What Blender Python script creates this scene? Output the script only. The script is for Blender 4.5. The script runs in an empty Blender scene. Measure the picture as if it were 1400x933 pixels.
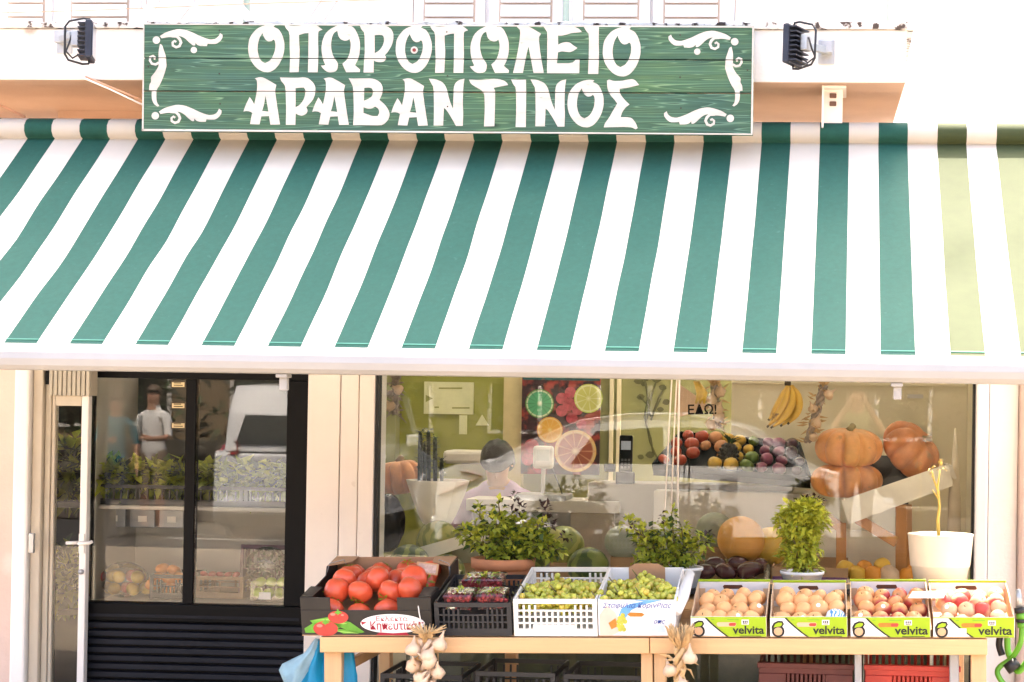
import bpy, math, random
from mathutils import Vector, Matrix, Euler
from mathutils.geometry import tessellate_polygon
R = math.radians
scn = bpy.context.scene
COL = scn.collection

# ------------------------------------------------------------------ camera
F_PX, DIST, EYE = 2635.0, 8.5, 1.6
YAW, ROLL, PITCH, CX, CY = 0.0721, 0.0154, 0.0115, 966.7, 514.3
_sy, _cy, _sp, _cp = math.sin(YAW), math.cos(YAW), math.sin(PITCH), math.cos(PITCH)
_sr, _cr = math.sin(ROLL), math.cos(ROLL)
V_R0 = Vector((_cy, _sy, 0))
V_F = Vector((-_sy * _cp, _cy * _cp, _sp))
V_U0 = Vector((_sy * _sp, -_cy * _sp, _cp))
CAM = Vector((0, -DIST, EYE))
cam_d = bpy.data.cameras.new('camera')
cam = bpy.data.objects.new('camera', cam_d)
COL.objects.link(cam)
scn.camera = cam
cam_d.sensor_width = 36
cam_d.lens = F_PX / 1400 * 36
cam_d.shift_x = (700 - CX) / 1400
cam_d.shift_y = (CY - 466.5) / 1400
cam_d.clip_start, cam_d.clip_end = 0.05, 500
r_ = _cr * V_R0 + _sr * V_U0
u_ = _cr * V_U0 - _sr * V_R0
m = Matrix.Identity(4)
for i in range(3):
    m[i][0], m[i][1], m[i][2], m[i][3] = r_[i], u_[i], -V_F[i], CAM[i]
cam.matrix_world = m

# ------------------------------------------------------------------ world, sun, exposure
SUN_EL, SUN_AZ = R(66), R(183)        # the sun stands behind the shop: the facade is in open shade, the street is sunlit
world = bpy.data.worlds.new('World')
scn.world = world
world.use_nodes = True
wn = world.node_tree
for n in list(wn.nodes):
    wn.nodes.remove(n)
sky = wn.nodes.new('ShaderNodeTexSky')
sky.sky_type = 'NISHITA'
sky.sun_disc = False
sky.sun_elevation = SUN_EL
sky.sun_rotation = math.pi - SUN_AZ
sky.air_density, sky.dust_density, sky.ozone_density = 1.0, 9.0, 0.2
bg = wn.nodes.new('ShaderNodeBackground')
bg.inputs['Strength'].default_value = 0.15
wo = wn.nodes.new('ShaderNodeOutputWorld')
wn.links.new(sky.outputs[0], bg.inputs[0])
wn.links.new(bg.outputs[0], wo.inputs[0])
sun_d = bpy.data.lights.new('sun', 'SUN')
sun_d.energy = 2.8
sun_d.angle = R(.5)
sun_d.color = (1.0, 0.89, 0.75)
sun = bpy.data.objects.new('sun', sun_d)
COL.objects.link(sun)
sdir = Vector((math.sin(SUN_AZ) * math.cos(SUN_EL), -math.cos(SUN_AZ) * math.cos(SUN_EL), math.sin(SUN_EL)))
sun.rotation_euler = (-sdir).to_track_quat('-Z', 'Y').to_euler()
sun.location = sdir * 30
scn.view_settings.view_transform = 'Standard'
scn.view_settings.look = 'None'
scn.view_settings.gamma = 1
scn.view_settings.use_curve_mapping = False
scn.view_settings.exposure = 3.25
scn.cycles.max_bounces = 10
scn.cycles.diffuse_bounces = 5
scn.cycles.transparent_max_bounces = 24

# ------------------------------------------------------------------ helpers
def at(px, py, Y):
    """world point at depth Y seen at photo pixel (px, py)"""
    a, b = px - CX, py - CY
    u = (_cr * a + _sr * b) / F_PX
    v = (-_sr * a + _cr * b) / F_PX
    d = V_F + V_R0 * u - V_U0 * v
    return CAM + d * ((Y + DIST) / d.y)
def ax(px, Y, py=550): return at(px, py, Y).x
def az(py, Y, px=900): return at(px, py, Y).z
def ppm(Y): return F_PX / (DIST + Y)

def S(r, g, b):
    f = lambda c: ((c / 255 + .055) / 1.055) ** 2.4 if c > 10 else c / 255 / 12.92
    return (f(r), f(g), f(b))

MATS = {}
def mat(name, col, rough=.6, var=.12, scale=6, bump=0., bscale=80, metal=0, spec=.4, coat=0, stretch=None,
        trans=0, tcol=None, sss=0, spots=None):
    if name in MATS: return MATS[name]
    M = bpy.data.materials.new(name); M.use_nodes = True
    nt = M.node_tree; N = nt.nodes; L = nt.links
    b = N['Principled BSDF']; out = N['Material Output']
    b.inputs['Roughness'].default_value = rough
    b.inputs['Metallic'].default_value = metal
    b.inputs['Specular IOR Level'].default_value = spec
    b.inputs['Coat Weight'].default_value = coat
    if sss:
        b.inputs['Subsurface Weight'].default_value = sss
        b.inputs['Subsurface Radius'].default_value = (.02, .008, .004)
    tc = N.new('ShaderNodeTexCoord')
    mp = N.new('ShaderNodeMapping')
    if stretch: mp.inputs['Scale'].default_value = stretch
    L.new(tc.outputs['Object'], mp.inputs['Vector'])
    nz = N.new('ShaderNodeTexNoise'); nz.inputs['Scale'].default_value = scale
    nz.inputs['Detail'].default_value = 6; nz.inputs['Roughness'].default_value = .62
    L.new(mp.outputs[0], nz.inputs['Vector'])
    rp = N.new('ShaderNodeValToRGB')
    rp.color_ramp.elements[0].position, rp.color_ramp.elements[1].position = .3, .7
    lo = tuple(max(0, c * (1 - var)) for c in col) + (1,)
    hi = tuple(min(.95, c * (1 + var)) for c in col) + (1,)
    rp.color_ramp.elements[0].color, rp.color_ramp.elements[1].color = lo, hi
    L.new(nz.outputs['Fac'], rp.inputs[0])
    csock = rp.outputs[0]
    if spots:                                    # (colour, scale, threshold): dirt and wear with a shape of its own
        n2 = N.new('ShaderNodeTexNoise'); n2.inputs['Scale'].default_value = spots[1]; n2.inputs['Detail'].default_value = 8
        L.new(mp.outputs[0], n2.inputs['Vector'])
        r2 = N.new('ShaderNodeValToRGB')
        r2.color_ramp.elements[0].position, r2.color_ramp.elements[1].position = spots[2], min(1, spots[2] + .08)
        L.new(n2.outputs['Fac'], r2.inputs[0])
        mx = N.new('ShaderNodeMixRGB'); mx.inputs[2].default_value = tuple(spots[0]) + (1,)
        L.new(r2.outputs[0], mx.inputs[0]); L.new(csock, mx.inputs[1]); csock = mx.outputs[0]
    L.new(csock, b.inputs['Base Color'])
    if bump:
        n3 = N.new('ShaderNodeTexNoise'); n3.inputs['Scale'].default_value = bscale; n3.inputs['Detail'].default_value = 5
        L.new(mp.outputs[0], n3.inputs['Vector'])
        bp = N.new('ShaderNodeBump'); bp.inputs['Strength'].default_value = bump; bp.inputs['Distance'].default_value = .01
        L.new(n3.outputs['Fac'], bp.inputs['Height']); L.new(bp.outputs[0], b.inputs['Normal'])
    if trans:
        tl = N.new('ShaderNodeBsdfTranslucent')
        if tcol: tl.inputs[0].default_value = tuple(tcol) + (1,)
        else: L.new(csock, tl.inputs[0])
        ms = N.new('ShaderNodeMixShader'); ms.inputs[0].default_value = trans
        L.new(b.outputs[0], ms.inputs[1]); L.new(tl.outputs[0], ms.inputs[2]); L.new(ms.outputs[0], out.inputs[0])
    MATS[name] = M
    return M

def glass(name, refl=.07, tint=(.97, .98, .97), rough=0.0):
    if name in MATS: return MATS[name]
    M = bpy.data.materials.new(name); M.use_nodes = True
    nt = M.node_tree; N = nt.nodes; L = nt.links
    N.remove(N['Principled BSDF'])
    t = N.new('ShaderNodeBsdfTransparent'); t.inputs[0].default_value = tint + (1,)
    g = N.new('ShaderNodeBsdfGlossy'); g.inputs['Roughness'].default_value = rough
    lw = N.new('ShaderNodeFresnel'); lw.inputs['IOR'].default_value = 1.5
    ml = N.new('ShaderNodeMath'); ml.operation = 'MULTIPLY'; ml.inputs[1].default_value = refl / .04; ml.use_clamp = True
    L.new(lw.outputs[0], ml.inputs[0])
    ms = N.new('ShaderNodeMixShader')
    L.new(ml.outputs[0], ms.inputs[0]); L.new(t.outputs[0], ms.inputs[1]); L.new(g.outputs[0], ms.inputs[2])
    L.new(ms.outputs[0], N['Material Output'].inputs[0])
    MATS[name] = M
    return M

class MB:
    """collects faces of one mesh"""
    def __init__(s): s.v = []; s.f = []; s.m = []; s.s = []
    def add(s, vs, fs, mi=0, smooth=False):
        o = len(s.v); s.v += [tuple(v) for v in vs]
        for f in fs:
            s.f.append([i + o for i in f]); s.m.append(mi); s.s.append(smooth)
    def box(s, x0, x1, y0, y1, z0, z1, mi=0, M=None):
        vs = [Vector((x, y, z)) for x in (x0, x1) for y in (y0, y1) for z in (z0, z1)]
        if M: vs = [M @ v for v in vs]
        s.add(vs, [(0, 1, 3, 2), (4, 6, 7, 5), (0, 4, 5, 1), (2, 3, 7, 6), (0, 2, 6, 4), (1, 5, 7, 3)], mi)
    def bar(s, a, b, w, h, mi=0, up=(0, 0, 1)):
        a, b = Vector(a), Vector(b); d = (b - a).normalized(); u = Vector(up)
        x = d.cross(u)
        if x.length < 1e-4: x = d.cross(Vector((0, 1, 0)))
        x.normalize(); y = x.cross(d)
        vs = [p + x * sx * w / 2 + y * sy * h / 2 for p in (a, b) for sx, sy in ((-1, -1), (1, -1), (1, 1), (-1, 1))]
        s.add(vs, [(0, 1, 2, 3), (7, 6, 5, 4), (0, 4, 5, 1), (1, 5, 6, 2), (2, 6, 7, 3), (3, 7, 4, 0)], mi)
    def tube(s, pts, r, n=8, mi=0, smooth=True, cap=True):
        pts = [Vector(p) for p in pts]; k = len(pts)
        rs = r if isinstance(r, (list, tuple)) else [r] * k
        vs = []; prev = None
        for i, p in enumerate(pts):
            d = (pts[min(i + 1, k - 1)] - pts[max(i - 1, 0)]).normalized()
            if prev is None:
                x = d.cross(Vector((0, 0, 1)))
                if x.length < .1: x = d.cross(Vector((1, 0, 0)))
            else: x = prev - d * prev.dot(d)
            x.normalize(); prev = x; y = d.cross(x)
            vs += [p + (x * math.cos(2 * math.pi * j / n) + y * math.sin(2 * math.pi * j / n)) * rs[i] for j in range(n)]
        fs = [(i * n + j, i * n + (j + 1) % n, (i + 1) * n + (j + 1) % n, (i + 1) * n + j) for i in range(k - 1) for j in range(n)]
        if cap: fs += [tuple(range(n - 1, -1, -1)), tuple(range((k - 1) * n, k * n))]
        s.add(vs, fs, mi, smooth)
    def lathe(s, prof, n=24, c=(0, 0, 0), mi=0, smooth=True, lobes=None, M=None):
        """prof: (radius, z) list; lobes(theta, t) scales the radius"""
        c = Vector(c); vs = []; k = len(prof)
        for i, (r, z) in enumerate(prof):
            for j in range(n):
                a = 2 * math.pi * j / n
                q = r * (lobes(a, i / (k - 1)) if lobes else 1)
                p = Vector((q * math.cos(a), q * math.sin(a), z))
                vs.append(c + (M @ p if M else p))
        fs = [(i * n + j, i * n + (j + 1) % n, (i + 1) * n + (j + 1) % n, (i + 1) * n + j) for i in range(k - 1) for j in range(n)]
        if prof[0][0] > 1e-5: fs.append(tuple(range(n - 1, -1, -1)))
        if prof[-1][0] > 1e-5: fs.append(tuple(range((k - 1) * n, k * n)))
        s.add(vs, fs, mi, smooth)
    def ball(s, c, r, n=12, m=8, mi=0, M=None, lobes=None):
        r = r if isinstance(r, (list, tuple)) else (r, r, r)
        c = Vector(c); vs = []
        for i in range(m + 1):
            t = math.pi * i / m
            for j in range(n):
                a = 2 * math.pi * j / n
                q = lobes(a, t) if lobes else 1
                p = Vector((r[0] * math.sin(t) * math.cos(a) * q, r[1] * math.sin(t) * math.sin(a) * q, -r[2] * math.cos(t)))
                vs.append(c + (M @ p if M else p))
        fs = [(i * n + j, i * n + (j + 1) % n, (i + 1) * n + (j + 1) % n, (i + 1) * n + j) for i in range(m) for j in range(n)]
        s.add(vs, fs, mi, True)
    def poly(s, pts, n, mi=0):
        """thick plate: polygon pts (3D, in order) pushed along n"""
        pts = [Vector(p) for p in pts]; n = Vector(n); k = len(pts)
        tr = tessellate_polygon([pts])
        s.add(pts + [p + n for p in pts], [t for t in tr] + [(t[2] + k, t[1] + k, t[0] + k) for t in tr] +
              [(i, (i + 1) % k, (i + 1) % k + k, i + k) for i in range(k)], mi)
    def sheet(s, pts, mi=0):
        s.add(pts, [tuple(range(len(pts)))], mi)
    def flat(s, loops, mi=0):
        """flat polygon with holes, list of loops of 3D points"""
        loops = [[Vector(p) for p in l] for l in loops]
        s.add([p for l in loops for p in l], tessellate_polygon(loops), mi)
    def leaf(s, p, d, up, ln, w, mi=0, curl=.25):
        d = Vector(d).normalized(); up = Vector(up)
        x = d.cross(up)
        if x.length < .05: x = d.cross(Vector((1, .3, 0)))
        x.normalize(); n = x.cross(d).normalized(); p = Vector(p)
        a = p; b = p + d * ln * .4 + n * ln * .08; t = p + d * ln - n * ln * curl
        l = p + d * ln * .45 - x * w * .5 + n * ln * .14; r = p + d * ln * .45 + x * w * .5 + n * ln * .14
        s.add([a, b, t, l, r], [(0, 1, 3), (1, 2, 3), (0, 4, 1), (1, 4, 2)], mi, True)
    def build(s, name, mats, parent=None, bevel=0, loc=None, rot=None, seg=2):
        me = bpy.data.meshes.new(name)
        me.from_pydata(s.v, [], s.f)
        for mm in (mats if isinstance(mats, (list, tuple)) else [mats]): me.materials.append(mm)
        me.polygons.foreach_set('material_index', s.m)
        me.polygons.foreach_set('use_smooth', s.s)
        me.update()
        return obj(name, me, parent, loc, rot, bevel, seg)

def obj(name, me, parent=None, loc=None, rot=None, bevel=0, seg=2):
    o = bpy.data.objects.new(name, me); COL.objects.link(o)
    if parent: o.parent = parent
    if loc is not None: o.location = loc
    if rot is not None: o.rotation_euler = rot
    if bevel:
        bm_ = o.modifiers.new('bevel', 'BEVEL'); bm_.width = bevel; bm_.segments = seg; bm_.limit_method = 'ANGLE'
        bm_.angle_limit = R(40)
    return o
def tag(o, label, cat, group=None, kind=None):
    o['label'] = label; o['category'] = cat
    if group: o['group'] = group
    if kind: o['kind'] = kind
    return o
def thing(name, label, cat, loc=(0, 0, 0), rot=(0, 0, 0), group=None):
    o = bpy.data.objects.new(name, None); COL.objects.link(o)
    o.location = loc; o.rotation_euler = rot; o.empty_display_size = .1
    return tag(o, label, cat, group)
def struct(o): o['kind'] = 'structure'; return o
def copy_tree(o, parent=None):
    c = o.copy(); COL.objects.link(c); c.parent = parent
    for ch in list(o.children): copy_tree(ch, c)
    return c
TEXTS = {}
FONT = None
def text_mesh(txt, size=1.0, bold=0, shear=0):
    key = (txt, size, bold, shear)
    if key not in TEXTS:
        cu = bpy.data.curves.new('lettering', 'FONT'); cu.body = txt; cu.size = size; cu.offset = bold; cu.shear = shear
        cu.align_x = 'CENTER'; cu.align_y = 'CENTER'; cu.resolution_u = 3
        o = bpy.data.objects.new('lettering', cu); COL.objects.link(o)
        bpy.context.view_layer.update()
        dg = bpy.context.evaluated_depsgraph_get()
        me = bpy.data.meshes.new_from_object(o.evaluated_get(dg))
        bpy.data.objects.remove(o); bpy.data.curves.remove(cu)
        TEXTS[key] = me
    return TEXTS[key].copy()
def lettering(txt, size, M, parent, loc, rot=(R(90), 0, 0), bold=0, shear=0, sx=1, label=None):
    me = text_mesh(txt, size, bold, shear); me.materials.clear(); me.materials.append(M)
    if sx != 1:
        for v in me.vertices: v.co.x *= sx
    o = obj('lettering', me, parent, loc, rot)
    if label: o['label'] = label
    return o
ORD = ['first', 'second', 'third', 'fourth', 'fifth', 'sixth', 'seventh', 'eighth', 'ninth', 'tenth', 'eleventh', 'twelfth']
# ------------------------------------------------------------------ materials
WHITE = mat('white_plaster', (.78, .74, .70), .8, .05, 3, .15, 60)
WHITE2 = mat('white_render', (.62, .60, .57), .85, .04, 2, .2, 90)
SLABM = mat('slab_paint', (.60, .58, .56), .8, .05, 2.5, .25, 40, spots=((.36, .29, .24), 4, .66))
MOULD = mat('mouldy_edge', (.74, .70, .66), .9, .15, 10, .5, 60, spots=((.06, .045, .04), 24, .52))
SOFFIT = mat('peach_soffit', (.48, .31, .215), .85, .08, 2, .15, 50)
PINKW = mat('pinkish_wall', (.60, .45, .38), .85, .1, 1.5, .2, 50, spots=((.72, .62, .56), 1.2, .58))
PIER = mat('pier_paint', (.75, .67, .60), .6, .06, 2, .10, 30, spots=((.58, .48, .41), 9, .69))
PEACHU = mat('peach_upper_wall', (.72, .60, .50), .85, .05, 2)
SHUT = mat('shutter_paint', (.66, .62, .58), .5, .04, 3)
FRAMEW = mat('white_aluminium', (.74, .71, .68), .35, .04, 3)
CREAMF = mat('cream_aluminium', (.50, .44, .35), .4, .08, 4)
ROLLB = mat('roller_box_cream', (.42, .38, .30), .5, .1, 4)
BLACK = mat('black_metal', (.004, .004, .0045), .5, .2, 8, spec=.1)
BLACKG = mat('black_gasket', (.008, .008, .008), .6, .1, 8)
SLATE = mat('slate_metal', (.009, .010, .015), .5, .25, 5, spec=.15)
TEAL = mat('teal_cloth', (.0082, .068, .049), .85, .10, 40, .14, 500, trans=.18, spots=((.016, .085, .064), 38, .66))
TEALSUN = mat('sun_tinted_cloth', (.040, .053, .017), .85, .08, 14, .12, 500, trans=.2)  # right-hand green stripes: yellowish sunlit tone put into the cloth colour
CLOTHW = mat('white_cloth', (.54, .495, .435), .85, .04, 5, .12, 500, trans=.25, spots=((.44, .385, .32), 7, .68))
BARW = mat('white_bar', (.265, .26, .255), .4, .06, 3)
GALV = mat('galvanised', (.35, .36, .37), .4, .2, 10, metal=.7)
STEELG = mat('grey_steel', (.30, .30, .31), .4, .1, 8, metal=.4)
PAINTW = mat('sign_white_paint', (.43, .41, .375), .6, .16, 14, .15, 120, spots=((.22, .30, .24), 34, .655), stretch=(.5, 1, 2))
PAVE = mat('pavement', (.32, .26, .19), .9, .2, 6, .2, 60)
ASPH = mat('asphalt', (.030, .028, .026), .9, .2, 3, .3, 80)
FLOORM = mat('shop_floor_tile', (.34, .30, .26), .35, .1, 3)
GREENWALL = mat('green_wall', (.27, .275, .055), .7, .06, 2)
CREAMW = mat('cream_wall', (.78, .70, .50), .75, .05, 2)
PALEGREEN = mat('pale_green_wall', (.29, .29, .125), .7, .05, 2)
CEIL = mat('ceiling_paint', (.75, .73, .68), .8, .03, 2)
GLASS = glass('window_glass', .028, (.96, .97, .95))
GLASSF = glass('fridge_glass', .026)
GLASSD = glass('door_glass', .03)

def sign_wood():
    M = bpy.data.materials.new('green_stained_wood'); M.use_nodes = True
    nt = M.node_tree; N = nt.nodes; L = nt.links; b = N['Principled BSDF']
    b.inputs['Roughness'].default_value = .55; b.inputs['Specular IOR Level'].default_value = .3
    tc = N.new('ShaderNodeTexCoord'); geo = N.new('ShaderNodeObjectInfo')
    ad = N.new('ShaderNodeVectorMath'); ad.operation = 'MULTIPLY_ADD'
    ad.inputs[1].default_value = (1, 1, 1)
    cmb = N.new('ShaderNodeCombineXYZ')
    mu = N.new('ShaderNodeMath'); mu.operation = 'MULTIPLY'; mu.inputs[1].default_value = 37
    L.new(geo.outputs['Random'], mu.inputs[0]); L.new(mu.outputs[0], cmb.inputs[0]); L.new(mu.outputs[0], cmb.inputs[2])
    L.new(tc.outputs['Object'], ad.inputs[0]); L.new(cmb.outputs[0], ad.inputs[2])
    mp = N.new('ShaderNodeMapping'); mp.inputs['Scale'].default_value = (.45, 1, 13)
    L.new(ad.outputs[0], mp.inputs[0])
    n1 = N.new('ShaderNodeTexNoise'); n1.inputs['Scale'].default_value = 1.6; n1.inputs['Detail'].default_value = 2
    n1.inputs['Distortion'].default_value = .25
    L.new(mp.outputs[0], n1.inputs[0])
    sc_ = N.new('ShaderNodeMath'); sc_.operation = 'MULTIPLY'; sc_.inputs[1].default_value = 13
    L.new(n1.outputs['Fac'], sc_.inputs[0])
    fr = N.new('ShaderNodeMath'); fr.operation = 'FRACT'; L.new(sc_.outputs[0], fr.inputs[0])
    ra = N.new('ShaderNodeValToRGB'); e = ra.color_ramp.elements
    e[0].position, e[0].color = 0, (.019, .056, .040, 1)
    e[1].position, e[1].color = .8, (.031, .084, .058, 1)
    e3 = e.new(.93); e3.color = (.085, .165, .12, 1)
    e4 = e.new(1.); e4.color = (.019, .056, .040, 1)
    L.new(fr.outputs[0], ra.inputs[0])
    n2 = N.new('ShaderNodeTexNoise'); n2.inputs['Scale'].default_value = 3; n2.inputs['Detail'].default_value = 5
    L.new(ad.outputs[0], n2.inputs[0])
    r2 = N.new('ShaderNodeValToRGB'); r2.color_ramp.elements[0].position, r2.color_ramp.elements[1].position = .42, .72
    r2.color_ramp.elements[0].color, r2.color_ramp.elements[1].color = (1, 1, 1, 1), (1.7, 1.45, .95, 1)
    L.new(n2.outputs['Fac'], r2.inputs[0])
    mx = N.new('ShaderNodeMixRGB'); mx.blend_type = 'MULTIPLY'; mx.inputs[0].default_value = 1
    L.new(ra.outputs[0], mx.inputs[1]); L.new(r2.outputs[0], mx.inputs[2])
    # scattered dark knots
    vo = N.new('ShaderNodeTexVoronoi'); vo.inputs['Scale'].default_value = 2.3
    mk = N.new('ShaderNodeMapping'); mk.inputs['Scale'].default_value = (.8, 1, 2.2); L.new(ad.outputs[0], mk.inputs[0]); L.new(mk.outputs[0], vo.inputs[0])
    rk = N.new('ShaderNodeValToRGB'); rk.color_ramp.elements[0].position, rk.color_ramp.elements[1].position = .03, .075
    rk.color_ramp.elements[0].color, rk.color_ramp.elements[1].color = (.12, .2, .2, 1), (1, 1, 1, 1)
    L.new(vo.outputs['Distance'], rk.inputs[0])
    mk2 = N.new('ShaderNodeMixRGB'); mk2.blend_type = 'MULTIPLY'; mk2.inputs[0].default_value = .8
    L.new(mx.outputs[0], mk2.inputs[1]); L.new(rk.outputs[0], mk2.inputs[2])
    L.new(mk2.outputs[0], b.inputs['Base Color'])
    bp = N.new('ShaderNodeBump'); bp.inputs['Strength'].default_value = .25; bp.inputs['Distance'].default_value = .004
    L.new(fr.outputs[0], bp.inputs['Height']); L.new(bp.outputs[0], b.inputs['Normal'])
    return M
SIGNW = sign_wood()

# ------------------------------------------------------------------ ground and street
FY = 0.60                                   # facade plane
def ground(name, x0, x1, y0, y1, z, M):
    q = MB(); q.sheet([(x0, y0, z), (x1, y0, z), (x1, y1, z), (x0, y1, z)]); return struct(q.build(name, M))
ground('ground', -60, 60, -70, 30, -.16, ASPH)
q = MB(); q.box(-30, 30, -9.15, .56, -.15, 0); struct(q.build('pavement', PAVE, bevel=.02))
q = MB(); q.box(-30, 30, -20, -15.2, -.15, 0); struct(q.build('far_pavement', mat('far_paving', (.12, .10, .08), .9, .2, 5), bevel=.02))
q = MB()
for k in range(-6, 7): q.sheet([(k * 4, -12.42, -.156), (k * 4 + 2, -12.42, -.156), (k * 4 + 2, -12.3, -.156), (k * 4, -12.3, -.156)])
struct(q.build('road_marking', WHITE2))

# ------------------------------------------------------------------ shop building
bld = thing('shop_building', 'white greengrocer shop building with peach balcony soffit above the striped awning', 'building', (0, 0, 0))
ZW = 2.70                                   # top of the shop front, hidden behind the awning roll
ZT = 2.98                                   # soffit height
def bbox(name, x0, x1, y0, y1, z0, z1, M, bevel=0, parent=bld):
    q = MB(); q.box(x0, x1, y0, y1, z0, z1); return q.build(name, M, parent, bevel)
xl = -5.2
XP0, XP1 = ax(46, FY), ax(25, FY)           # left column
x_door0, x_pier0, x_pier1 = ax(60, FY), ax(419, FY, 700), ax(513, FY, 640)
x_win1, x_fr1 = ax(1333, FY, 620), ax(1351, FY, 620)
bbox('left_wall', xl, XP1 - .002, FY, FY + .25, 0, ZW, PINKW)
bbox('column', XP1, XP0, FY - .05, FY + .25, 0, ZW, FRAMEW, .012)
bbox('door_frame', XP0 + .002, x_door0, FY - .015, FY + .10, 0, 2.05, CREAMF, .006)
bbox('door_frame', x_door0 + .002, x_door0 + .03, FY + .015, FY + .10, 0, 2.05, CREAMF, .004)
# roller box above the door leaf
q = MB(); x0, x1 = ax(67, FY), ax(124, FY); n = 9
z0, z1 = az(541, FY, 90), az(470, FY, 90)
for i in range(n):
    a = x0 + (x1 - x0) * i / n; q.box(a + .003, a + (x1 - x0) / n - .003, FY - .012, FY, z0, z1)
q.box(x0, x1, FY, FY + .08, z0, z1)
q.build('roller_box', ROLLB, bld, .002)
bbox('roller_slot', x0 - .018, x0 - .006, FY - .004, FY + .02, az(526, FY, 70), az(500, FY, 70), BLACK)
bbox('lintel', x_door0, x_pier0 - .002, FY + .10, FY + .25, 2.16, ZT, SOFFIT)
# pier of three boards
xs = [x_pier0, ax(465.5, FY, 640), ax(491, FY, 640), x_pier1]
for i in range(3):
    bbox('pier_board', xs[i] + .0025, xs[i + 1] - .0025, FY - .02 - .006 * (i == 2), FY, 0, ZW, PIER, .004)
bbox('pier', x_pier0 + .004, x_pier1 - .004, FY + .001, FY + .22, 0, ZW, WHITE)
# right hand wall and window frame
bbox('window_gasket', x_pier1 + .001, x_pier1 + .014, FY - .012, FY + .05, .12, ZW, BLACKG)
bbox('window_gasket', x_win1 - .012, x_win1 - .001, FY + .0, FY + .05, .12, ZW, BLACKG)
bbox('window_frame', x_win1, x_fr1, FY - .03, FY + .08, 0, ZW, FRAMEW, .01)
bbox('window_frame', x_pier1, x_win1 - .002, FY - .02, FY + .08, 0, .119, FRAMEW, .006)
bbox('right_wall', x_fr1 + .004, ax(1392, FY), FY - .01, FY + .25, 0, ZW, WHITE)
bbox('right_pilaster', ax(1392, FY) + .003, 2.6, FY - .06, FY + .25, 0, ZW, PINKW, .02)
bbox('window_pane', x_pier1 + .012, x_win1 - .010, FY + .018, FY + .026, .121, ZW, GLASS)
# balcony slab
SY = -0.22
sx1 = ax(1239, SY, 80)
q = MB()
sl = [(xl, SY), (sx1, SY), (sx1 - .03, 1.3), (xl, 1.3)]
za, zb = az(112, SY, 700), az(40, SY, 700)
q.add([(x, y, z) for z in (za, zb) for x, y in sl],
      [(0, 3, 2, 1), (4, 5, 6, 7), (0, 1, 5, 4), (1, 2, 6, 5), (2, 3, 7, 6), (3, 0, 4, 7)])
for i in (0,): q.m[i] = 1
q.build('balcony_slab', [SLABM, SOFFIT], bld, .008)
# ragged mouldy top edge of the slab
q = MB(); rr = random.Random(4); n = 160; tops = []; 
for i in range(n + 1):
    x = xl + (sx1 + .03 - xl) * i / n
    tops.append((x, zb + .031 + rr.uniform(-.006, .007)))
vs = []
for x, z in tops: vs += [(x, SY - .018, zb + .001), (x, SY - .022, z - .006), (x, SY + .0, z), (x, 1.2, z)]
fs = [(4 * i + k, 4 * i + 4 + k, 4 * i + 5 + k, 4 * i + 1 + k) for i in range(n) for k in range(3)]
fs += [(4 * i, 4 * i + 3, 4 * i + 7, 4 * i + 4) for i in range(n)]
q.add(vs, fs); q.build('slab_edge', MOULD, bld)
# upper floor behind the balcony
UY = 1.25
for (p0, p1, M) in ((-80, 195, SHUT), (195, 562, PEACHU), (562, 1004, SHUT), (1004, 1224, PEACHU)):
    bbox('upper_wall', ax(p0, UY, 15) + .002, ax(p1, UY, 15) - .002, UY + .05, UY + .2, zb + .03, 10.5, PEACHU if M is PEACHU else WHITE)
def shutter(p0, p1):
    x0, x1 = ax(p0, UY, 15), ax(p1, UY, 15)
    o = bbox('shutter', x0, x1, UY + .02, UY + .048, zb + .05, 4.9, SHUT, .004)
    bbox('shutter_shade', x0 + (x1 - x0) * .16 - .01, x1 - (x1 - x0) * .16 + .01, UY + .0185, UY + .0199, zb + .052, 4.3, mat('shutter_gap', (.42, .32, .24), .8), 0, o)
    w = (x1 - x0)
    for lx0, lx1 in ((x0 + w * .16, x1 - w * .16),):
        z = zb + .05
        while z < 4.2:
            s_ = MB(); s_.box(lx0, lx1, UY + .004, UY + .0183, z + .010, z + .071)
            s_.build('slat', SHUT, o, .004); z += .072
for a in ((0, 68), (80, 190), (565, 662), (668, 768), (782, 888), (892, 998)): shutter(*a)
wt = thing('balcony_lattice', 'white crossed slats standing against the peach wall above the green sign', 'lattice', (0, 0, 0))
for px, dx in ((205, 12), (268, -22), (330, -18), (424, 14), (446, 14), (478, -16), (504, -14), (250, 16)):
    q = MB(); q.bar(at(px + dx, -8, UY - .1), at(px - dx, 34, UY - .1), .045, .02, up=(0, 1, 0)); q.build('slat', SHUT, wt)
for px, c in ((337, 'white downpipe at the left of the peach wall above the sign'), (774, 'pale green downpipe between the white shutters'), (1216, 'green grey post at the right end of the balcony')):
    q = MB(); p = at(px, 15, UY - .06); q.tube([(p.x, p.y, zb + .02), (p.x, p.y, 5)], .016 if px < 1000 else .014, 10)
    tag(q.build('downpipe' if px < 1000 else 'post', mat('pipe_green', (.42, .52, .44), .5)), c, 'pipe' if px < 1000 else 'post')
# neighbouring white wall on the right
nb = thing('neighbour_building', 'plain bright white wall of the next building right of the balcony', 'building', (0, 0, 0))
bbox('wall', ax(1222, 1.6, 80), 5, 1.6, 2.0, ZT + .02, 4.5, WHITE2, 0, nb)

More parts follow.
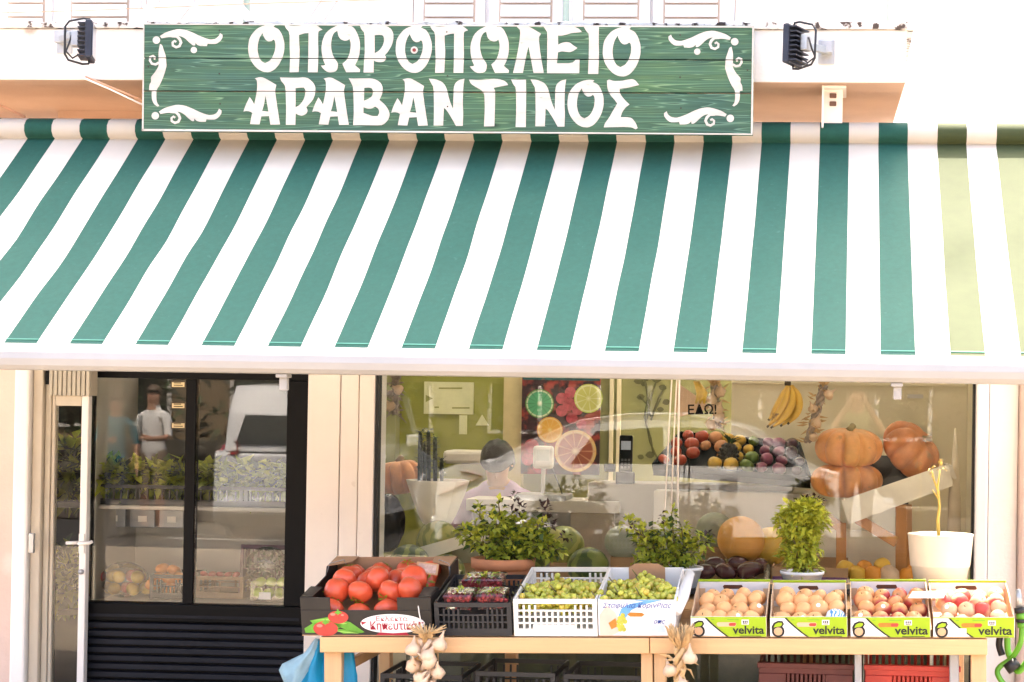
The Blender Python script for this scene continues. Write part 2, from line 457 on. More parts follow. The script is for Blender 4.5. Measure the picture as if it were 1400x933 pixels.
# interior of the shop
RX0, RX1, RY1, RZ1 = -4.6, ax(1352, FY), 4.3, 2.75
ground('shop_floor', RX0, RX1, FY + .02, RY1 + 1.5, .02, FLOORM)
bbox('ceiling', RX0, RX1, FY + .26, 1.5, RZ1, RZ1 + .1, CEIL)
bbox('ceiling', RX0, RX1, 4.0, RY1, RZ1, RZ1 + .1, CEIL)
OPAL = mat('opal_fill_panel', (.8, .8, .78), .6, .02, 2, trans=.36)  # unseen diffusing panels added to the ceiling to brighten the shop interior
for i in range(5):
    w_ = (RX1 - RX0) / 5; bbox('added_fill_panel', RX0 + i * w_ + .02, RX0 + (i + 1) * w_ - .02, 1.502, 3.998, RZ1 + .03, RZ1 + .034, OPAL)
    if i: bbox('added_panel_bar', RX0 + i * w_ - .018, RX0 + i * w_ + .018, 1.502, 3.998, RZ1, RZ1 + .06, FRAMEW)
bbox('side_wall', RX0 - .1, RX0, FY + .26, RY1, .02, RZ1, CREAMW)
bbox('side_wall', RX1 + .001, RX1 + .1, FY + .26, RY1, .02, RZ1, CREAMW)
GY = 3.3
gx0, gx1 = ax(547, GY), ax(690, GY)
bbox('green_back_wall', gx0, gx1, GY, GY + .15, .02, RZ1, GREENWALL)
bbox('pale_column', RX0, gx0 - .002, GY - .1, GY + .05, .02, RZ1, PALEGREEN)
bbox('door_trim', gx1 + .002, ax(716, GY), GY - .05, GY + .1, .02, RZ1, mat('yellow_trim', (.55, .46, .25), .6))
bbox('cream_back_wall', ax(716, GY) + .002, ax(1000, GY), GY + .02, GY + .2, .02, RZ1, PALEGREEN)
for p in (836, 846): bbox('wall_trim', ax(p - 3, GY), ax(p + 3, GY), GY + .0, GY + .019, .02, RZ1, CREAMW, .004)
CWY = 2.2
bbox('cream_partition', ax(1000, CWY), RX1 - .001, CWY, CWY + .12, .02, RZ1, CREAMW)
bbox('partition_rail', ax(1000, CWY), RX1 - .002, CWY - .02, CWY - .001, az(527, CWY, 1150), az(519, CWY, 1150), CREAMW, .004)

# ------------------------------------------------------------------ awning
AX0, AP = -3.6827, .2538
AWY0, AWZ0, AWY1, AWZ1 = -.10, 2.7186, -1.4308, 1.768
aw = thing('awning', 'green and white striped awning sloping out over the shop front under the sign', 'awning', (0, 0, 0))
prof = [(-.045, 2.806), (-.085, 2.812), (-.118, 2.800), (-.138, 2.775), (-.138, 2.748), (-.122, 2.727), (-.100, 2.719)]
nv = 22
for i in range(1, nv + 1):
    t = i / nv; prof.append((AWY0 + (AWY1 - AWY0) * t, AWZ0 + (AWZ1 - AWZ0) * t - .022 * math.sin(math.pi * t) ** 1.1))
edges = []
k0, k1 = -4, 20
for k in range(k0, k1): edges += [(AX0 + AP * k, True, k), (AX0 + AP * (k + .497), False, k)]
AXL, AXR = edges[0][0], AX0 + AP * k1
q = MB(); sub = 2; xs = []; mids = []
for j, (x, g, k) in enumerate(edges):
    x2 = edges[j + 1][0] if j + 1 < len(edges) else AXR
    for s_ in range(sub):
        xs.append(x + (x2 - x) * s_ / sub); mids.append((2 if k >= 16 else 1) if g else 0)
xs.append(AXR); P = len(prof); rr = random.Random(9)
wav = [rr.uniform(-.004, .004) for _ in xs]
vs = [(x, y, z + wav[j] * math.sin(math.pi * max(0, i - 6) / (P - 7)) + ((.003 * math.sin(x * 9 + i) + .006 * math.sin(x * 3.1 + i * .45) + .003 * math.sin(x * 19 + .8 * i) + .003 * math.sin(x * 7.3 - .5 * i)) * (1 - abs(2 * (i - 6) / (P - 7) - 1)) if 6 < i < P - 1 else 0)) for j, x in enumerate(xs) for i, (y, z) in enumerate(prof)]
for j in range(len(xs) - 1):
    q.add([], []); 
    for i in range(P - 1):
        q.f.append([j * P + i, (j + 1) * P + i, (j + 1) * P + i + 1, j * P + i + 1]); q.m.append(mids[j]); q.s.append(i != 6)
q.v = vs
q.build('cloth', [CLOTHW, TEAL, TEALSUN], aw)
# hem, seam line and front bar
q = MB(); q.sheet([(AXL, AWY1, AWZ1 + .0), (AXR, AWY1, AWZ1 + .0), (AXR, AWY1 - .03, AWZ1 - .022), (AXL, AWY1 - .03, AWZ1 - .022)])
q.build('hem', CLOTHW, aw)
for k in range(k0, k1):
    xa, xb = AX0 + AP * k, AX0 + AP * (k + .497); t = .985
    y, z = AWY0 + (AWY1 - AWY0) * t, AWZ0 + (AWZ1 - AWZ0) * t
    q = MB(); q.bar((xa, y, z + .001), (xb, y, z + .001), .006, .003, up=(0, -.58, .81)); q.build('seam', mat('seam_thread', (.05, .19, .14), .8), aw)
q = MB()
pr = [(-1.415, 1.752), (-1.455, 1.750), (-1.475, 1.735), (-1.482, 1.71), (-1.478, 1.685), (-1.462, 1.668), (-1.415, 1.666)]
q.add([(x, y, z) for x in (AXL, AXR) for y, z in pr], [(i, i + 7, (i + 1) % 7 + 7, (i + 1) % 7) for i in range(7)] + [tuple(range(7)), tuple(range(13, 6, -1))], 0)
q.build('front_bar', BARW, aw, .003)
for px in (388, 1226):
    p = at(px, 520, -1.42); q = MB(); q.box(p.x - .022, p.x + .022, -1.455, -1.39, 1.652, 1.667); q.box(p.x - .012, p.x + .018, -1.44, -1.41, 1.605, 1.653)
    q.build('arm_bracket', BARW, aw, .004)
    s_ = 1 if px < 700 else -1
    q = MB(); q.bar((p.x, -1.41, 1.70), (p.x + s_ * .42, -.75, 2.12), .035, .05); q.bar((p.x + s_ * .42, -.75, 2.12), (p.x + s_ * .02, -.02, 2.62), .04, .055)
    q.build('arm', BARW, aw, .005)
q = MB(); q.box(AXL, AXR, -.04, .02, 2.70, 2.80); q.build('back_rail', BARW, aw)
# soffit bracket
q = MB(); p = at(1138, 140, -.06); zt = za
q.box(p.x - .04, p.x + .045, -.10, -.085, 2.78, zt + .02); q.box(p.x - .045, p.x - .036, -.16, .10, 2.78, zt); q.box(p.x - .045, p.x + .06, -.17, .12, zt - .012, zt - .002)
br = q.build('soffit_bracket', PIER, aw, .003)
for dz in (.10, .135):
    q = MB(); q.box(p.x - .012, p.x + .018, -.112, -.1005, 2.78 + dz, 2.80 + dz); q.build('bolt', mat('rusty_bolt', (.12, .06, .04), .7), br, .003)

# ------------------------------------------------------------------ sign
SGY = -.315
sg = thing('shop_sign', 'green wooden plank sign with white hand painted Greek letters above the awning', 'sign', at(194, 180, SGY))
sg0 = Vector(sg.location)
def sp(px, py, dy=0.): return at(px, py, SGY) - sg0 + Vector((0, dy, 0))
def edge(py_l, py_r, px): return py_l + (py_r - py_l) * (px - 195) / 835
def xL(py): return 196 - (py - 33) * 2 / 147
def xR(py): return 1030.8 - (py - 36) * 1.8 / 149
rows = [(32.5, 35.8, 78.6, 81.6), (80.2, 83.2, 123.6, 126.8), (125.2, 128.6, 179.2, 184.6)]
rr = random.Random(3)
for (a0, a1, b0, b1) in rows:
    q = MB(); top = [(px, edge(a0, a1, px) + rr.uniform(-.3, .3)) for px in (xL(a0), 330, 480, 640, 800, 930, xR(a1))]
    bot = [(px, edge(b0, b1, px) + rr.uniform(-.3, .3)) for px in (xR(b1), 930, 800, 640, 480, 330, xL(b0))]
    q.poly([sp(x, y) for x, y in top + bot], (0, .03, 0)); q.build('plank', SIGNW, sg, .002)
q = MB()
for px in (300, 610, 930): a, b = sp(px, 45, .045), sp(px, 172, .045); q.bar(a, b, .05, .026, up=(0, 1, 0))
q.build('back_batten', SIGNW, sg)
SCREW = mat('rusty_screw', (.03, .022, .015), .6)
for (px, py) in ((300, 42), (611, 44), (930, 48), (300, 101), (612, 104), (930, 106), (301, 142), (612, 146), (931, 148), (203, 91), (1022, 96)):
    q = MB(); p = sp(px, py); q.tube([p + Vector((0, -.002, 0)), p + Vector((0, .004, 0))], .0035, 8); q.build('screw', SCREW, sg)
E2 = -.0022
q = MB()
def strip(pts, w0, w1=None): 
    pass
q.sheet([sp(194.0, 179.4, E2), sp(1029, 184.7, E2), sp(1029, 183.0, E2), sp(194.0, 176.6, E2)])
q.sheet([sp(194.2, 179.0, E2), sp(196.6, 178.6, E2), sp(197.6, 33, E2), sp(196.1, 33, E2)])
q.sheet([sp(1029.2, 184.0, E2), sp(1031, 36.0, E2), sp(1028.6, 37.5, E2), sp(1026.6, 182.0, E2)])
q.sheet([sp(196.2, 32.6, E2), sp(196.2, 34.0, E2), sp(1030, 38.2, E2), sp(1030.6, 36, E2)])
q.build('painted_edge', PAINTW, sg)
gaps = [(79.4, 82.4), (124.4, 127.7)]
def clip(poly, f, keep):                      # keep side of line y = f(x)
    out = []
    for i in range(len(poly)):
        a, b = poly[i], poly[(i + 1) % len(poly)]
        da, db = (a[1] - f(a[0])) * keep, (b[1] - f(b[0])) * keep
        if da >= 0: out.append(a)
        if da * db < 0:
            t = da / (da - db); out.append((a[0] + (b[0] - a[0]) * t, a[1] + (b[1] - a[1]) * t))
    return out
def paint(name, loops, parent=sg, dy=-.0018, M=PAINTW, label=None):
    """flat paint on the planks, interrupted at the joints"""
    flat = [p for l in loops for p in l]
    tris = tessellate_polygon([[Vector((x, y, 0)) for x, y in l] for l in loops])
    q = MB(); h = .55
    for t in tris:
        p0 = [flat[i] for i in t]; g = [lambda x, a=a: edge(a[0], a[1], x) for a in gaps]
        bands = [[(lambda x: g[0](x) - h, -1)], [(lambda x: g[0](x) + h, 1), (lambda x: g[1](x) - h, -1)], [(lambda x: g[1](x) + h, 1)]]
        for bd in bands:
            p = p0
            for f, s_ in bd:
                p = clip(p, f, s_)
                if len(p) < 3: break
            if len(p) >= 3: q.sheet([sp(x, y, dy) for x, y in p])
    o = q.build(name, M, parent)
    if label: o['label'] = label
    return o
def smooth(l, it=1):
    for _ in range(it):
        o = []
        for i in range(len(l)):
            a, b = l[i], l[(i + 1) % len(l)]; c = l[i - 1]
            # cut only blunt corners
            v1 = (a[0] - c[0], a[1] - c[1]); v2 = (b[0] - a[0], b[1] - a[1])
            cs = (v1[0] * v2[0] + v1[1] * v2[1]) / (math.hypot(*v1) * math.hypot(*v2) + 1e-9)
            if cs > .6:
                o += [(a[0] * .8 + c[0] * .2, a[1] * .8 + c[1] * .2), (a[0] * .8 + b[0] * .2, a[1] * .8 + b[1] * .2)]
            else: o.append(a)
        l = o
    return l
def L_(off, pts, dx=0, dy=0, s=1):
    return smooth([(off[0] + dx + p[0] * s / 10, off[1] + dy + p[1] * s / 10) for p in pts])
O_o = [(300,105),(380,88),(445,92),(462,100),(440,120),(515,155),(560,230),(590,330),(590,440),(565,540),(515,640),(450,710),(380,742),(300,735),(230,700),(170,640),(120,560),(95,460),(97,370),(110,285),(150,215),(215,145)]
O_i = [(290,205),(250,270),(228,350),(222,440),(240,530),(275,590),(325,618),(390,585),(430,530),(460,450),(470,370),(460,310),(440,295),(415,315),(370,322),(330,295),(300,240)]
PI_ = [(590,92),(610,90),(690,112),(800,105),(900,90),(980,82),(1040,105),(1112,160),(1060,178),(1052,200),(1050,300),(1055,500),(1045,742),(912,742),(918,500),(920,205),(860,210),(790,232),(792,350),(800,450),(785,740),(660,742),(668,550),(662,400),(660,195),(610,140)]
OM = [(325,660),(360,660),(385,650),(350,570),(335,480),(332,400),(345,320),(380,230),(450,160),(540,115),(620,92),(690,90),(700,100),(690,120),(745,120),(790,160),(830,240),(855,320),(860,420),(850,510),(825,590),(790,655),(860,715),(855,750),(670,752),(640,690),(618,635),(680,580),(715,500),(730,420),(732,350),(715,295),(690,315),(650,322),(600,305),(565,265),(548,185),(505,210),(475,270),(462,360),(468,450),(495,540),(560,630),(550,710),(520,745),(440,755),(390,735),(345,690)]
RH1 = [(218,98),(260,105),(400,105),(520,100),(590,110),(650,150),(680,210),(680,290),(660,370),(600,470),(560,510),(580,530),(575,570),(545,600),(490,605),(440,595),(412,580),(410,745),(272,745),(278,600),(290,450),(285,200),(245,160)]
RH1i = [(425,235),(425,480),(480,450),(530,390),(552,320),(550,260),(530,235),(480,230)]
RH2 = [(530,62),(600,65),(760,68),(860,60),(920,75),(990,140),(1015,200),(1010,290),(980,370),(890,470),(910,515),(890,560),(830,588),(780,575),(745,555),(740,712),(610,710),(615,500),(605,200),(590,160),(545,110)]
RH2i = [(742,210),(745,350),(742,470),(790,445),(840,390),(870,320),(880,235),(855,200),(800,202)]
LA = [(968,120),(985,105),(1080,102),(1130,115),(1200,155),(1298,215),(1265,270),(1290,500),(1335,752),(1195,752),(1160,560),(1127,390),(1110,450),(1075,620),(1050,752),(915,752),(960,560),(1000,350),(1018,170)]
EP = [(-70,115),(0,120),(150,112),(260,105),(360,120),(420,150),(455,190),(400,198),(320,205),(240,228),(180,242),(130,240),(132,365),(180,340),(240,328),(290,335),(340,375),(395,410),(340,450),(290,468),(240,462),(180,455),(130,470),(115,620),(320,618),(380,565),(425,560),(420,755),(-20,755),(-15,200),(-25,180)]
IO1 = [(480,118),(560,118),(690,118),(685,300),(690,500),(680,765),(540,765),(550,550),(555,220),(520,185)]
IO2 = [(888,90),(1000,95),(1092,92),(1095,300),(1090,742),(950,740),(960,500),(955,200),(920,160)]
AL = [(185,75),(250,58),(300,62),(380,105),(480,165),(462,240),(475,340),(495,480),(530,705),(398,708),(380,590),(275,595),(250,705),(120,700),(150,545),(110,525),(65,520),(30,530),(60,440),(115,330),(145,370),(178,430),(205,300),(220,200),(215,100)]
ALi = [(332,315),(350,400),(372,530),(330,525),(285,520),(310,440)]
BE = [(68,72),(110,78),(250,75),(380,75),(450,95),(510,140),(535,200),(530,280),(490,370),(560,430),(610,500),(632,570),(610,640),(560,695),(510,718),(300,715),(130,715),(140,500),(130,200),(110,150)]
BE1 = [(282,205),(350,200),(390,215),(405,260),(385,325),(330,360),(278,380)]
BE2 = [(272,470),(330,490),(380,490),(430,460),(475,490),(490,540),(465,590),(400,592),(330,570),(270,545)]
NU = [(-235,80),(-150,85),(-60,120),(-20,160),(10,220),(45,370),(95,495),(100,350),(105,200),(125,140),(180,95),(252,80),(235,180),(228,400),(235,560),(228,725),(135,725),(60,590),(0,500),(-30,480),(-40,720),(-170,720),(-165,500),(-170,200),(-205,140)]
TA = [(312,92),(350,92),(450,98),(560,90),(640,80),(720,85),(790,105),(825,130),(850,165),(800,175),(720,190),(650,205),(672,250),(668,500),(660,730),(518,732),(530,500),(525,310),(510,270),(480,235),(400,190),(340,150)]
SI = [(800,105),(830,90),(890,112),(1000,110),(1080,92),(1150,85),(1190,105),(1238,165),(1170,182),(1080,205),(975,218),(970,260),(1000,320),(1060,390),(1108,432),(1060,465),(1010,530),(985,605),(1080,605),(1140,618),(1190,680),(1220,755),(1190,772),(1140,745),(1060,738),(900,742),(755,745),(770,690),(830,610),(880,520),(940,420),(905,370),(860,320),(830,275),(805,210)]
A1, A2, B1, B2 = (330, 25), (610, 25), (330, 100), (470, 100)
letters = [
 ([L_(A1, O_o), L_(A1, O_i)]), ([L_(A1, PI_)]), ([L_(A2, OM, -203.5, -1)]), ([L_((470, 25), RH1), L_((470, 25), RH1i)]),
 ([L_(A1, O_o, 201.5, 1), L_(A1, O_i, 201.5, 1)]), ([L_(A1, PI_, 199, .8)]), ([L_(A2, OM)]), ([L_(A2, LA)]), ([L_((750, 25), EP)]),
 ([L_((750, 25), IO1)]), ([L_((750, 25), O_o, 64.2, 2.6, 1.045), L_((750, 25), O_i, 64.2, 2.6, 1.045)]),
 ([L_(B1, AL), L_(B1, ALi)]), ([L_(B1, RH2), L_(B1, RH2i)]), ([L_(B1, AL, 94, .4), L_(B1, ALi, 94, .4)]),
 ([L_(B2, BE), L_(B2, BE1), L_(B2, BE2)]), ([L_(B1, AL, 202, 1.5), L_(B1, ALi, 202, 1.5)]), ([L_((610, 100), NU)]), ([L_((610, 100), TA)]),
 ([L_((610, 100), IO2)]), ([L_((610, 100), NU, 139, 1)]), ([L_((750, 100), O_o, 16.4, .5), L_((750, 100), O_i, 16.4, .5)]), ([L_((750, 100), SI)])]
for lp in letters: paint('letter', lp)
def circ(x, y, r, n=14): return [(x + r * math.cos(2 * math.pi * i / n), y + r * math.sin(2 * math.pi * i / n)) for i in range(n)]
SCR = [(290,195),(360,150),(450,120),(540,100),(640,112),(740,150),(830,195),(920,230),(980,245),(1050,235),(1095,195),(1110,155),(1145,180),(1145,220),(1110,270),(1060,305),(980,305),(940,300),(930,335),(850,335),(800,320),(775,290),(770,325),(740,325),(690,285),(640,235),(590,205),(530,190),(480,212),(400,212),(310,228)]
CUR = [(450,195),(520,200),(560,240),(578,285),(555,335),(510,350),(465,325),(462,285),(490,262),(512,280)]
VER = [(290,305),(320,320),(345,400),(370,470),(375,560),(380,600),(360,680),(335,755),(290,860),(250,920),(240,960),(240,1050),(250,1110),(280,1150),(255,1160),(210,1130),(180,1070),(175,1000),(178,940),(140,935),(145,860),(170,820),(165,760),(180,740),(230,680),(275,600),(270,500),(270,400)]
VCU = [(275,560),(230,585),(180,575),(152,530),(157,482),(195,466),(224,490),(212,518)]
def stroke(pts, w):
    l, r = [], []
    for i, p in enumerate(pts):
        a, b = pts[max(0, i - 1)], pts[min(len(pts) - 1, i + 1)]; d = math.hypot(b[0] - a[0], b[1] - a[1]); ww = w * (1 - .35 * i / len(pts))
        nx, ny = -(b[1] - a[1]) / d * ww / 2, (b[0] - a[0]) / d * ww / 2
        l.append((p[0] + nx, p[1] + ny)); r.append((p[0] - nx, p[1] - ny))
    return l + r[::-1]
T0 = (190, 30)
def orn(f, pts): return [f(*p) for p in pts]
tl = lambda x, y: (190 + x / 10, 30 + y / 10)
bl_ = lambda x, y: (188.5 + x / 10, 133.4 + y / 10)
tr = lambda x, y: (895 + (1335 - x) / 10, 32.2 + y / 10)
vr = lambda x, y: (895 + (1342 - x) / 10, 33 + y * .955 / 10 + 2)
brr = lambda x, y: (895 + (1275 - x) / 10, 137 + y / 10)
for f in (tl, bl_, tr, brr):
    paint('scroll_ornament', [smooth(orn(f, SCR))]); paint('scroll_ornament', [orn(f, stroke(CUR, 42))], dy=-.0024)
    x, y = f(240, 252); paint('painted_dot', [circ(x, y, 5.2)])
    if f in (tl, tr): x, y = f(752, 388); paint('painted_dot', [circ(x, y, 4.4)])
for f in (tl, vr):
    paint('scroll_ornament', [smooth(orn(f, VER))]); paint('scroll_ornament', [orn(f, stroke(VCU, 36))], dy=-.0024)
paint('painted_dot', [circ(566.5, 68.8, 5)], label='white ringed red dot inside the second round letter')
paint('painted_dot', [circ(566.5, 68.8, 2.6)], dy=-.003, M=mat('dark_red_paint', (.16, .02, .02), .6), label='dark red centre dot')

# ------------------------------------------------------------------ floodlights
NAVY = mat('navy_housing', (.009, .012, .024), .45, .3, 20, .1, 90)
BROWNF = mat('sunlit_brown_housing', (.05, .03, .022), .5, .3, 20)
LENS = mat('floodlight_lens', (.03, .045, .09), .15, .1, 6, coat=.6)
CABLE = mat('black_cable', (.012, .012, .014), .5)
def floodlight(px, py, side, label):
    c = at(px, py, SY - .24)
    t = thing('floodlight', label, 'floodlight', c, (0, R(2) * side, R(105) if side > 0 else R(-114)), 'floodlights either side of the sign')
    t.scale = (.84, .84, .84)
    # local: lens faces -y (towards the sign after rotation), fins behind
    q = MB(); q.box(-.085, .085, -.022, .012, -.098, .098); q.build('housing', NAVY, t, .008)
    q = MB(); q.box(-.072, .072, -.026, -.0225, -.084, .084); q.build('lens', LENS, t, .002)
    for i in range(8):
        z = -.083 + i * .0235; q = MB(); q.box(-.074, .074, .0125, .05, z - .0035, z + .0035); q.build('cooling_fin', NAVY, t, .0015)
    q = MB(); q.tube([(0, .0, -.099), (0, .0, -.115), (0, .03, -.118), (0, .10, -.10), (0, .118, -.07), (0, .12, .07), (0, .10, .10), (0, .03, .118), (0, .0, .115), (0, 0, .099)], .006, 8)
    q.build('bracket', CABLE, t)
    q = MB(); q.box(-.03, .03, .05, .085, -.03, .05); q.build('junction_box', GALV, t, .004)
    q = MB(); q.tube([(.01, .05, .04), (.015, .09, .03), (.0, .10, -.02), (-.02, .11, -.06), (.0, .08, -.09), (.01, .04, -.06)], .005, 7); q.build('cable', CABLE, t)
    wp = MB(); wm = Matrix.Translation(Vector((0, 0, 0)))
    return t
fl = floodlight(122, 57, 1, 'navy floodlight on the white slab left of the green sign')
fr = floodlight(1085, 63, -1, 'navy floodlight on the white slab right of the green sign')
for (px, py, M) in ((89, 58, GALV), (1130, 72, GALV)):
    p = at(px, py, SY); s_ = -1 if px > 700 else 1
    q = MB(); q.box(p.x - .035, p.x + .035, SY - .006, SY - .001, p.z - .052, p.z + .052); q.box(p.x - .022, p.x + .024, SY - .07, SY - .0061, p.z - .012, p.z + .040)
    q.bar((p.x, SY - .05, p.z), (p.x + s_ * .10, SY - .17, p.z), .022, .03)
    w = q.build('wall_mount', M, None, .003); par = fl if px < 700 else fr
    w.parent = par; bpy.context.view_layer.update(); w.matrix_parent_inverse = par.matrix_world.inverted()
WIRE = mat('tan_wire', (.52, .28, .17), .6)
def wire(pts, r, label, M=WIRE, cat='cable'):
    q = MB(); q.tube(pts, r, 6); return tag(q.build('cable', M), label, cat)
wire([at(-40, 19, -.30), at(120, 14.5, -.30), at(350, 5, -.30), at(620, -3, -.3)], .0022, 'thin tan cable crossing above the slab at top left')
wire([at(103, 93, SY - .02), at(106, 103, SY - .02), at(117, 108, SY - .015), at(150, 122, SY - .01), at(200, 146, SY - .01)], .0045, 'white flex from the left floodlight running behind the sign', PIER)
wire([at(117, 105, SY - .012), at(158, 122, SY - .012), at(198, 139, SY - .012)], .004, 'tan cable running down from the left floodlight behind the sign')
wire([at(-30, 134, .0), at(6, 147, .0), at(34, 160, -.02)], .006, 'tan cable hanging under the soffit at the far left')
# ------------------------------------------------------------------ door leaf and fridge
DL = thing('glass_door', 'narrow cream framed glass door with a lever handle at the far left', 'door', (x_door0 + .032, FY + .045, .03), (0, 0, R(-1)))
LW, LH = ax(122.5, FY + .05, 700) - x_door0 - .034, az(541, FY + .05, 90) - .03
q = MB(); q.box(0, .016, -.02, .02, 0, LH); q.build('stile', CREAMF, DL, .003)
q = MB(); q.box(LW - .036, LW, -.022, .022, 0, LH); q.build('stile', FRAMEW, DL, .005)
q = MB(); q.box(.0165, LW - .0365, -.02, .02, LH - .05, LH); q.build('rail', CREAMF, DL, .004)
q = MB(); q.box(.0165, LW - .0365, -.02, .02, 0, .09); q.build('rail', CREAMF, DL, .004)
q = MB(); q.box(.0165, LW - .0365, -.004, .004, .091, LH - .051); q.build('pane', GLASSD, DL)
hz = az(742, FY + .05, 122) - .03
q = MB(); q.box(LW - .034, LW - .006, -.031, -.0225, hz - .05, hz + .045); q.tube([(LW - .02, -.03, hz), (LW - .02, -.062, hz), (LW - .005, -.07, hz), (LW + .036, -.068, hz + .004), (LW + .044, -.055, hz + .010)], .0085, 8); q.build('handle', FRAMEW, DL, .002)
q = MB(); q.tube([(LW - .04, -.005, hz), (LW - .05, -.03, hz), (LW - .095, -.034, hz - .002)], .0085, 8); q.build('thumb_turn', FRAMEW, DL)
q = MB(); q.tube([(LW - .02, -.022, hz - .14), (LW - .02, -.034, hz - .14)], .013, 12); q.build('lock', GALV, DL)
q = MB(); p = at(44, 742, FY - .06); q.box(p.x - .012, p.x + .012, FY - .075, FY - .051, p.z - .05, p.z + .045)
q.build('strike_plate', GALV, bld, .003)

FRY = .74
fg = thing('display_fridge', 'black framed display fridge with two sliding glass doors and ribbed dark base', 'fridge', (0, 0, 0))
fx0, fx1 = ax(119, FRY, 700), ax(421, FRY, 700)
zA, zB, zC, zD = az(503, FRY, 300), az(519, FRY, 300), az(826, FRY, 300), az(851, FRY, 300)
def fbox(name, x0, x1, y0, y1, z0, z1, M, bevel=.003, par=fg):
    q = MB(); q.box(x0, x1, y0, y1, z0, z1); return q.build(name, M, par, bevel)
fbox('top_rail', fx0, fx1, FRY - .03, FRY + .06, zB, zA + .12, BLACK)
m0, m1 = ax(254.5, FRY, 650), ax(268.5, FRY, 650)
e0 = ax(393, FRY, 650)
fbox('mullion', m0, m1, FRY - .025, FRY + .03, zC, zB - .002, BLACK)
fbox('side_post', e0, fx1, FRY - .03, FRY + .06, zC, zB - .002, BLACK)
fbox('side_post', fx0 - .02, ax(124, FRY, 650), FRY - .03, FRY + .06, zC, zB - .002, BLACK)
fbox('ledge', fx0, fx1, FRY - .045, FRY + .06, zD, zC - .002, BLACK, .006)
fbox('ledge_trim', fx0 + .02, fx1 - .02, FRY - .0485, FRY - .0455, zD + .02, zD + .035, SLATE)
z = zD - .004; k = 0
while z > .12:
    h = .040
    q = MB(); q.poly([(fx0, FRY - .02, z), (fx0, FRY - .042, z - .006), (fx0, FRY - .045, z - h * .72), (fx0, FRY - .02, z - h * .86)], (fx1 - fx0, 0, 0))
    q.build('slat', SLATE, fg, .002); z -= h
fbox('base', fx0, fx1, FRY - .019, FRY + .7, .03, zD, BLACK)
fbox('pane', ax(124, FRY, 650) + .001, m0 - .001, FRY + .004, FRY + .010, zC + .001, zB - .003, GLASSF, 0)
fbox('pane', m1 + .001, e0 - .001, FRY - .012, FRY - .006, zC + .001, zB - .003, GLASSF, 0)
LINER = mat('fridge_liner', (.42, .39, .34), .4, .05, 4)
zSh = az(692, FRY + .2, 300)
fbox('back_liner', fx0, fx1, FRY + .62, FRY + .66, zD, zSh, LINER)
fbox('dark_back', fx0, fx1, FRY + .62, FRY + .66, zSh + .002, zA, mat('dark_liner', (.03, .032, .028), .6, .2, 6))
fbox('side_liner', fx0, fx0 + .015, FRY + .061, FRY + .619, zD, zA, LINER)
fbox('side_liner', fx1 - .015, fx1, FRY + .061, FRY + .619, zD, zA, LINER)
fbox('floor_liner', fx0 + .016, fx1 - .016, FRY + .061, FRY + .619, zD, zC - .003, LINER)
zS = az(692, FRY + .2, 300)
fbox('shelf', fx0 + .016, fx1 - .016, FRY + .10, FRY + .60, zS - .02, zS, LINER)
# small tags taped on the mullion side
for i, (pa, pb) in enumerate(((521, 531), (550, 560), (577, 587))):
    a, b = at(234, pa, FRY - .002), at(254, pb, FRY - .002)
    s_ = MB(); s_.box(a.x, b.x, FRY - .0045, FRY + .003, b.z, a.z)
    o = s_.build('price_tag', mat('tag_border', (.05, .035, .02), .6)); tag(o, ['topmost', 'middle', 'lowest'][i] + ' of the three small yellow tags on the left fridge glass', 'tag', 'tags on the fridge glass')
    s_ = MB(); s_.box(a.x + .006, b.x - .006, FRY - .0055, FRY - .0047, b.z + .006, a.z - .006); s_.build('paper', mat('tag_paper', (.62, .50, .28), .7), o)
    for j in range(2):
        s_ = MB(); zz = b.z + .012 + j * .011; s_.box(a.x + .014, b.x - .014 - .008 * j, FRY - .0062, FRY - .0056, zz, zz + .004); s_.build('print_line', BLACK, o)

# ------------------------------------------------------------------ foliage helpers and colours
LEAFL = mat('leaf_light', (.46, .49, .06), .5, .3, 30, trans=.4)
LEAFM = mat('leaf_mid', (.29, .35, .04), .5, .3, 30, trans=.35)
LEAFD = mat('leaf_dark', (.035, .07, .016), .5, .3, 30, trans=.15)
LEAFR = mat('leaf_purple', (.035, .016, .018), .5, .3, 30)
STEM = mat('plant_stem', (.14, .12, .04), .7, .2, 20)
def crown(q, clumps, ln, w, rng, mi=(0, 1), ctr=None):
    for (c, r, n) in clumps:
        c = Vector(c)
        for _ in range(n):
            d = Vector((rng.gauss(0, 1), rng.gauss(0, 1), rng.gauss(0, 1))).normalized()
            p = c + Vector((d.x * r[0], d.y * r[1], d.z * r[2])) * rng.uniform(.35, 1.0)
            dr = (d + Vector((rng.uniform(-.7, .7), rng.uniform(-.7, .7), rng.uniform(-.3, .7)))).normalized()
            s_ = rng.uniform(.65, 1.2)
            q.leaf(p, dr, (rng.uniform(-.5, .5), rng.uniform(-.5, .5), 1), ln * s_, w * s_, rng.choice(mi), rng.uniform(.05, .45))
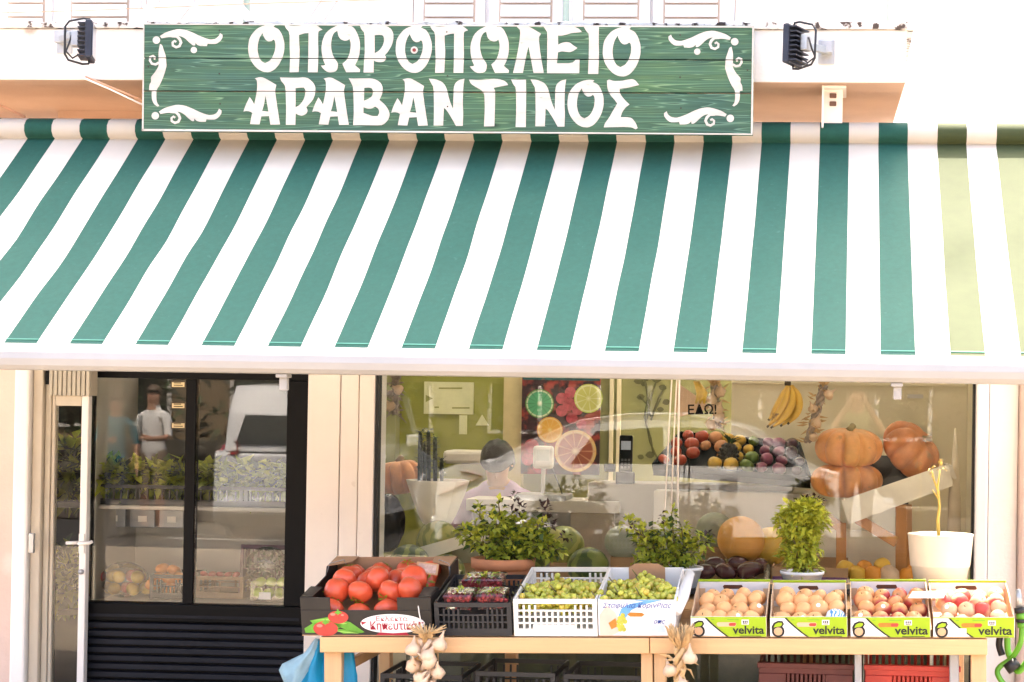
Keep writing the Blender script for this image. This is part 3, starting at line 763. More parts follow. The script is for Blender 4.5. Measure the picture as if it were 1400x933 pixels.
# ------------------------------------------------------------------ fridge contents
rr = random.Random(21)
DKCR = mat('dark_crate', (.02, .02, .022), .5, .2, 10)
PURP = mat('plum_crate', (.10, .035, .055), .5, .15, 10)
BROWNCR = mat('brown_crate', (.22, .12, .06), .7, .2, 12)
CLEAR = glass('clear_plastic', .045, (.93, .94, .93), .12)
def open_crate(name, label, cat, loc, w, d, h, M, rot=(0, 0, 0), group=None, rows=3, cols=9, t=.008, handle=True, wallbars=True):
    """plastic crate with slotted walls, origin at the middle of the base front"""
    o = thing(name, label, cat, loc, rot, group)
    q = MB(); q.box(-w / 2, w / 2, 0, d, 0, t); q.build('base', M, o)
    for side in range(4):
        q = MB(); L_len = w if side < 2 else d - 2 * t
        def put(a0, a1, z0, z1):
            if side == 0: q.box(-w / 2 + a0, -w / 2 + a1, 0, t, z0, z1)
            elif side == 1: q.box(-w / 2 + a0, -w / 2 + a1, d - t, d, z0, z1)
            elif side == 2: q.box(-w / 2, -w / 2 + t, t + a0, t + a1, z0, z1)
            else: q.box(w / 2 - t, w / 2, t + a0, t + a1, z0, z1)
        put(0, L_len, h - .018, h); put(0, L_len, t + .0005, t + .022)
        zz0, zz1 = t + .0225, h - .0185; hz_ = (zz1 - zz0) / rows
        for r in range(rows):
            za_ = zz0 + r * hz_
            put(0, .018, za_, za_ + hz_ - .0002); put(L_len - .018, L_len, za_, za_ + hz_ - .0002)
            if r < rows - 1: put(.0182, L_len - .0182, za_ + hz_ - .006, za_ + hz_)
            n = cols if side < 2 else max(3, int(cols * d / w))
            for c in range(1, n):
                x = .018 + (L_len - .036) * c / n
                if handle and r == rows - 1 and abs(c / n - .5) < .2: continue
                put(x - .004, x + .004, za_ + .0003, za_ + hz_ - .0063)
        w_ = q.build('wall', M, o); w_['kind'] = 'stuff'
    return o
def fruit(name, label, cat, c, r, M, group, sq=1., lob=0, rng=rr, dimple=True, n=14, m=9, rot=None, stem=0):
    q = MB(); ph = rng.uniform(0, 6)
    def lobes(a, t):
        e = 1 + (.03 * lob * math.cos(5 * a + ph) + .012 * lob * math.cos(3 * a + 2 * ph)) * math.sin(t)
        return e
    rx = r * rng.uniform(.94, 1.06)
    q.ball((0, 0, 0), (rx, r, r * sq), n, m, 0, None, lobes)
    if dimple:
        q.v = [(x, y, z - (.16 * r * max(0, 1 - (x * x + y * y) / (r * .45) ** 2)) * (1 if z > 0 else -.4)) for x, y, z in q.v]
    o = q.build(name, M)
    if stem:
        q = MB(); q.tube([(0, 0, r * sq * .78), (.001, 0, r * sq * .88), (.004, .002, r * sq * 1.0)], [r * .05, r * .05, r * .04], 6)
        if stem == 2:
            for k in range(5): a = 1.257 * k + ph; q.leaf((.1 * r * math.cos(a), .1 * r * math.sin(a), r * sq * .87), (math.cos(a), math.sin(a), .12), (0, 0, 1), r * .62, r * .2, 0, -.05)
        q.build('calyx' if stem == 2 else 'stem', STEM if stem == 1 else LEAFM, o)
    o.location = c; o.rotation_euler = rot if rot else (rng.uniform(-.6, .6), rng.uniform(-.6, .6), rng.uniform(0, 6))
    return tag(o, label, cat, group)

# leafy greens on the upper shelf: dark trays with lettuce heads
for i, (px, w) in enumerate(((162, .26), (228, .26), (304, .30), (368, .26))):
    p = at(px, 688, FRY + .2)
    o = open_crate('produce_tray', ['leftmost', 'second', 'third', 'rightmost'][i] + ' dark tray of leafy greens on the upper fridge shelf', 'tray', (p.x, FRY + .13, zS + .001), w, .36, .10, DKCR, rows=1, cols=6, handle=False)
    for j in range(3):
        q = MB(); crown(q, [((0, 0, .05), (.07, .10, .06), 95), ((0, -.02, .10), (.06, .06, .05), 50)], .075, .045, rr, (0, 1, 1, 2))
        g = q.build('lettuce', [LEAFL, LEAFM, LEAFD]); g.location = (p.x + (j - 1) * w * .29, FRY + .25 + rr.uniform(-.04, .04), zS + .05)
        tag(g, ['left', 'middle', 'right'][j] + ' bunch of salad greens in the ' + ['leftmost', 'second', 'third', 'rightmost'][i] + ' tray on the upper fridge shelf', 'lettuce', 'salad greens in the fridge')
ORANGEF = mat('orange_pepper', (.62, .20, .02), .3, .2, 8, coat=.3)
YELF = mat('yellow_apple', (.66, .42, .06), .35, .25, 12, coat=.2)
REDF = mat('red_apple', (.42, .06, .05), .3, .35, 10, coat=.3)
LIME = mat('lime_green', (.36, .46, .05), .35, .25, 12, coat=.2)
zF = zC + .004
cr = open_crate('pepper_crate', 'black crate of orange peppers at the right of the left fridge compartment', 'crate', (ax(229, FRY + .12, 800), FRY + .13, zF), .19, .3, .12, DKCR, rows=2, cols=8)
for i, (px, py, dy) in enumerate(((214, 790, 0), (232, 792, 0), (246, 790, 0), (222, 778, .06), (238, 780, .07), (208, 800, -.02), (232, 806, -.01))):
    fruit('pepper', f'{["glossy", "round", "deep", "pale", "ribbed", "small", "squat"][i]} orange pepper heaped in the black fridge crate, {ORD[i]} laid', 'pepper', at(px, py, FRY + .2 + dy), .036, ORANGEF, 'orange peppers in the fridge crate', .8, 2.2)
bg_ = thing('apple_bag', 'clear plastic bag of mixed apples on the floor of the left fridge compartment', 'bag', (ax(165, FRY + .15, 800), FRY + .2, zF))
q = MB(); q.ball((0, 0, .085), (.12, .08, .09), 18, 10, 0, None, lambda a, t: 1 + .05 * math.sin(7 * a + 3 * t)); q.build('plastic', CLEAR, bg_)
for i in range(11):
    a = i % 6; b = i // 6
    fruit('apple', f'{"yellow" if i % 3 else "red"} apple in the clear bag in the fridge, {ORD[a]} along the {"lower" if b == 0 else "upper"} layer', 'apple', (ax(132 + a * 13 + b * 6, FRY + .2, 800), FRY + .18 + .05 * (i % 2), zF + .04 + b * .06), .034, YELF if i % 3 else REDF, 'apples in the fridge bag', .92)
pb = open_crate('plum_crate', 'plum coloured crate stood on end at the right of the fridge', 'crate', (ax(357, FRY + .3, 780), FRY + .36, zF + .01), .27, .10, .25, PURP, (R(-8), 0, 0), rows=2, cols=5)
hb = thing('salad_bag', 'crumpled clear bag shining in front of the plum crate in the fridge', 'bag', (ax(360, FRY + .2, 780), FRY + .27, zF + .16))
q = MB(); q.ball((0, 0, 0), (.105, .06, .10), 28, 16, 0, None, lambda a, t: 1 + .10 * math.sin(9 * a) * math.sin(5 * t) + .05 * math.sin(17 * a + 4 * t)); q.build('plastic', CLEAR, hb)
q = MB(); crown(q, [((0, .01, 0), (.07, .03, .06), 60)], .05, .03, rr, (0, 1)); q.build('salad', [LEAFR, LEAFD], hb)
lt = open_crate('lime_tray', 'small clear tray of limes with a white tag at the front right of the fridge', 'tray', (ax(367, FRY + .1, 805), FRY + .10, zF), .18, .16, .10, CLEAR, rows=1, cols=4, handle=False)
for i in range(6):
    fruit('lime', f'pale green lime in the fridge tray, {["left", "middle", "right"][i % 3]} of the {"lower" if i < 3 else "upper"} row', 'lime', (ax(352 + (i % 3) * 15, FRY + .14, 800), FRY + .15 + .04 * (i // 3), zF + .04 + .05 * (i // 3)), .028, LIME, 'limes in the fridge tray', .9)
q = MB(); a, b = at(354, 810, FRY + .09), at(370, 820, FRY + .09); q.box(a.x, b.x, FRY + .09, FRY + .093, b.z, a.z); tag(q.build('price_card', WHITE), 'small white card on the front of the lime tray in the fridge', 'card')
wb = open_crate('wooden_crate', 'brown slatted wooden crate low in the right fridge compartment', 'crate', (ax(300, FRY + .2, 810), FRY + .2, zF), .24, .26, .11, BROWNCR, rows=2, cols=2, handle=False)
for i in range(5):
    fruit('red_pepper', f'dried red pepper on the brown wooden fridge crate, {ORD[i]} from the left', 'pepper', (ax(278 + i * 11, FRY + .25, 790), FRY + .26, zF + .115), .022, REDF, 'red peppers on the wooden fridge crate', .7, 2)
# grey lidded boxes at eye level behind the left pane
for i, px in enumerate((150, 190, 230)):
    p = at(px, 725, FRY + .3)
    o = thing('grey_box', ['left', 'middle', 'right'][i] + ' grey storage box under the upper shelf behind the left fridge glass', 'box', (p.x, FRY + .34, zS - .022 - .105))
    q = MB(); q.box(-.065, .065, 0, .2, 0, .095); q.build('body', STEELG, o, .006)
    q = MB(); q.box(-.02, .025, -.003, -.0005, .03, .06); q.build('paper_label', WHITE, o)
# plants seen through the open door, on a stand at the left
ps = thing('plant_rack', 'dark rack of leafy greens seen through the narrow glass door', 'rack', (ax(90, FY + .6, 690) - .02, FY + .50, .02))
for z in (.45, az(690, FY + .6, 84)): q = MB(); q.box(-.25, .16, 0, .4, z - .03, z); q.build('shelf', DKCR, ps, .003)
for x in (-.24, .14): q = MB(); q.box(x, x + .02, 0, .4, .0, .419); q.build('leg', DKCR, ps, .002)
q = MB(); q.box(-.25, .16, .401, .42, 0, 1.5); q.build('back_panel', DKCR, ps, .002)
for i in range(4):
    q = MB(); crown(q, [((0, 0, .08), (.10, .10, .09), 130), ((.01, 0, .20), (.07, .07, .12), 70)], .10, .055, rr, (0, 1, 2, 2))
    g = q.build('leafy_bunch', [LEAFL, LEAFM, LEAFD]); zz = (az(690, FY + .6, 84) + .02) if i < 2 else .47
    g.location = (ps.location.x - .13 + .16 * (i % 2), FY + .62, zz)
    tag(g, ['left', 'right'][i % 2] + ' leafy bunch on the ' + ('upper' if i < 2 else 'lower') + ' shelf of the rack behind the narrow glass door', 'greens', 'greens behind the narrow glass door')

# ------------------------------------------------------------------ people
def skin_person(name, label, loc, rotz, J, bones, mats, seg_mat, hair=None, hat=None, fingers=None, cat='person', head=None, levels=1, eyes=True):
    """J: joint -> (x, y, z, radius); bones: list of (a, b); seg_mat: bone -> material index. One continuous skinned body."""
    root = thing(name, label, cat, loc, (0, 0, rotz))
    names = list(J); me = bpy.data.meshes.new('body')
    vs = [J[k][:3] for k in names]; es = [(names.index(a), names.index(b)) for a, b in bones]
    rad = [J[k][3] for k in names]; owner = [seg_mat.get((a, b), 0) for a, b in bones]
    if fingers:
        for (hand, tip_dir, side_dir) in fingers:
            hi = names.index(hand); h = Vector(J[hand][:3]); t = Vector(tip_dir).normalized(); s_ = Vector(side_dir).normalized()
            nrm = t.cross(s_)
            for k, (off, ln) in enumerate(((-.032, .068), (-.011, .080), (.010, .075), (.030, .060))):
                b0 = h + t * .035 + s_ * off; m1 = b0 + t * ln * .5 + nrm * .006; e1 = m1 + t * ln * .42 - nrm * .018
                i0 = len(vs); vs += [tuple(b0), tuple(m1), tuple(e1)]; rad += [.010, .009, .007]
                es += [(hi, i0), (i0, i0 + 1), (i0 + 1, i0 + 2)]; owner += [0, 0, 0]
            b0 = h - t * .01 + s_ * -.038; m1 = b0 + t * .03 - s_ * .02
            i0 = len(vs); vs += [tuple(b0), tuple(m1)]; rad += [.011, .009]; es += [(hi, i0), (i0, i0 + 1)]; owner += [0, 0]
    me.from_pydata(vs, es, []); o = bpy.data.objects.new('body', me); COL.objects.link(o)
    sk = o.modifiers.new('skin', 'SKIN'); sk.use_smooth_shade = True
    for i, sv in enumerate(me.skin_vertices[0].data):
        sv.radius = (rad[i], rad[i]); sv.use_root = (i == 0)
    sb = o.modifiers.new('sub', 'SUBSURF'); sb.levels = levels; sb.render_levels = levels
    bpy.context.view_layer.update(); dg = bpy.context.evaluated_depsgraph_get()
    m2 = bpy.data.meshes.new_from_object(o.evaluated_get(dg)); bpy.data.objects.remove(o)
    m2.materials.clear()
    for mm in mats: m2.materials.append(mm)
    segs = [(Vector(vs[a]), Vector(vs[b]), rad[a], rad[b], owner[i]) for i, (a, b) in enumerate(es)]
    for p in m2.polygons:
        c = p.center; best = (9, 0)
        for a, b, ra, rb, ow in segs:
            d = b - a; t = max(0, min(1, (c - a).dot(d) / max(1e-9, d.length_squared)))
            q_ = (c - (a + d * t)).length / (ra + (rb - ra) * t)
            if q_ < best[0]: best = (q_, ow)
        p.material_index = best[1]; p.use_smooth = True
    body = obj('body', m2, root)
    if head:
        c, fw = Vector(head[0]), Vector(head[1]).normalized(); up = Vector((0, 0, 1)); up = (up - fw * up.dot(fw)).normalized(); rt = fw.cross(up)
        MM = Matrix((rt, fw, up)).transposed()
        q = MB(); q.ball(c + fw * .092 - up * .015, (.012, .020, .022), 10, 6, 0, MM); q.build('nose', mats[0], root)
        for s_ in (-1, 1):
            q = MB(); q.ball(c + rt * s_ * .078 - up * .01 - fw * .005, (.010, .022, .034), 10, 6, 0, MM); q.build('ear', mats[0], root)
            if not eyes: continue
            q = MB(); q.ball(c + rt * s_ * .032 + fw * .080 + up * .008, (.008, .004, .004), 8, 6, 0, MM); q.build('eye', BLACK, root)
        q = MB(); q.ball(c + fw * .080 - up * .055, (.022, .010, .006), 8, 6, 0, MM); q.build('mouth', mat('lip', (.30, .10, .08), .5), root)
        if hair:
            q = MB(); vv = []
            n, mm_ = 20, 10
            for i in range(mm_ + 1):
                t = math.pi * i / mm_ * .62
                for j in range(n):
                    a = 2 * math.pi * j / n
                    low = 1.0 + (.0 if math.sin(a) > .2 else hair[1])
                    p = Vector((.098 * math.sin(t * low) * math.cos(a), .112 * math.sin(t * low) * math.sin(a), .128 * math.cos(t * low)))
                    fl_ = hair[2] if len(hair) > 2 else 1.05
                    if math.sin(a) > .2 and t > fl_: p = Vector((.098 * math.sin(fl_) * math.cos(a), .112 * math.sin(fl_) * math.sin(a), .128 * math.cos(fl_)))
                    vv.append(c + MM @ (p * (1 + .02 * math.sin(9 * a + 5 * t))) + up * .004 - fw * .008)
            fs = [(i * n + j, (i + 1) * n + j, (i + 1) * n + (j + 1) % n, i * n + (j + 1) % n) for i in range(mm_) for j in range(n)]
            q.add(vv, fs, 0, True); q.build('hair', hair[0], root)
    return root
SKIN = mat('skin', (.46, .25, .16), .5, .08, 20, sss=.05)
HAIRB = mat('black_hair', (.006, .005, .005), .45, .3, 60, .4, 150)
HAIRL = mat('brown_hair', (.08, .045, .025), .5, .3, 60)
LILAC = mat('lilac_shirt', (.40, .28, .42), .8, .1, 12, .2, 60)
TEALT = mat('teal_shirt', (.01, .12, .16), .8, .1, 12)
WHITES = mat('white_shirt', (.75, .73, .70), .8, .05, 12)
GREYT = mat('grey_trousers', (.10, .10, .11), .8, .15, 12)
BEIGE = mat('beige_shorts', (.35, .26, .18), .8, .15, 12)
OLIVES = mat('olive_shirt', (.16, .17, .07), .8, .15, 12)
SHOE = mat('shoe', (.08, .07, .06), .6, .2, 12)
def stand(h=1.7, arm=None, lean=0):
    k = h / 1.7
    J = {'pelvis': (0, 0, .93, .125), 'waist': (0, 0, 1.08, .115), 'chest': (0, 0, 1.27, .135), 'neckb': (0, 0, 1.41, .075), 'neck': (0, .005, 1.47, .052), 'jaw': (0, .02, 1.535, .068), 'head': (0, .01, 1.60, .082), 'crown': (0, 0, 1.655, .062)}
    bones = [('pelvis', 'waist'), ('waist', 'chest'), ('chest', 'neckb'), ('neckb', 'neck'), ('neck', 'jaw'), ('jaw', 'head'), ('head', 'crown')]
    for s_, n in ((-1, 'l'), (1, 'r')):
        a = (arm or {}).get(n, ((.24, .0, 1.12), (.25, .06, .88), (.25, .09, .80)))
        J.update({n + 'hip': (.09 * s_, 0, .88, .095), n + 'knee': (.10 * s_, .015, .48, .058), n + 'ankle': (.10 * s_, -.01, .09, .040), n + 'toe': (.115 * s_, .14, .035, .034),
                  n + 'sh': (.165 * s_, 0, 1.375, .062), n + 'el': (a[0][0] * s_, a[0][1], a[0][2], .042), n + 'wr': (a[1][0] * s_, a[1][1], a[1][2], .029), n + 'hand': (a[2][0] * s_, a[2][1], a[2][2], .030)})
        bones += [('pelvis', n + 'hip'), (n + 'hip', n + 'knee'), (n + 'knee', n + 'ankle'), (n + 'ankle', n + 'toe'), ('neckb', n + 'sh'), (n + 'sh', n + 'el'), (n + 'el', n + 'wr'), (n + 'wr', n + 'hand')]
    J = {a: (b[0] * k, b[1] * k, b[2] * k, b[3] * k) for a, b in J.items()}
    return J, bones, k
def dress(bones, top, leg, sleeve=True, shorts=False, shoe=3):
    sm = {}
    for a, b in bones:
        if b in ('waist', 'chest', 'neckb') or b.endswith('sh'): sm[(a, b)] = top
        elif b.endswith('el'): sm[(a, b)] = top
        elif b.endswith('hip'): sm[(a, b)] = leg
        elif b.endswith('knee'): sm[(a, b)] = leg
        elif b.endswith('ankle'): sm[(a, b)] = 0 if shorts else leg
        elif b.endswith('toe'): sm[(a, b)] = shoe
        elif b.endswith('wr'): sm[(a, b)] = 0 if sleeve else top
    return sm
# the seated shopkeeper behind the counter
MY = 2.15
hc = at(683, 632, MY)
hx, hz_ = hc.x, hc.z
J = {'pelvis': (0, .12, hz_ - .70, .14), 'waist': (0, .08, hz_ - .52, .135), 'chest': (0, .04, hz_ - .33, .150), 'neckb': (0, 0, hz_ - .18, .085), 'neck': (0, -.03, hz_ - .11, .055), 'jaw': (0, -.085, hz_ - .06, .066), 'head': (0, -.045, hz_ + .02, .084), 'crown': (0, -.025, hz_ + .055, .066)}
bones = [('pelvis', 'waist'), ('waist', 'chest'), ('chest', 'neckb'), ('neckb', 'neck'), ('neck', 'jaw'), ('jaw', 'head'), ('head', 'crown')]
for s_, n in ((-1, 'l'), (1, 'r')):
    J.update({n + 'sh': (.19 * s_, .02, hz_ - .235, .075), n + 'el': (.26 * s_, -.10, hz_ - .50, .052), n + 'wr': (.13 * s_, -.30, hz_ - .56, .033), n + 'hand': (.09 * s_, -.38, hz_ - .57, .032),
              n + 'hip': (.10 * s_, .10, hz_ - .74, .10), n + 'knee': (.14 * s_, -.30, hz_ - .76, .065), n + 'ankle': (.14 * s_, -.28, .12, .045), n + 'toe': (.14 * s_, -.42, .06, .036)})
    bones += [('neckb', n + 'sh'), (n + 'sh', n + 'el'), (n + 'el', n + 'wr'), (n + 'wr', n + 'hand'), ('pelvis', n + 'hip'), (n + 'hip', n + 'knee'), (n + 'knee', n + 'ankle'), (n + 'ankle', n + 'toe')]
skin_person('person', 'person with short black hair in a lilac shirt seated behind the counter looking down', (hx, MY, 0), 0, J, bones, [SKIN, LILAC, GREYT, SHOE],
            dress(bones, 1, 2), (HAIRB, .55, 1.35), fingers=[('lhand', (.3, -1, 0), (1, .3, 0)), ('rhand', (-.3, -1, 0), (-1, .3, 0))], head=((0, -.06, hz_ + .005), (0, -1, -1.25)), levels=2, eyes=False)
q = MB(); q.box(-.22, .22, -.2, .2, hz_ - .88, hz_ - .83); q.box(-.03, .03, -.03, .03, .05, hz_ - .881); q.box(-.2, .2, -.2, .2, .02, .05)
ch = q.build('stool', DKCR, bevel=.006); ch.location = (hx, MY + .12, 0); tag(ch, 'dark stool under the person in the lilac shirt', 'stool')
# ------------------------------------------------------------------ goods and furniture behind the window
rr = random.Random(5)
PUMP = mat('pumpkin_skin', (.72, .32, .11), .5, .22, 9, .15, 40, spots=((.50, .26, .10), 16, .64))
PUMP2 = mat('dusty_pumpkin_skin', (.60, .24, .10), .55, .25, 9, .15, 40, spots=((.46, .27, .15), 12, .58))
PSTEM = mat('dry_stem', (.30, .21, .10), .8, .2, 30)
def pumpkin(name, label, c, rx, rz, ribs, M, rot=(0, 0, 0), seed=0):
    t = thing(name, label, 'pumpkin', c, rot, 'orange pumpkins in the window')
    rg = random.Random(seed); ph = [rg.uniform(.85, 1.15) for _ in range(ribs)]
    prof = []
    for i in range(17):
        a = math.pi * i / 16
        r = math.sin(a) ** .72; z = -math.cos(a)
        prof.append((max(.02, rx * (r * .97 + .03)) if 0 < i < 16 else rx * .10, rz * (z * (1 - .16 * (1 - r) ** 2))))
    def lob(a, t_):
        u = a / (2 * math.pi) * ribs; w = ph[int(u) % ribs]; f = u - int(u)
        return 1 - .27 * w * (abs(2 * f - 1) ** 3.2) * (.4 + .6 * math.sin(math.pi * t_))
    q = MB(); q.lathe(prof, ribs * 10, mi=0, lobes=lob); q.build('flesh', M, t)
    q = MB(); q.tube([(0, 0, rz * .84), (.008, 0, rz * .98), (.022, .01, rz * 1.1)], [.022, .015, .018], 8); q.build('stem', PSTEM, t)
    return t
WY = 1.05
s = ppm(WY)
pumpkin('pumpkin', 'ribbed orange pumpkin on top of another beside the garlic braid', at(1160, 612, WY), 47 / s, 27 / s, 9, PUMP, (R(6), 0, .3), 1)
pumpkin('pumpkin', 'lower of the two stacked pumpkins on the tilted white tray', at(1157, 657, WY), 50 / s, 24 / s, 9, PUMP, (0, R(-3), 1.1), 2)
pumpkin('pumpkin', 'darker pumpkin leaning on its side at the right end of the white tray', at(1246, 616, WY + .08), 46 / s, 28 / s, 8, PUMP2, (R(35), R(38), .4), 3)
pumpkin('pumpkin', 'orange pumpkin at the left end of the window behind the white pot', at(547, 653, 1.5), 34 / ppm(1.5), 25 / ppm(1.5), 9, PUMP, (0, R(-8), .2), 4)
# tilted white tray with pumpkins and its wooden stand
TRAYW = mat('white_painted_board', (.80, .74, .62), .6, .08, 6, .1, 40)
ORW = mat('orange_wood', (.50, .22, .06), .5, .2, 6, .1, 40, stretch=(1, 1, .2))
TY = WY - .22
tr_ = thing('pumpkin_tray', 'tilted white wooden tray carrying the pumpkins at the right of the window', 'tray', (0, 0, 0))
a, b, c, d = [at(*p, TY) for p in ((1151, 685), (1297, 635), (1303, 664), (1161, 716))]
q = MB(); q.poly([a, b, c, d], (0, .022, 0)); q.build('front_board', TRAYW, tr_, .003)
q = MB(); q.poly([c + Vector((0, .024, .012)), d + Vector((0, .024, .012)), d + Vector((0, .5, .012)), c + Vector((0, .5, .012))], (0, 0, .014)); q.build('base_board', TRAYW, tr_, .002)
for p0, p1 in ((a, d), (b, c)):
    q = MB(); q.poly([p0 + Vector((0, .024, -.01)), p1 + Vector((0, .024, .03)), p1 + Vector((0, .5, .03)), p0 + Vector((0, .5, -.01))], (.02, 0, 0)); q.build('end_board', TRAYW, tr_, .002)
st = thing('trestle', 'orange wood trestle holding up the tilted pumpkin tray', 'trestle', (0, 0, 0))
for (p, q_, w, y) in (((1232, 690), (1232, 900), .055, TY + .10), ((1150, 715), (1150, 900), .05, TY + .10), ((1172, 709), (1226, 742), .05, TY + .06), ((1120, 700), (1150, 722), .05, TY + .30), ((1240, 690), (1240, 900), .05, TY + .42)):
    a, b = at(*p, y), at(*q_, y)
    if b.z < .03: b.z = .03
    m_ = MB(); m_.bar(a, b, w, .035, up=(0, 1, 0)); m_.build('leg' if p[0] == q_[0] else 'brace', ORW, st, .003)
for k_ in (0,):
    p = at(1165, 725, TY + .33); q = MB(); q.box(p.x - .16, p.x + .23, TY + .30, TY + .335, p.z - .30, p.z + .0); tag(q.build('white_board', TRAYW, bevel=.003), 'pale board standing behind the trestle under the pumpkin tray', 'board')
    p = at(1090, 725, 1.5); q = MB(); q.box(p.x - .12, p.x + .02, 1.5, 1.52, p.z - .2, p.z + .12, 0, Matrix.Translation(p) @ Matrix.Rotation(R(24), 4, 'Y') @ Matrix.Translation(-p)); tag(q.build('tilted_board', TRAYW, bevel=.003), 'pale board leaning diagonally left of the trestle', 'board')
# dark back panel behind pumpkins
q = MB(); p = at(1205, 650, WY + .33); q.box(p.x - .16, p.x + .14, WY + .33, WY + .36, p.z - .16, p.z + .10); tag(q.build('dark_crate_back', DKCR, bevel=.003), 'black crate side standing behind the pumpkins on the tray', 'crate')
# white cone pole
q = MB(); p0, p1 = at(1304, 745, .95), at(1310, 586, .95); q.lathe([(.034, 0), (.030, (p1.z - p0.z) * .4), (.004, p1.z - p0.z)], 16); o = q.build('white_cone', mat('ivory', (.72, .62, .45), .5)); o.location = p0
tag(o, 'tall slender ivory cone standing at the right edge of the window', 'cone')

# garlic braids
GARL = mat('garlic_skin', (.60, .43, .29), .6, .18, 14, .1, 60, spots=((.40, .22, .24), 9, .66))
STRAW = mat('dry_straw', (.55, .36, .17), .8, .3, 25, .1, 80)
GREYST = mat('grey_dry_stalk', (.30, .24, .20), .8, .3, 25, .1, 80)
def bulb(q, c, r, rng, mi=0):
    M = Euler((rng.uniform(-1, 1), rng.uniform(-1, 1), rng.uniform(0, 6))).to_matrix()
    q.lathe([(r * .2, -r * .75), (r * .8, -r * .6), (r, -r * .1), (r * .8, r * .45), (r * .35, r * .85), (r * .14, r * 1.5), (r * .1, r * 1.9)], 12, c, mi, True, lambda a, t: 1 + .09 * math.cos(6 * a), M)
def braid(name, label, top, length, seed, tuft=.10, M2=STRAW, bulbs=9, w=.035, lean=(0, 0), cat='garlic', group=None, mid=None, blades=14):
    t = thing(name, label, cat, top, (0, 0, 0), group); rng = random.Random(seed)
    q = MB()
    for i in range(46):                                     # loose stalks of the tuft
        a = rng.uniform(0, 6.28); r0 = rng.uniform(0, .012)
        q.tube([(r0 * math.cos(a), r0 * math.sin(a), -tuft * 1.05), (.018 * math.cos(a), .018 * math.sin(a), -tuft * .5), (rng.uniform(.6, 1.5) * w * math.cos(a), rng.uniform(.6, 1.4) * w * math.sin(a), rng.uniform(-.4, .12) * tuft)], [.0035, .003, .0018], 5)
    for i in range(blades):
        a = rng.uniform(0, 6.28); q.leaf((.012 * math.cos(a), .012 * math.sin(a), -tuft * .9), (math.cos(a) * .55, math.sin(a) * .5 - .1, 1), (rng.uniform(-1, 1), -1, .2), tuft * rng.uniform(.7, 1.15), .016, 0, rng.uniform(-.3, .3))
    s_ = q.build('stalks', M2, t); s_['kind'] = 'stuff'
    q = MB()
    for k in range(3):                                      # three plaited strands
        q.tube([(w * .42 * math.sin(i * .9 + k * 2.09) + lean[0] * i / 15, w * .35 * math.cos(i * .9 + k * 2.09) + lean[1] * i / 15, -tuft * .9 - (length - tuft) * i / 15) for i in range(16)], [.011] * 16, 7)
    q.build('plait', mid or M2, t)
    n = bulbs
    for i in range(n):
        q = MB(); f = (i + .5) / n; a = i * 2.4 + rng.uniform(-.4, .4)
        r = rng.uniform(.024, .031)
        bulb(q, (0, 0, 0), r, rng); o = q.build('bulb', GARL, t)
        o.location = (w * math.cos(a) * 1.0 + lean[0] * f, -abs(w * .7 * math.sin(a)) - .008 + lean[1] * f, -tuft - (length - tuft) * f)
    q = MB()
    for i in range(40):
        z = -rng.uniform(tuft * .8, length); a = rng.uniform(0, 6.28); d = (math.cos(a), math.sin(a) - .3, rng.uniform(-.8, .6))
        q.leaf((w * .5 * math.cos(a) + lean[0] * (-z / length), w * .5 * math.sin(a), z), d, (rng.uniform(-1, 1), 1, 0), rng.uniform(.03, .07), .012, 0, rng.uniform(-.2, .5))
    l = q.build('husks', M2, t); l['kind'] = 'stuff'
    return t
IY = 1.0
braid('garlic_braid', 'garlic braid with grey stalks hanging beside the bananas in the window', at(1127, 505, IY), .37, 3, .09, STRAW, 4, .034, (-.075, .03), group='garlic braids', mid=GREYST)
braid('garlic_braid', 'garlic braid hanging behind the white cords at the window top', at(977, 505, IY + .1), .30, 4, .09, STRAW, 5, .030, (.02, 0), group='garlic braids', mid=GREYST)
braid('garlic_braid', 'small grey garlic braid at the top left corner of the window', at(541, 508, 1.1), .22, 8, .05, GREYST, 2, .02, group='garlic braids', mid=GREYST)
q = MB(); p = at(949, 538, IY)
for k in range(3):
    q.tube([p + Vector((.01 * k, 0, .06)), p + Vector((.03 + .012 * k, -.02, .0)), p + Vector((.01 + .02 * k, -.01, -.05))], [.006, .017, .006], 8)
q.build('peppers', YELF).name = 'yellow_peppers'
tag(bpy.data.objects['yellow_peppers'], 'small bunch of dry yellow peppers hanging left of the garlic behind the cords', 'peppers')
# paper cone behind the lettering
q = MB(); q.poly([at(925, 523, IY + .25), at(954, 543, IY + .25), at(975, 558, IY + .25), at(930, 570, IY + .25), at(922, 560, IY + .25)], (0, .01, 0)); tag(q.build('paper_cone', mat('peach_paper', (.62, .42, .28), .8)), 'peach folded paper hanging behind the cords by the lettering', 'paper')
# lettering on the glass
WL = thing('window_lettering', 'small black Greek lettering with exclamation mark stuck on the window glass', 'lettering', at(960, 561, FY + .016))
lettering('ΕΔΩ!', .062, BLACK, WL, (0, 0, 0), (R(90), R(-2), 0), .0012)
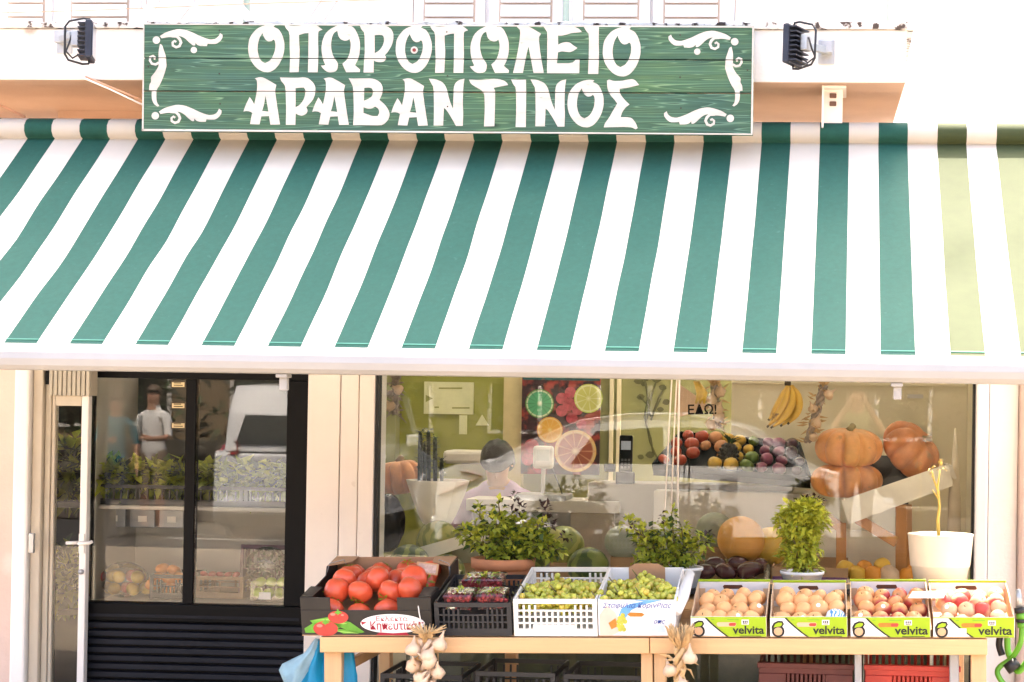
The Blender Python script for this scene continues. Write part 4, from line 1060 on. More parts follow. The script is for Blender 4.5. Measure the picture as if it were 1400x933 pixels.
# bananas
BAN = mat('banana_skin', (.62, .38, .06), .45, .18, 8, .05, 40, spots=((.16, .09, .03), 22, .64))
BTIP = mat('banana_tip', (.06, .04, .02), .7)
bt = thing('banana_bunch', 'bunch of ripe yellow bananas hanging in the window', 'bananas', at(1077, 526, IY - .1))
base = Vector(bt.location); sB = ppm(IY - .1)
for i, (pts, dy) in enumerate(((((1076, 527), (1070, 545), (1061, 562), (1051, 574)), .02), (((1078, 527), (1078, 545), (1068, 567), (1050, 583)), -.015), (((1081, 527), (1089, 548), (1080, 570), (1056, 584)), -.03), (((1083, 527), (1098, 545), (1096, 565), (1078, 579)), .0), (((1080, 527), (1094, 550), (1090, 570), (1068, 582)), .04))):
    P_ = [at(x, y, IY - .1) - base + Vector((0, dy * min(1, j * .6), 0)) for j, (x, y) in enumerate(pts)]
    fine = []
    for j in range(13):
        t = j / 12; fine.append(((1 - t) ** 3) * P_[0] + 3 * (1 - t) ** 2 * t * P_[1] + 3 * (1 - t) * t * t * P_[2] + t ** 3 * P_[3])
    q = MB(); q.tube(fine, [.006, .008, .015, .018, .0195, .020, .020, .0198, .019, .017, .013, .008, .005], 6)
    o = q.build('banana', BAN, bt)
    q = MB(); q.tube([fine[-2] * .3 + fine[-1] * .7, fine[-1] + (fine[-1] - fine[-2]) * .35], .0062, 6); q.build('tip', BTIP, o)
q = MB(); q.tube([(0, 0, .02), (0, 0, -.005)], .016, 10); q.build('crown', BTIP, bt)
q = MB(); q.tube([(0, 0, .02), (0, 0, .3)], .002, 5); q.build('string', CABLE, bt)

# white bowl pot with cactus, left
cp = thing('cactus_pot', 'white flared pot holding a dark candelabra cactus at the left of the window', 'pot', at(598, 690, 1.25))
sC = ppm(1.25); zt_ = (690 - 656) / sC
q = MB(); q.lathe([(20 / sC, -zt_ * .8), (27 / sC, -zt_ * .4), (38 / sC, zt_ * .4), (45 / sC, zt_), (42.5 / sC, zt_), (36 / sC, zt_ * .4)], 8, smooth=False); q.build('pot_body', TRAYW, cp, .004)
q = MB(); q.lathe([(.001, zt_ * .82), (41 / sC, zt_ * .82)], 16); q.build('soil', mat('soil', (.03, .02, .012), .95, .3, 30, .4, 60), cp)
CAC = mat('cactus_green', (.012, .026, .012), .6, .3, 20, .2, 60)
SPN = mat('cactus_leaf', (.03, .055, .02), .6, .3, 20)
for j, (px, y0, y1, r) in enumerate(((574, 658, 590, 3.2), (586, 658, 588, 3.0), (595, 658, 597, 3.0), (604, 658, 626, 2.6), (580, 658, 606, 2.4))):
    a, b = at(px, y0, 1.25 + .02 * (j % 2)) - cp.location, at(px + rr.uniform(-1, 2), y1, 1.25 + .02 * (j % 2)) - cp.location
    q = MB(); q.tube([a, a.lerp(b, .5), b.lerp(a, .06), b], [r / sC, r / sC * 1.05, r / sC * .9, .003], 10); q.build('cactus_stem', CAC, cp)
    q = MB()
    for k in range(70):
        t = rr.uniform(.12, 1); an = rr.uniform(0, 6.28); p = a.lerp(b, t); d = Vector((math.cos(an), math.sin(an), .5)); q.leaf(p + d * (r / sC * .8), d, (0, 0, 1), .026, .012, 0, .1)
    l = q.build('cactus_leaves', SPN, cp); l['kind'] = 'stuff'
# black plastic sack below it
q = MB(); p = at(530, 715, 1.2); q.ball((0, 0, 0), (.085, .09, .15), 26, 16, 0, None, lambda a, t: 1 + .09 * math.sin(6 * a + 4 * t) + .06 * math.sin(13 * a - 7 * t)); o = q.build('plastic_sack', mat('black_plastic_sack', (.03, .028, .03), .25, .2, 10, .4, 30)); o.location = p
tag(o, 'crumpled black plastic sack at the lower left corner of the window', 'sack')

# melon bench: sloping white board and crates
DKOLV = mat('dark_olive_panel', (.10, .10, .055), .7, .3, 6)
bn = thing('display_bench', 'long low white display bench under the melons inside the window', 'bench', (0, 0, 0))
zb_ = az(800, 1.0, 800)
q = MB(); q.box(x_pier1 + .10, x_win1 - .10, .72, 1.35, zb_ - .03, zb_); q.build('top', TRAYW, bn, .004)
q = MB(); q.box(x_pier1 + .12, x_win1 - .12, .80, .82, .03, zb_ - .032); q.build('front_panel', DKOLV, bn, .003)
for x in (x_pier1 + .15, -.9, .1, x_win1 - .2):
    q = MB(); q.box(x, x + .04, .755, .795, .03, zb_ - .031); q.build('leg', TRAYW, bn, .003)
q = MB(); a, b = at(512, 766, .85), at(694, 715, 1.05); dn = Vector((0, 0, -.075))
q.poly([a, b, b + dn * .7, a + dn], (0, .02, 0)); tag(q.build('sloping_board', TRAYW, bevel=.003), 'white board sloping up to the right at the window lower left', 'board')
def wm_mat(name, base, stripe, sc_=7, th=.5):
    M = mat(name, base, .4, .15, 10)
    nt = M.node_tree; N = nt.nodes; L = nt.links; b = N['Principled BSDF']
    src = b.inputs['Base Color'].links[0].from_socket
    wv = N.new('ShaderNodeTexWave'); wv.inputs['Scale'].default_value = sc_; wv.inputs['Distortion'].default_value = 6; wv.inputs['Detail'].default_value = 3
    wv.inputs['Detail Scale'].default_value = 2
    tc = N.new('ShaderNodeTexCoord'); L.new(tc.outputs['Object'], wv.inputs[0])
    rp = N.new('ShaderNodeValToRGB'); rp.color_ramp.elements[0].position, rp.color_ramp.elements[1].position = th - .12, th + .12
    L.new(wv.outputs['Fac'], rp.inputs[0])
    mx = N.new('ShaderNodeMixRGB'); mx.inputs[2].default_value = stripe + (1,); L.new(rp.outputs[0], mx.inputs[0]); L.new(src, mx.inputs[1]); L.new(mx.outputs[0], b.inputs['Base Color'])
    return M
WMD = wm_mat('watermelon_skin', (.035, .07, .018), (.16, .20, .04), 5)
WML = wm_mat('pale_watermelon_skin', (.20, .24, .06), (.36, .36, .10), 5)
GMEL = mat('grey_melon_skin', (.30, .32, .25), .5, .12, 8, .1, 40)
YMEL = mat('yellow_melon_skin', (.62, .38, .05), .45, .15, 6, .15, 30)
OMEL = mat('orange_melon_skin', (.70, .34, .07), .45, .12, 6, .15, 30)
mel = [(560, 772, 29, .80, WMD, 'striped dark watermelon under the white board behind the tomatoes'),
 (598, 740, 29, 1.15, WML, 'pale striped melon standing behind the white sloping board'),
 (612, 781, 24, .82, WMD, 'dark watermelon right of the striped one behind the tomatoes'),
 (640, 745, 30, 1.2, GMEL, 'pale grey melon behind the terracotta pot plant'),
 (720, 752, 36, 1.05, WMD, 'dark green watermelon behind the right side of the terracotta pot plant'),
 (771, 746, 28, 1.1, WML, 'pale melon left of the grey melon in the middle of the window'),
 (804, 775, 28, .85, WMD, 'dark watermelon behind the white grape crate'),
 (851, 742, 24, 1.0, GMEL, 'round grey melon left of the white bucket plant'),
 (912, 745, 26, 1.05, GMEL, 'grey melon behind the white bucket plant'),
 (978, 726, 26, 1.2, GMEL, 'large grey melon behind the orange melon'),
 (1013, 738, 33, 1.0, OMEL, 'large orange melon above the aubergines'),
 (1052, 748, 28, 1.08, YMEL, 'yellow melon between the orange melon and the basil'),
 (1094, 772, 20, 1.08, YMEL, 'yellow melon behind the basil pot')]
for (px, py, rp_, Y, M, lb) in mel:
    r = rp_ / ppm(Y); q = MB(); q.ball((0, 0, 0), (r, r * 1.05, r * .96), 24, 16)
    o = q.build('watermelon' if M in (WMD, WML) else 'melon', M); p = at(px, py, Y); o.location = p; o.rotation_euler = (rr.uniform(-.5, .5), rr.uniform(-.5, .5), rr.uniform(0, 6))
    tag(o, lb, 'melon')
    q = MB(); q.box(p.x - r * .6, p.x + r * .6, Y - r * .6, Y + r * .6, zb_ + .001, max(zb_ + .02, p.z - r * .8))
    if p.z - r * .8 > zb_ + .03: tag(q.build('carton', mat('carton', (.36, .22, .12), .8, .1, 8)), 'plain carton under the ' + ' '.join(lb.split()[:9]), 'carton')
# aubergines in a clear tray
EGG = mat('aubergine_skin', (.055, .013, .022), .18, .3, 6, coat=.5)
ec = open_crate('clear_tray', 'clear plastic tray of dark aubergines behind the left peach box', 'tray', at(1001, 796, .72) + Vector((0, 0, -.02)), 98 / ppm(.72), .30, .11, CLEAR, rows=1, cols=3, handle=False)
for i, (px, py, rx, ry) in enumerate(((962, 782, 16, 11), (990, 781, 17, 11), (1022, 780, 19, 12), (976, 771, 16, 10), (1008, 770, 16, 10), (1038, 774, 12, 11))):
    Y = .82 + .05 * (i > 2); s_ = ppm(Y)
    t = thing('aubergine', f'{["leftmost", "second", "third", "upper left", "upper right", "rightmost"][i]} glossy dark aubergine in the clear tray', 'aubergine', at(px, py, Y), (rr.uniform(-.3, .3), rr.uniform(-.3, .3), rr.uniform(-.6, .6)), 'aubergines in the clear tray')
    q = MB(); q.ball((0, 0, 0), (rx / s_, ry / s_, ry / s_), 16, 12, 0, None, lambda a, t_: 1 + .12 * math.cos(a)); q.build('flesh', EGG, t)
    q = MB(); q.tube([(-rx / s_ * .85, 0, 0), (-rx / s_ * 1.1, 0, .01)], [.014, .006], 8); q.build('calyx', STEM, t)
# purple printed carton
pc = thing('printed_carton', 'brown carton with purple print behind the basil pot', 'carton', at(1107, 797, .75), (0, 0, 0))
w_ = 104 / ppm(.75); CART = mat('brown_card', (.40, .25, .14), .8, .08, 8)
for (x0, x1, y0, y1) in ((-w_ / 2, w_ / 2, 0, .006), (-w_ / 2, w_ / 2, .294, .30), (-w_ / 2, -w_ / 2 + .006, .0062, .2938), (w_ / 2 - .006, w_ / 2, .0062, .2938)):
    q = MB(); q.box(x0, x1, y0, y1, -.03, .10 if y0 > .2 else .072); q.build('wall', CART, pc)
q = MB(); q.box(-w_ / 2 + .004, w_ / 2 - .004, -.002, -.0005, -.028, .028); q.build('purple_print', mat('purple_print', (.10, .03, .14), .6), pc)
q = MB(); q.box(w_ * .12, w_ * .34, -.004, -.0022, -.02, .012); q.build('paper_label', WHITE, pc)
# oranges at the right
ORG = mat('orange_peel', (.66, .26, .03), .45, .12, 8, .2, 120)
for i, (px, py, r, M) in enumerate(((1172, 785, 13, YMEL), (1194, 786, 14, ORG), (1216, 787, 15, GARL), (1240, 787, 12, ORG), (1182, 776, 11, ORG), (1206, 774, 12, YMEL), (1156, 778, 13, YMEL), (1250, 782, 12, ORG))):
    fruit('orange', f'{ORD[i]} citrus fruit of the loose heap behind the red nectarine box', 'orange', at(px, py, .80 + .03 * (i > 3)), r / ppm(.8), M, 'citrus heap at the window foot', .95)

# counter, scale, card terminal, posters
CNT = mat('white_counter', (.62, .58, .52), .4, .05, 5)
CY_ = 1.75
ct = thing('counter', 'pale shop counter in front of the seated person', 'counter', (0, 0, 0))
a, b = at(700, 697, CY_), at(842, 683, CY_)
q = MB(); q.box(a.x - .25, b.x + .02, CY_, CY_ + .35, a.z - .01, b.z - .012); q.build('top', CNT, ct, .004)
q = MB(); q.box(a.x - .22, b.x - .16, CY_ + .03, CY_ + .3, .03, a.z - .011); q.build('panel', mat('counter_grey', (.28, .27, .27), .5), ct, .004)
q = MB(); c_ = at(810, 717, CY_ + .02); q.box(c_.x - .12, c_.x + .12, CY_ + .02, CY_ + .3, .03, c_.z + .06); q.build('drawer_unit', mat('counter_beige', (.46, .40, .33), .5), ct, .005)
sc_ = thing('weighing_scale', 'white weighing scale with a raised square display on the counter', 'scale', at(742, 683, CY_ + .1))
zz = (683 - 625) / ppm(CY_ + .1)
q = MB(); q.box(-.055, .055, -.02, .03, zz - .062, zz + .062); q.build('display_head', CNT, sc_, .015)
q = MB(); q.box(-.035, .035, -.0225, -.0205, zz - .018, zz + .042); q.build('screen', mat('lcd', (.45, .46, .40), .2), sc_)
q = MB(); q.tube([(0, .005, .02), (0, .005, zz - .06)], .012, 10); q.build('pole', FRAMEW, sc_)
q = MB(); q.box(-.14, .14, -.10, .16, -.01, .03); q.build('platform', GALV, sc_, .006)
q = MB(); q.tube([(.05, .0, zz - .06), (.09, .02, zz - .16), (.14, .0, zz - .3), (.19, .0, zz - .38)], .003, 6); q.build('cable', CABLE, sc_)
ctm = thing('card_terminal', 'black card payment terminal with a lit blue screen on the counter', 'terminal', at(855, 650, CY_ + .05), (R(-14), 0, R(4)))
h_ = 56 / ppm(CY_)
q = MB(); q.box(-.036, .036, -.02, .02, .015, h_); q.build('housing', BLACK, ctm, .008)
q = MB(); q.box(-.026, .026, -.0225, -.0205, h_ * .62, h_ * .84); q.build('screen', mat('terminal_screen', (.42, .48, .62), .2), ctm)
KEYM = mat('key_grey', (.08, .08, .085), .5)
for i in range(9):
    q = MB(); x, z = -.018 + .018 * (i % 3), h_ * .18 + .02 * (i // 3); q.box(x - .006, x + .006, -.024, -.0205, z - .006, z + .006); q.build('key', KEYM, ctm)
q = MB(); q.box(-.05, .05, -.03, .04, -.05, .014); q.build('stand', BLACK, ctm, .006)
q = MB(); q.box(-.115, -.055, -.02, .02, .02, .06); q.build('side_reader', BLACK, ctm, .008)
q = MB(); p = at(856, 660, CY_ + .08); q.box(p.x - .2, p.x + .9, CY_ + .03, CY_ + .32, p.z - .3, p.z - .0); tag(q.build('cabinet', mat('pale_cabinet', (.36, .32, .26), .6, .06, 3), bevel=.005), 'pale cabinet under the card terminal', 'cabinet')
# poster of cut fruit
PY = GY - .075
po = thing('fruit_poster', 'poster of cut kiwi and citrus fruit on the shop back wall', 'poster', at(766, 580, PY))
def slice_mat(name, rind, flesh, core, spokes, streak):
    M = bpy.data.materials.new(name); M.use_nodes = True
    nt = M.node_tree; N = nt.nodes; L = nt.links; b = N['Principled BSDF']; b.inputs['Roughness'].default_value = .5
    tc = N.new('ShaderNodeTexCoord'); sx = N.new('ShaderNodeSeparateXYZ'); L.new(tc.outputs['Object'], sx.inputs[0])
    ln = N.new('ShaderNodeVectorMath'); ln.operation = 'LENGTH'
    cb = N.new('ShaderNodeCombineXYZ'); L.new(sx.outputs[0], cb.inputs[0]); L.new(sx.outputs[2], cb.inputs[2]); L.new(cb.outputs[0], ln.inputs[0])
    rp = N.new('ShaderNodeValToRGB'); e = rp.color_ramp.elements; e[0].position, e[0].color = .0, core + (1,); e[1].position, e[1].color = .22, flesh + (1,)
    x = e.new(.80); x.color = flesh + (1,); x = e.new(.88); x.color = core + (1,); x = e.new(.95); x.color = rind + (1,)
    mr = N.new('ShaderNodeMath'); mr.operation = 'MULTIPLY'; mr.inputs[1].default_value = 1.0
    L.new(ln.outputs['Value'], mr.inputs[0]); M['radius_node'] = mr.name
    L.new(mr.outputs[0], rp.inputs[0])
    at_ = N.new('ShaderNodeMath'); at_.operation = 'ARCTAN2'; L.new(sx.outputs[2], at_.inputs[0]); L.new(sx.outputs[0], at_.inputs[1])
    mu = N.new('ShaderNodeMath'); mu.operation = 'MULTIPLY'; mu.inputs[1].default_value = spokes; L.new(at_.outputs[0], mu.inputs[0])
    si = N.new('ShaderNodeMath'); si.operation = 'COSINE'; L.new(mu.outputs[0], si.inputs[0])
    r2 = N.new('ShaderNodeValToRGB'); r2.color_ramp.elements[0].position, r2.color_ramp.elements[1].position = .75, 1.
    r2.color_ramp.elements[1].color = (.7, .7, .7, 1); L.new(si.outputs[0], r2.inputs[0])
    mx = N.new('ShaderNodeMixRGB'); mx.inputs[2].default_value = streak + (1,); L.new(r2.outputs[0], mx.inputs[0]); L.new(rp.outputs[0], mx.inputs[1]); L.new(mx.outputs[0], b.inputs['Base Color'])
    return M, mr
sP = ppm(PY)
q = MB(); a, b = at(714, 515, PY) - po.location, at(819, 650, PY) - po.location
q.box(a.x, b.x, 0, .02, b.z, a.z + .10); q.build('board', mat('poster_ground', (.035, .012, .018), .5, .5, 14, spots=((.30, .04, .03), 9, .5)), po)
q = MB(); q.box(a.x + .004, b.x - .004, -.003, -.0005, a.z - .02, a.z + .098); q.build('teal_field', mat('poster_teal', (.02, .10, .11), .5, .4, 16, spots=((.28, .10, .04), 14, .6)), po)
for i, (px, py, r, args) in enumerate((
    (738, 552, 20, ((.10, .22, .04), (.08, .36, .17), (.60, .66, .44), 14, (.03, .16, .07))),
    (752, 588, 18, ((.60, .26, .02), (.66, .34, .03), (.70, .55, .20), 10, (.70, .45, .10))),
    (787, 617, 29, ((.62, .40, .14), (.26, .06, .03), (.60, .42, .22), 11, (.55, .28, .14))),
    (805, 545, 20, ((.40, .46, .06), (.42, .42, .10), (.60, .60, .35), 9, (.60, .58, .30))))):
    M, mr = slice_mat(('kiwi', 'orange', 'grapefruit', 'lime')[i] + '_slice', *args); mr.inputs[1].default_value = sP / r
    c_ = at(px, py, PY) - po.location; rad = r / sP
    q = MB(); q.sheet([(rad * math.cos(2 * math.pi * k / 36), 0, rad * math.sin(2 * math.pi * k / 36)) for k in range(36)])
    o = q.build('fruit_slice', M, po); o.location = c_ + Vector((0, -.006 - .002 * i, 0)); o['label'] = ('kiwi', 'orange', 'grapefruit', 'lime')[i] + ' slice on the poster'
RASP = mat('raspberry_print', (.36, .05, .07), .5, .4, 40)
for i, (px, py, r) in enumerate(((768, 545, 8), (780, 537, 8), (778, 553, 9), (790, 560, 8), (768, 562, 8), (782, 572, 8), (727, 610, 10), (722, 628, 9), (737, 638, 9), (795, 580, 7))):
    c_ = at(px, py, PY) - po.location; rad = r / sP
    q = MB(); q.sheet([(rad * math.cos(2 * math.pi * k / 16), 0, rad * math.sin(2 * math.pi * k / 16)) for k in range(16)]); o = q.build('printed_berry', RASP, po); o.location = c_ + Vector((0, -.0045 - .0001 * i, 0))
# notices on the green wall
def notice(px0, py0, px1, py1, label, M=CREAMW, name='notice'):
    a, b = at(px0, py0, GY - .012), at(px1, py1, GY - .012); q = MB(); q.box(a.x, b.x, GY - .012, GY - .002, b.z, a.z); return tag(q.build(name, M), label, 'notice')
PAP = mat('pale_green_paper', (.60, .60, .36), .7)
n_ = notice(580, 522, 647, 567, 'large pale notice on the green wall above the seated person', PAP)
q = MB(); q.sheet([at(582, 540, GY - .014), at(592, 545, GY - .014), at(582, 550, GY - .014)]); q.build('arrow_print', mat('print_olive', (.25, .26, .08), .7), n_)
q = MB(); [q.sheet([at(x, y, GY - .0145), at(x, y + 2, GY - .0145), at(x + w, y + 2, GY - .0145), at(x + w, y, GY - .0145)][::1]) for x, y, w in ((594, 556, 6), (618, 557, 24), (600, 530, 32))]; q.build('print_line', mat('print_olive', (.25, .26, .08), .7), n_)
notice(628, 568, 638, 594, 'small upright paper strip under the large notice on the green wall', PAP)
q = MB(); q.poly([at(650, 582, GY - .012), at(668, 582, GY - .012), at(659, 567, GY - .012)], (0, .008, 0)); tag(q.build('warning_sign', PAP), 'small pale triangular sign on the green wall', 'sign')
q = MB(); q.box(*sorted((at(605, 640, GY - .3).x, at(665, 615, GY - .3).x)), GY - .3, GY - .02, at(605, 634, GY - .3).z, at(605, 616, GY - .3).z); tag(q.build('wall_unit', CNT, bevel=.02), 'white wall unit on the green wall left of the seated person', 'unit')
# plant silhouettes painted on the wall
ws = thing('wall_sticker', 'dark climbing plant sticker on the pale wall left of the white cords', 'sticker', at(890, 580, GY + .014)); o_ = Vector(ws.location)
DKOL = mat('sticker_olive', (.10, .10, .04), .7)
def wp(x, y): return at(x, y, GY + .014) - o_
for i, pts in enumerate((((882, 520), (886, 545), (881, 570), (890, 600), (893, 620)), ((897, 522), (888, 550), (884, 580), (889, 605), (900, 630)), ((875, 542), (884, 552), (890, 570)), ((903, 545), (896, 560), (890, 575)), ((910, 528), (900, 545), (893, 565)))):
    q = MB(); q.tube([wp(*p) for p in pts], .006, 6); q.build('vine', DKOL, ws)
for i, (x, y, r) in enumerate(((873, 521, 7), (883, 517, 6), (898, 518, 8), (876, 543, 6), (906, 530, 6), (911, 550, 6), (903, 560, 5), (880, 525, 5), (889, 622, 7), (898, 632, 6), (876, 625, 5))):
    c_ = wp(x, y); q = MB(); rad = r / ppm(GY); an = rr.uniform(0, 3)
    q.poly([c_ + Vector((rad * math.cos(k * .785 + an) * (1 if k % 2 else .8), 0, rad * .7 * math.sin(k * .785 + an))) for k in range(8)], (0, -.003, 0)); q.build('painted_leaf', DKOL, ws)
# sloping fruit display at the back
FD = thing('fruit_display', 'black edged sloping display tray of mixed fruit behind the white cords', 'display', (0, 0, 0))
DY = 1.55
f0, f1, f2, f3 = at(893, 642, DY), at(1108, 660, DY), at(1092, 612, DY + .42), at(930, 598, DY + .42)
q = MB(); q.poly([f0, f1, f2, f3], (0, .01, -.03)); q.build('tray', BLACK, FD, .003)
for a, b in ((f0, f1), (f1, f2), (f2, f3), (f3, f0)):
    q = MB(); q.bar(a + Vector((0, 0, .015)), b + Vector((0, 0, .015)), .014, .035); q.build('rim', BLACK, FD, .003)
q = MB(); q.box(f0.x, f1.x, DY + .05, DY + .4, .03, min(f0.z, f1.z) - .06); q.build('plinth', CNT, FD, .004)
TOM2 = mat('far_tomato', (.46, .07, .03), .3, .2, 8, coat=.3)
PEACHF = mat('far_peach', (.62, .30, .14), .5, .3, 10)
GREENP = mat('green_pepper', (.14, .22, .03), .35, .3, 8, coat=.2)
BEET = mat('purple_onion', (.26, .07, .13), .35, .3, 8, coat=.2)
kinds = [('tomato', TOM2), ('tomato', TOM2), ('peach', PEACHF), ('lemon', YELF), ('lemon', YELF), ('green_pepper', GREENP), ('onion', BEET), ('onion', BEET), ('aubergine', EGG)]
rn = ['front', 'second', 'third', 'back']
for r in range(4):
    for c in range(9):
        v = (r + .5) / 4; u = (c + .5 + .3 * (r % 2)) / 9.3
        p = f0.lerp(f1, u).lerp(f3.lerp(f2, u), v) + Vector((rr.uniform(-.01, .01), 0, .035))
        if c in (2,) and r < 2: continue
        kk = min(8, max(0, c + rr.choice((-1, 0, 0, 0)) if r else c))
        nm, M = kinds[kk]
        fruit(nm, f'{nm.replace("_", " ")} in the {rn[r]} row of the sloping fruit display, {ORD[c]} from the left', nm.replace('_', ' '), p, rr.uniform(.030, .042), M, 'fruit on the sloping display', rr.uniform(.8, 1), 1, n=12, m=8)
pi = thing('pineapple', 'dark pineapple standing in the sloping fruit display', 'pineapple', at(993, 640, DY + .1), (R(-6), R(8), 0))
PINE = mat('pineapple_skin', (.045, .04, .03), .5, .4, 40)
q = MB(); q.lathe([(.025, 0), (.045, .02), (.05, .06), (.045, .10), (.028, .13)], 20, lobes=lambda a, t: 1 + .03 * math.cos(10 * a)); q.build('fruit_body', PINE, pi)
for i in range(6):
    for j in range(11):
        z = .012 + .02 * i; rz_ = .05 * math.sin(math.pi * (.15 + .7 * (z / .13))) + .002; an = 2 * math.pi * (j + .5 * (i % 2)) / 11
        q = MB(); q.ball((0, 0, 0), (.009, .006, .009), 6, 4); e = q.build('eye', PINE, pi); e.location = (rz_ * math.cos(an), rz_ * math.sin(an), z)
q = MB()
for i in range(26): an = rr.uniform(0, 6.28); q.leaf((.01 * math.cos(an), .01 * math.sin(an), .125), (math.cos(an) * .7, math.sin(an) * .7, rr.uniform(.6, 1.6)), (0, 0, 1), rr.uniform(.04, .09), .012, 0, .15)
q.build('crown', LEAFD, pi)
# cords hanging in front of the glass
cords = (((919, 508), (915, 580), (908, 715)), ((926, 508), (921, 590), (917, 722)), ((929, 508), (927, 600), (926, 748)))
CORD = mat('white_cord', (.75, .68, .60), .7)
for i, pts in enumerate(cords):
    P_ = [at(x, y, .30) for x, y in pts]; f = [((1 - t) ** 2) * P_[0] + 2 * (1 - t) * t * P_[1] + t * t * P_[2] for t in [k / 10 for k in range(11)]]
    q = MB(); q.tube(f, .0036 if i < 2 else .005, 6); tag(q.build('hanging_cord', CORD), ['leftmost thin white cord hanging from the awning in front of the window', 'middle white cord of the three hanging in front of the window', 'thickest white cord of the three, hanging lowest before the window'][i], 'cord', 'white cords in front of the window')
q = MB(); a, b = at(1243, 539, 1.9), at(1265, 545, 1.9); q.box(a.x, b.x, CWY - .012, CWY - .001, b.z, a.z); tag(q.build('wall_label', SHUT), 'small pale label high on the cream wall at right', 'label')

# ------------------------------------------------------------------ the street behind the camera, mirrored in the glass
CARW = mat('white_car_paint', (.76, .76, .76), .25, .02, 3, coat=.6)
CGLASS = mat('dark_car_glass', (.012, .015, .014), .05, .1, 5, spec=.6)
TYRE = mat('tyre', (.02, .02, .02), .8); RIM = mat('rim', (.4, .4, .42), .3, metal=.8)
REDL = mat('tail_light_red', (.42, .012, .02), .15, .1, 10, coat=.6); CLR = mat('clear_lamp', (.55, .58, .62), .15, coat=.6)
def car(name, label, x_rear, y_side, L_, H, W, tall, z0=-.16, rot=None):
    """rear towards -x, its right side towards +y at y_side"""
    t = thing(name, label, 'car', (x_rear, y_side - W / 2, z0)) if not rot else thing(name, label, 'car', (rot[0], rot[1], z0), (0, 0, rot[2]))
    if not tall:
        low = [(0, .30), (.0, .70), (.03, .96), (.20, 1.02), (2.0, 1.05), (3.84, 1.03), (4.25, .92), (4.60, .76), (L_, .55), (L_, .32)]
        gh = [(.45, 1.02), (1.05, 1.34), (1.48, 1.52), (2.02, 1.595), (2.67, 1.595), (3.24, 1.46), (3.56, 1.26), (3.98, 1.0)]
        win = [((1.40, 1.06), (1.66, 1.40), (2.35, 1.455), (2.37, 1.06)), ((2.45, 1.06), (2.43, 1.455), (2.88, 1.45), (3.30, 1.33), (3.74, 1.07))]
    else:
        low = [(0, .30), (.0, .70), (.02, 1.02), (.20, 1.06), (L_ * .62, 1.06), (L_ * .75, 1.02), (L_ * .95, .86), (L_, .70), (L_, .32)]
        gh = [(.03, 1.04), (.16, 1.50), (.36, H - .03), (1.2, H), (2.2, H - .04), (2.60, H - .16), (3.20, 1.06)]
        win = [((.34, 1.12), (.42, H - .16), (1.10, H - .12), (1.12, 1.12)), ((1.22, 1.12), (1.20, H - .12), (1.98, H - .12), (2.02, 1.12)), ((2.12, 1.12), (2.08, H - .13), (2.30, H - .16), (2.92, 1.12))]
    w = W / 2
    def loft(prof, widths):
        q = MB(); k = len(prof); vs = []
        for y, sc__ in widths:
            cx_ = sum(p[0] for p in prof) / k; zb0 = min(p[1] for p in prof)
            vs += [((p[0] - cx_) * sc__ + cx_, y, (p[1] - zb0) * (1 - (1 - sc__) * .6) + zb0) for p in prof]
        fs = [(i * k + j, i * k + (j + 1) % k, (i + 1) * k + (j + 1) % k, (i + 1) * k + j) for i in range(len(widths) - 1) for j in range(k)]
        fs += [tuple(range(k)), tuple(range(len(vs) - 1, len(vs) - k - 1, -1))]
        q.add(vs, fs, 0); return q
    arch = low
    q = loft(arch, [(-w, .975), (-w + .05, 1), (w - .05, 1), (w, .975)]); q.build('body', CARW, t, .05, seg=3)
    q = loft(gh, [(-w + .14, .95), (-w + .10, .985), (-w + .30, 1), (w - .30, 1), (w - .10, .985), (w - .14, .95)]); q.build('roof', CARW, t, .03, seg=3)
    for s_ in (-1, 1):
        for wn_ in win:
            q = MB(); q.poly([(x, s_ * (w - .128), z) for x, z in wn_], (0, s_ * .012, 0)); q.build('window', CGLASS, t)
        for xw in (L_ * .19, L_ * .80):
            o = obj('wheel', None, t, (xw, s_ * (w - .08), .32)); 
            q = MB(); q.lathe([(.20, -.10), (.31, -.10), (.32, -.07), (.32, .07), (.31, .10), (.20, .10)], 28, M=Matrix.Rotation(R(90), 3, 'X')); q.build('tyre', TYRE, o)
            q = MB(); q.lathe([(.02, -.112), (.20, -.105), (.205, .105), (.02, .112)], 20, M=Matrix.Rotation(R(90), 3, 'X')); q.build('rim', RIM, o)
            q = MB(); q.lathe([(.35, -.02), (.38, -.02), (.38, .02), (.35, .02)], 28, (xw, s_ * (w + .002), .33), M=Matrix.Rotation(R(90), 3, 'X')); q.build('wheel_arch', CARW, t)
        zt_ = .90 if not tall else 1.16
        q = MB(); q.poly([(-.015, s_ * (w - .30), zt_), (-.012, s_ * (w - .30), zt_ - .14), (.06, s_ * (w + .020), zt_ - .18), (.52, s_ * (w + .020), zt_ + .02), (.30, s_ * (w + .020), zt_ + .07)], (0, s_ * .008, .002)); q.build('tail_light', REDL, t)
        q = MB(); q.box(L_ * .955, L_ + .004, s_ * w - s_ * .35 if s_ > 0 else -w + .02, s_ * w - s_ * .02 if s_ > 0 else -w + .35, .58, .70); q.build('headlight', CLR, t, .01)
        for xd in (L_ * .33, L_ * .53):
            q = MB(); q.box(xd, xd + .16, s_ * w - .012, s_ * w + .03, .90 if not tall else .96, .93 if not tall else .99); q.build('handle', CARW, t, .008)
        q = MB(); q.box(L_ * .62, L_ * .66, s_ * (w + .02) - .08, s_ * (w + .02) + .08, .92 if not tall else 1.08, 1.04 if not tall else 1.24); q.build('mirror', CARW, t, .03)
    ra, rb = ((.05, 1.13), (.13, 1.47)) if tall else ((.62, 1.10), (1.0, 1.30))
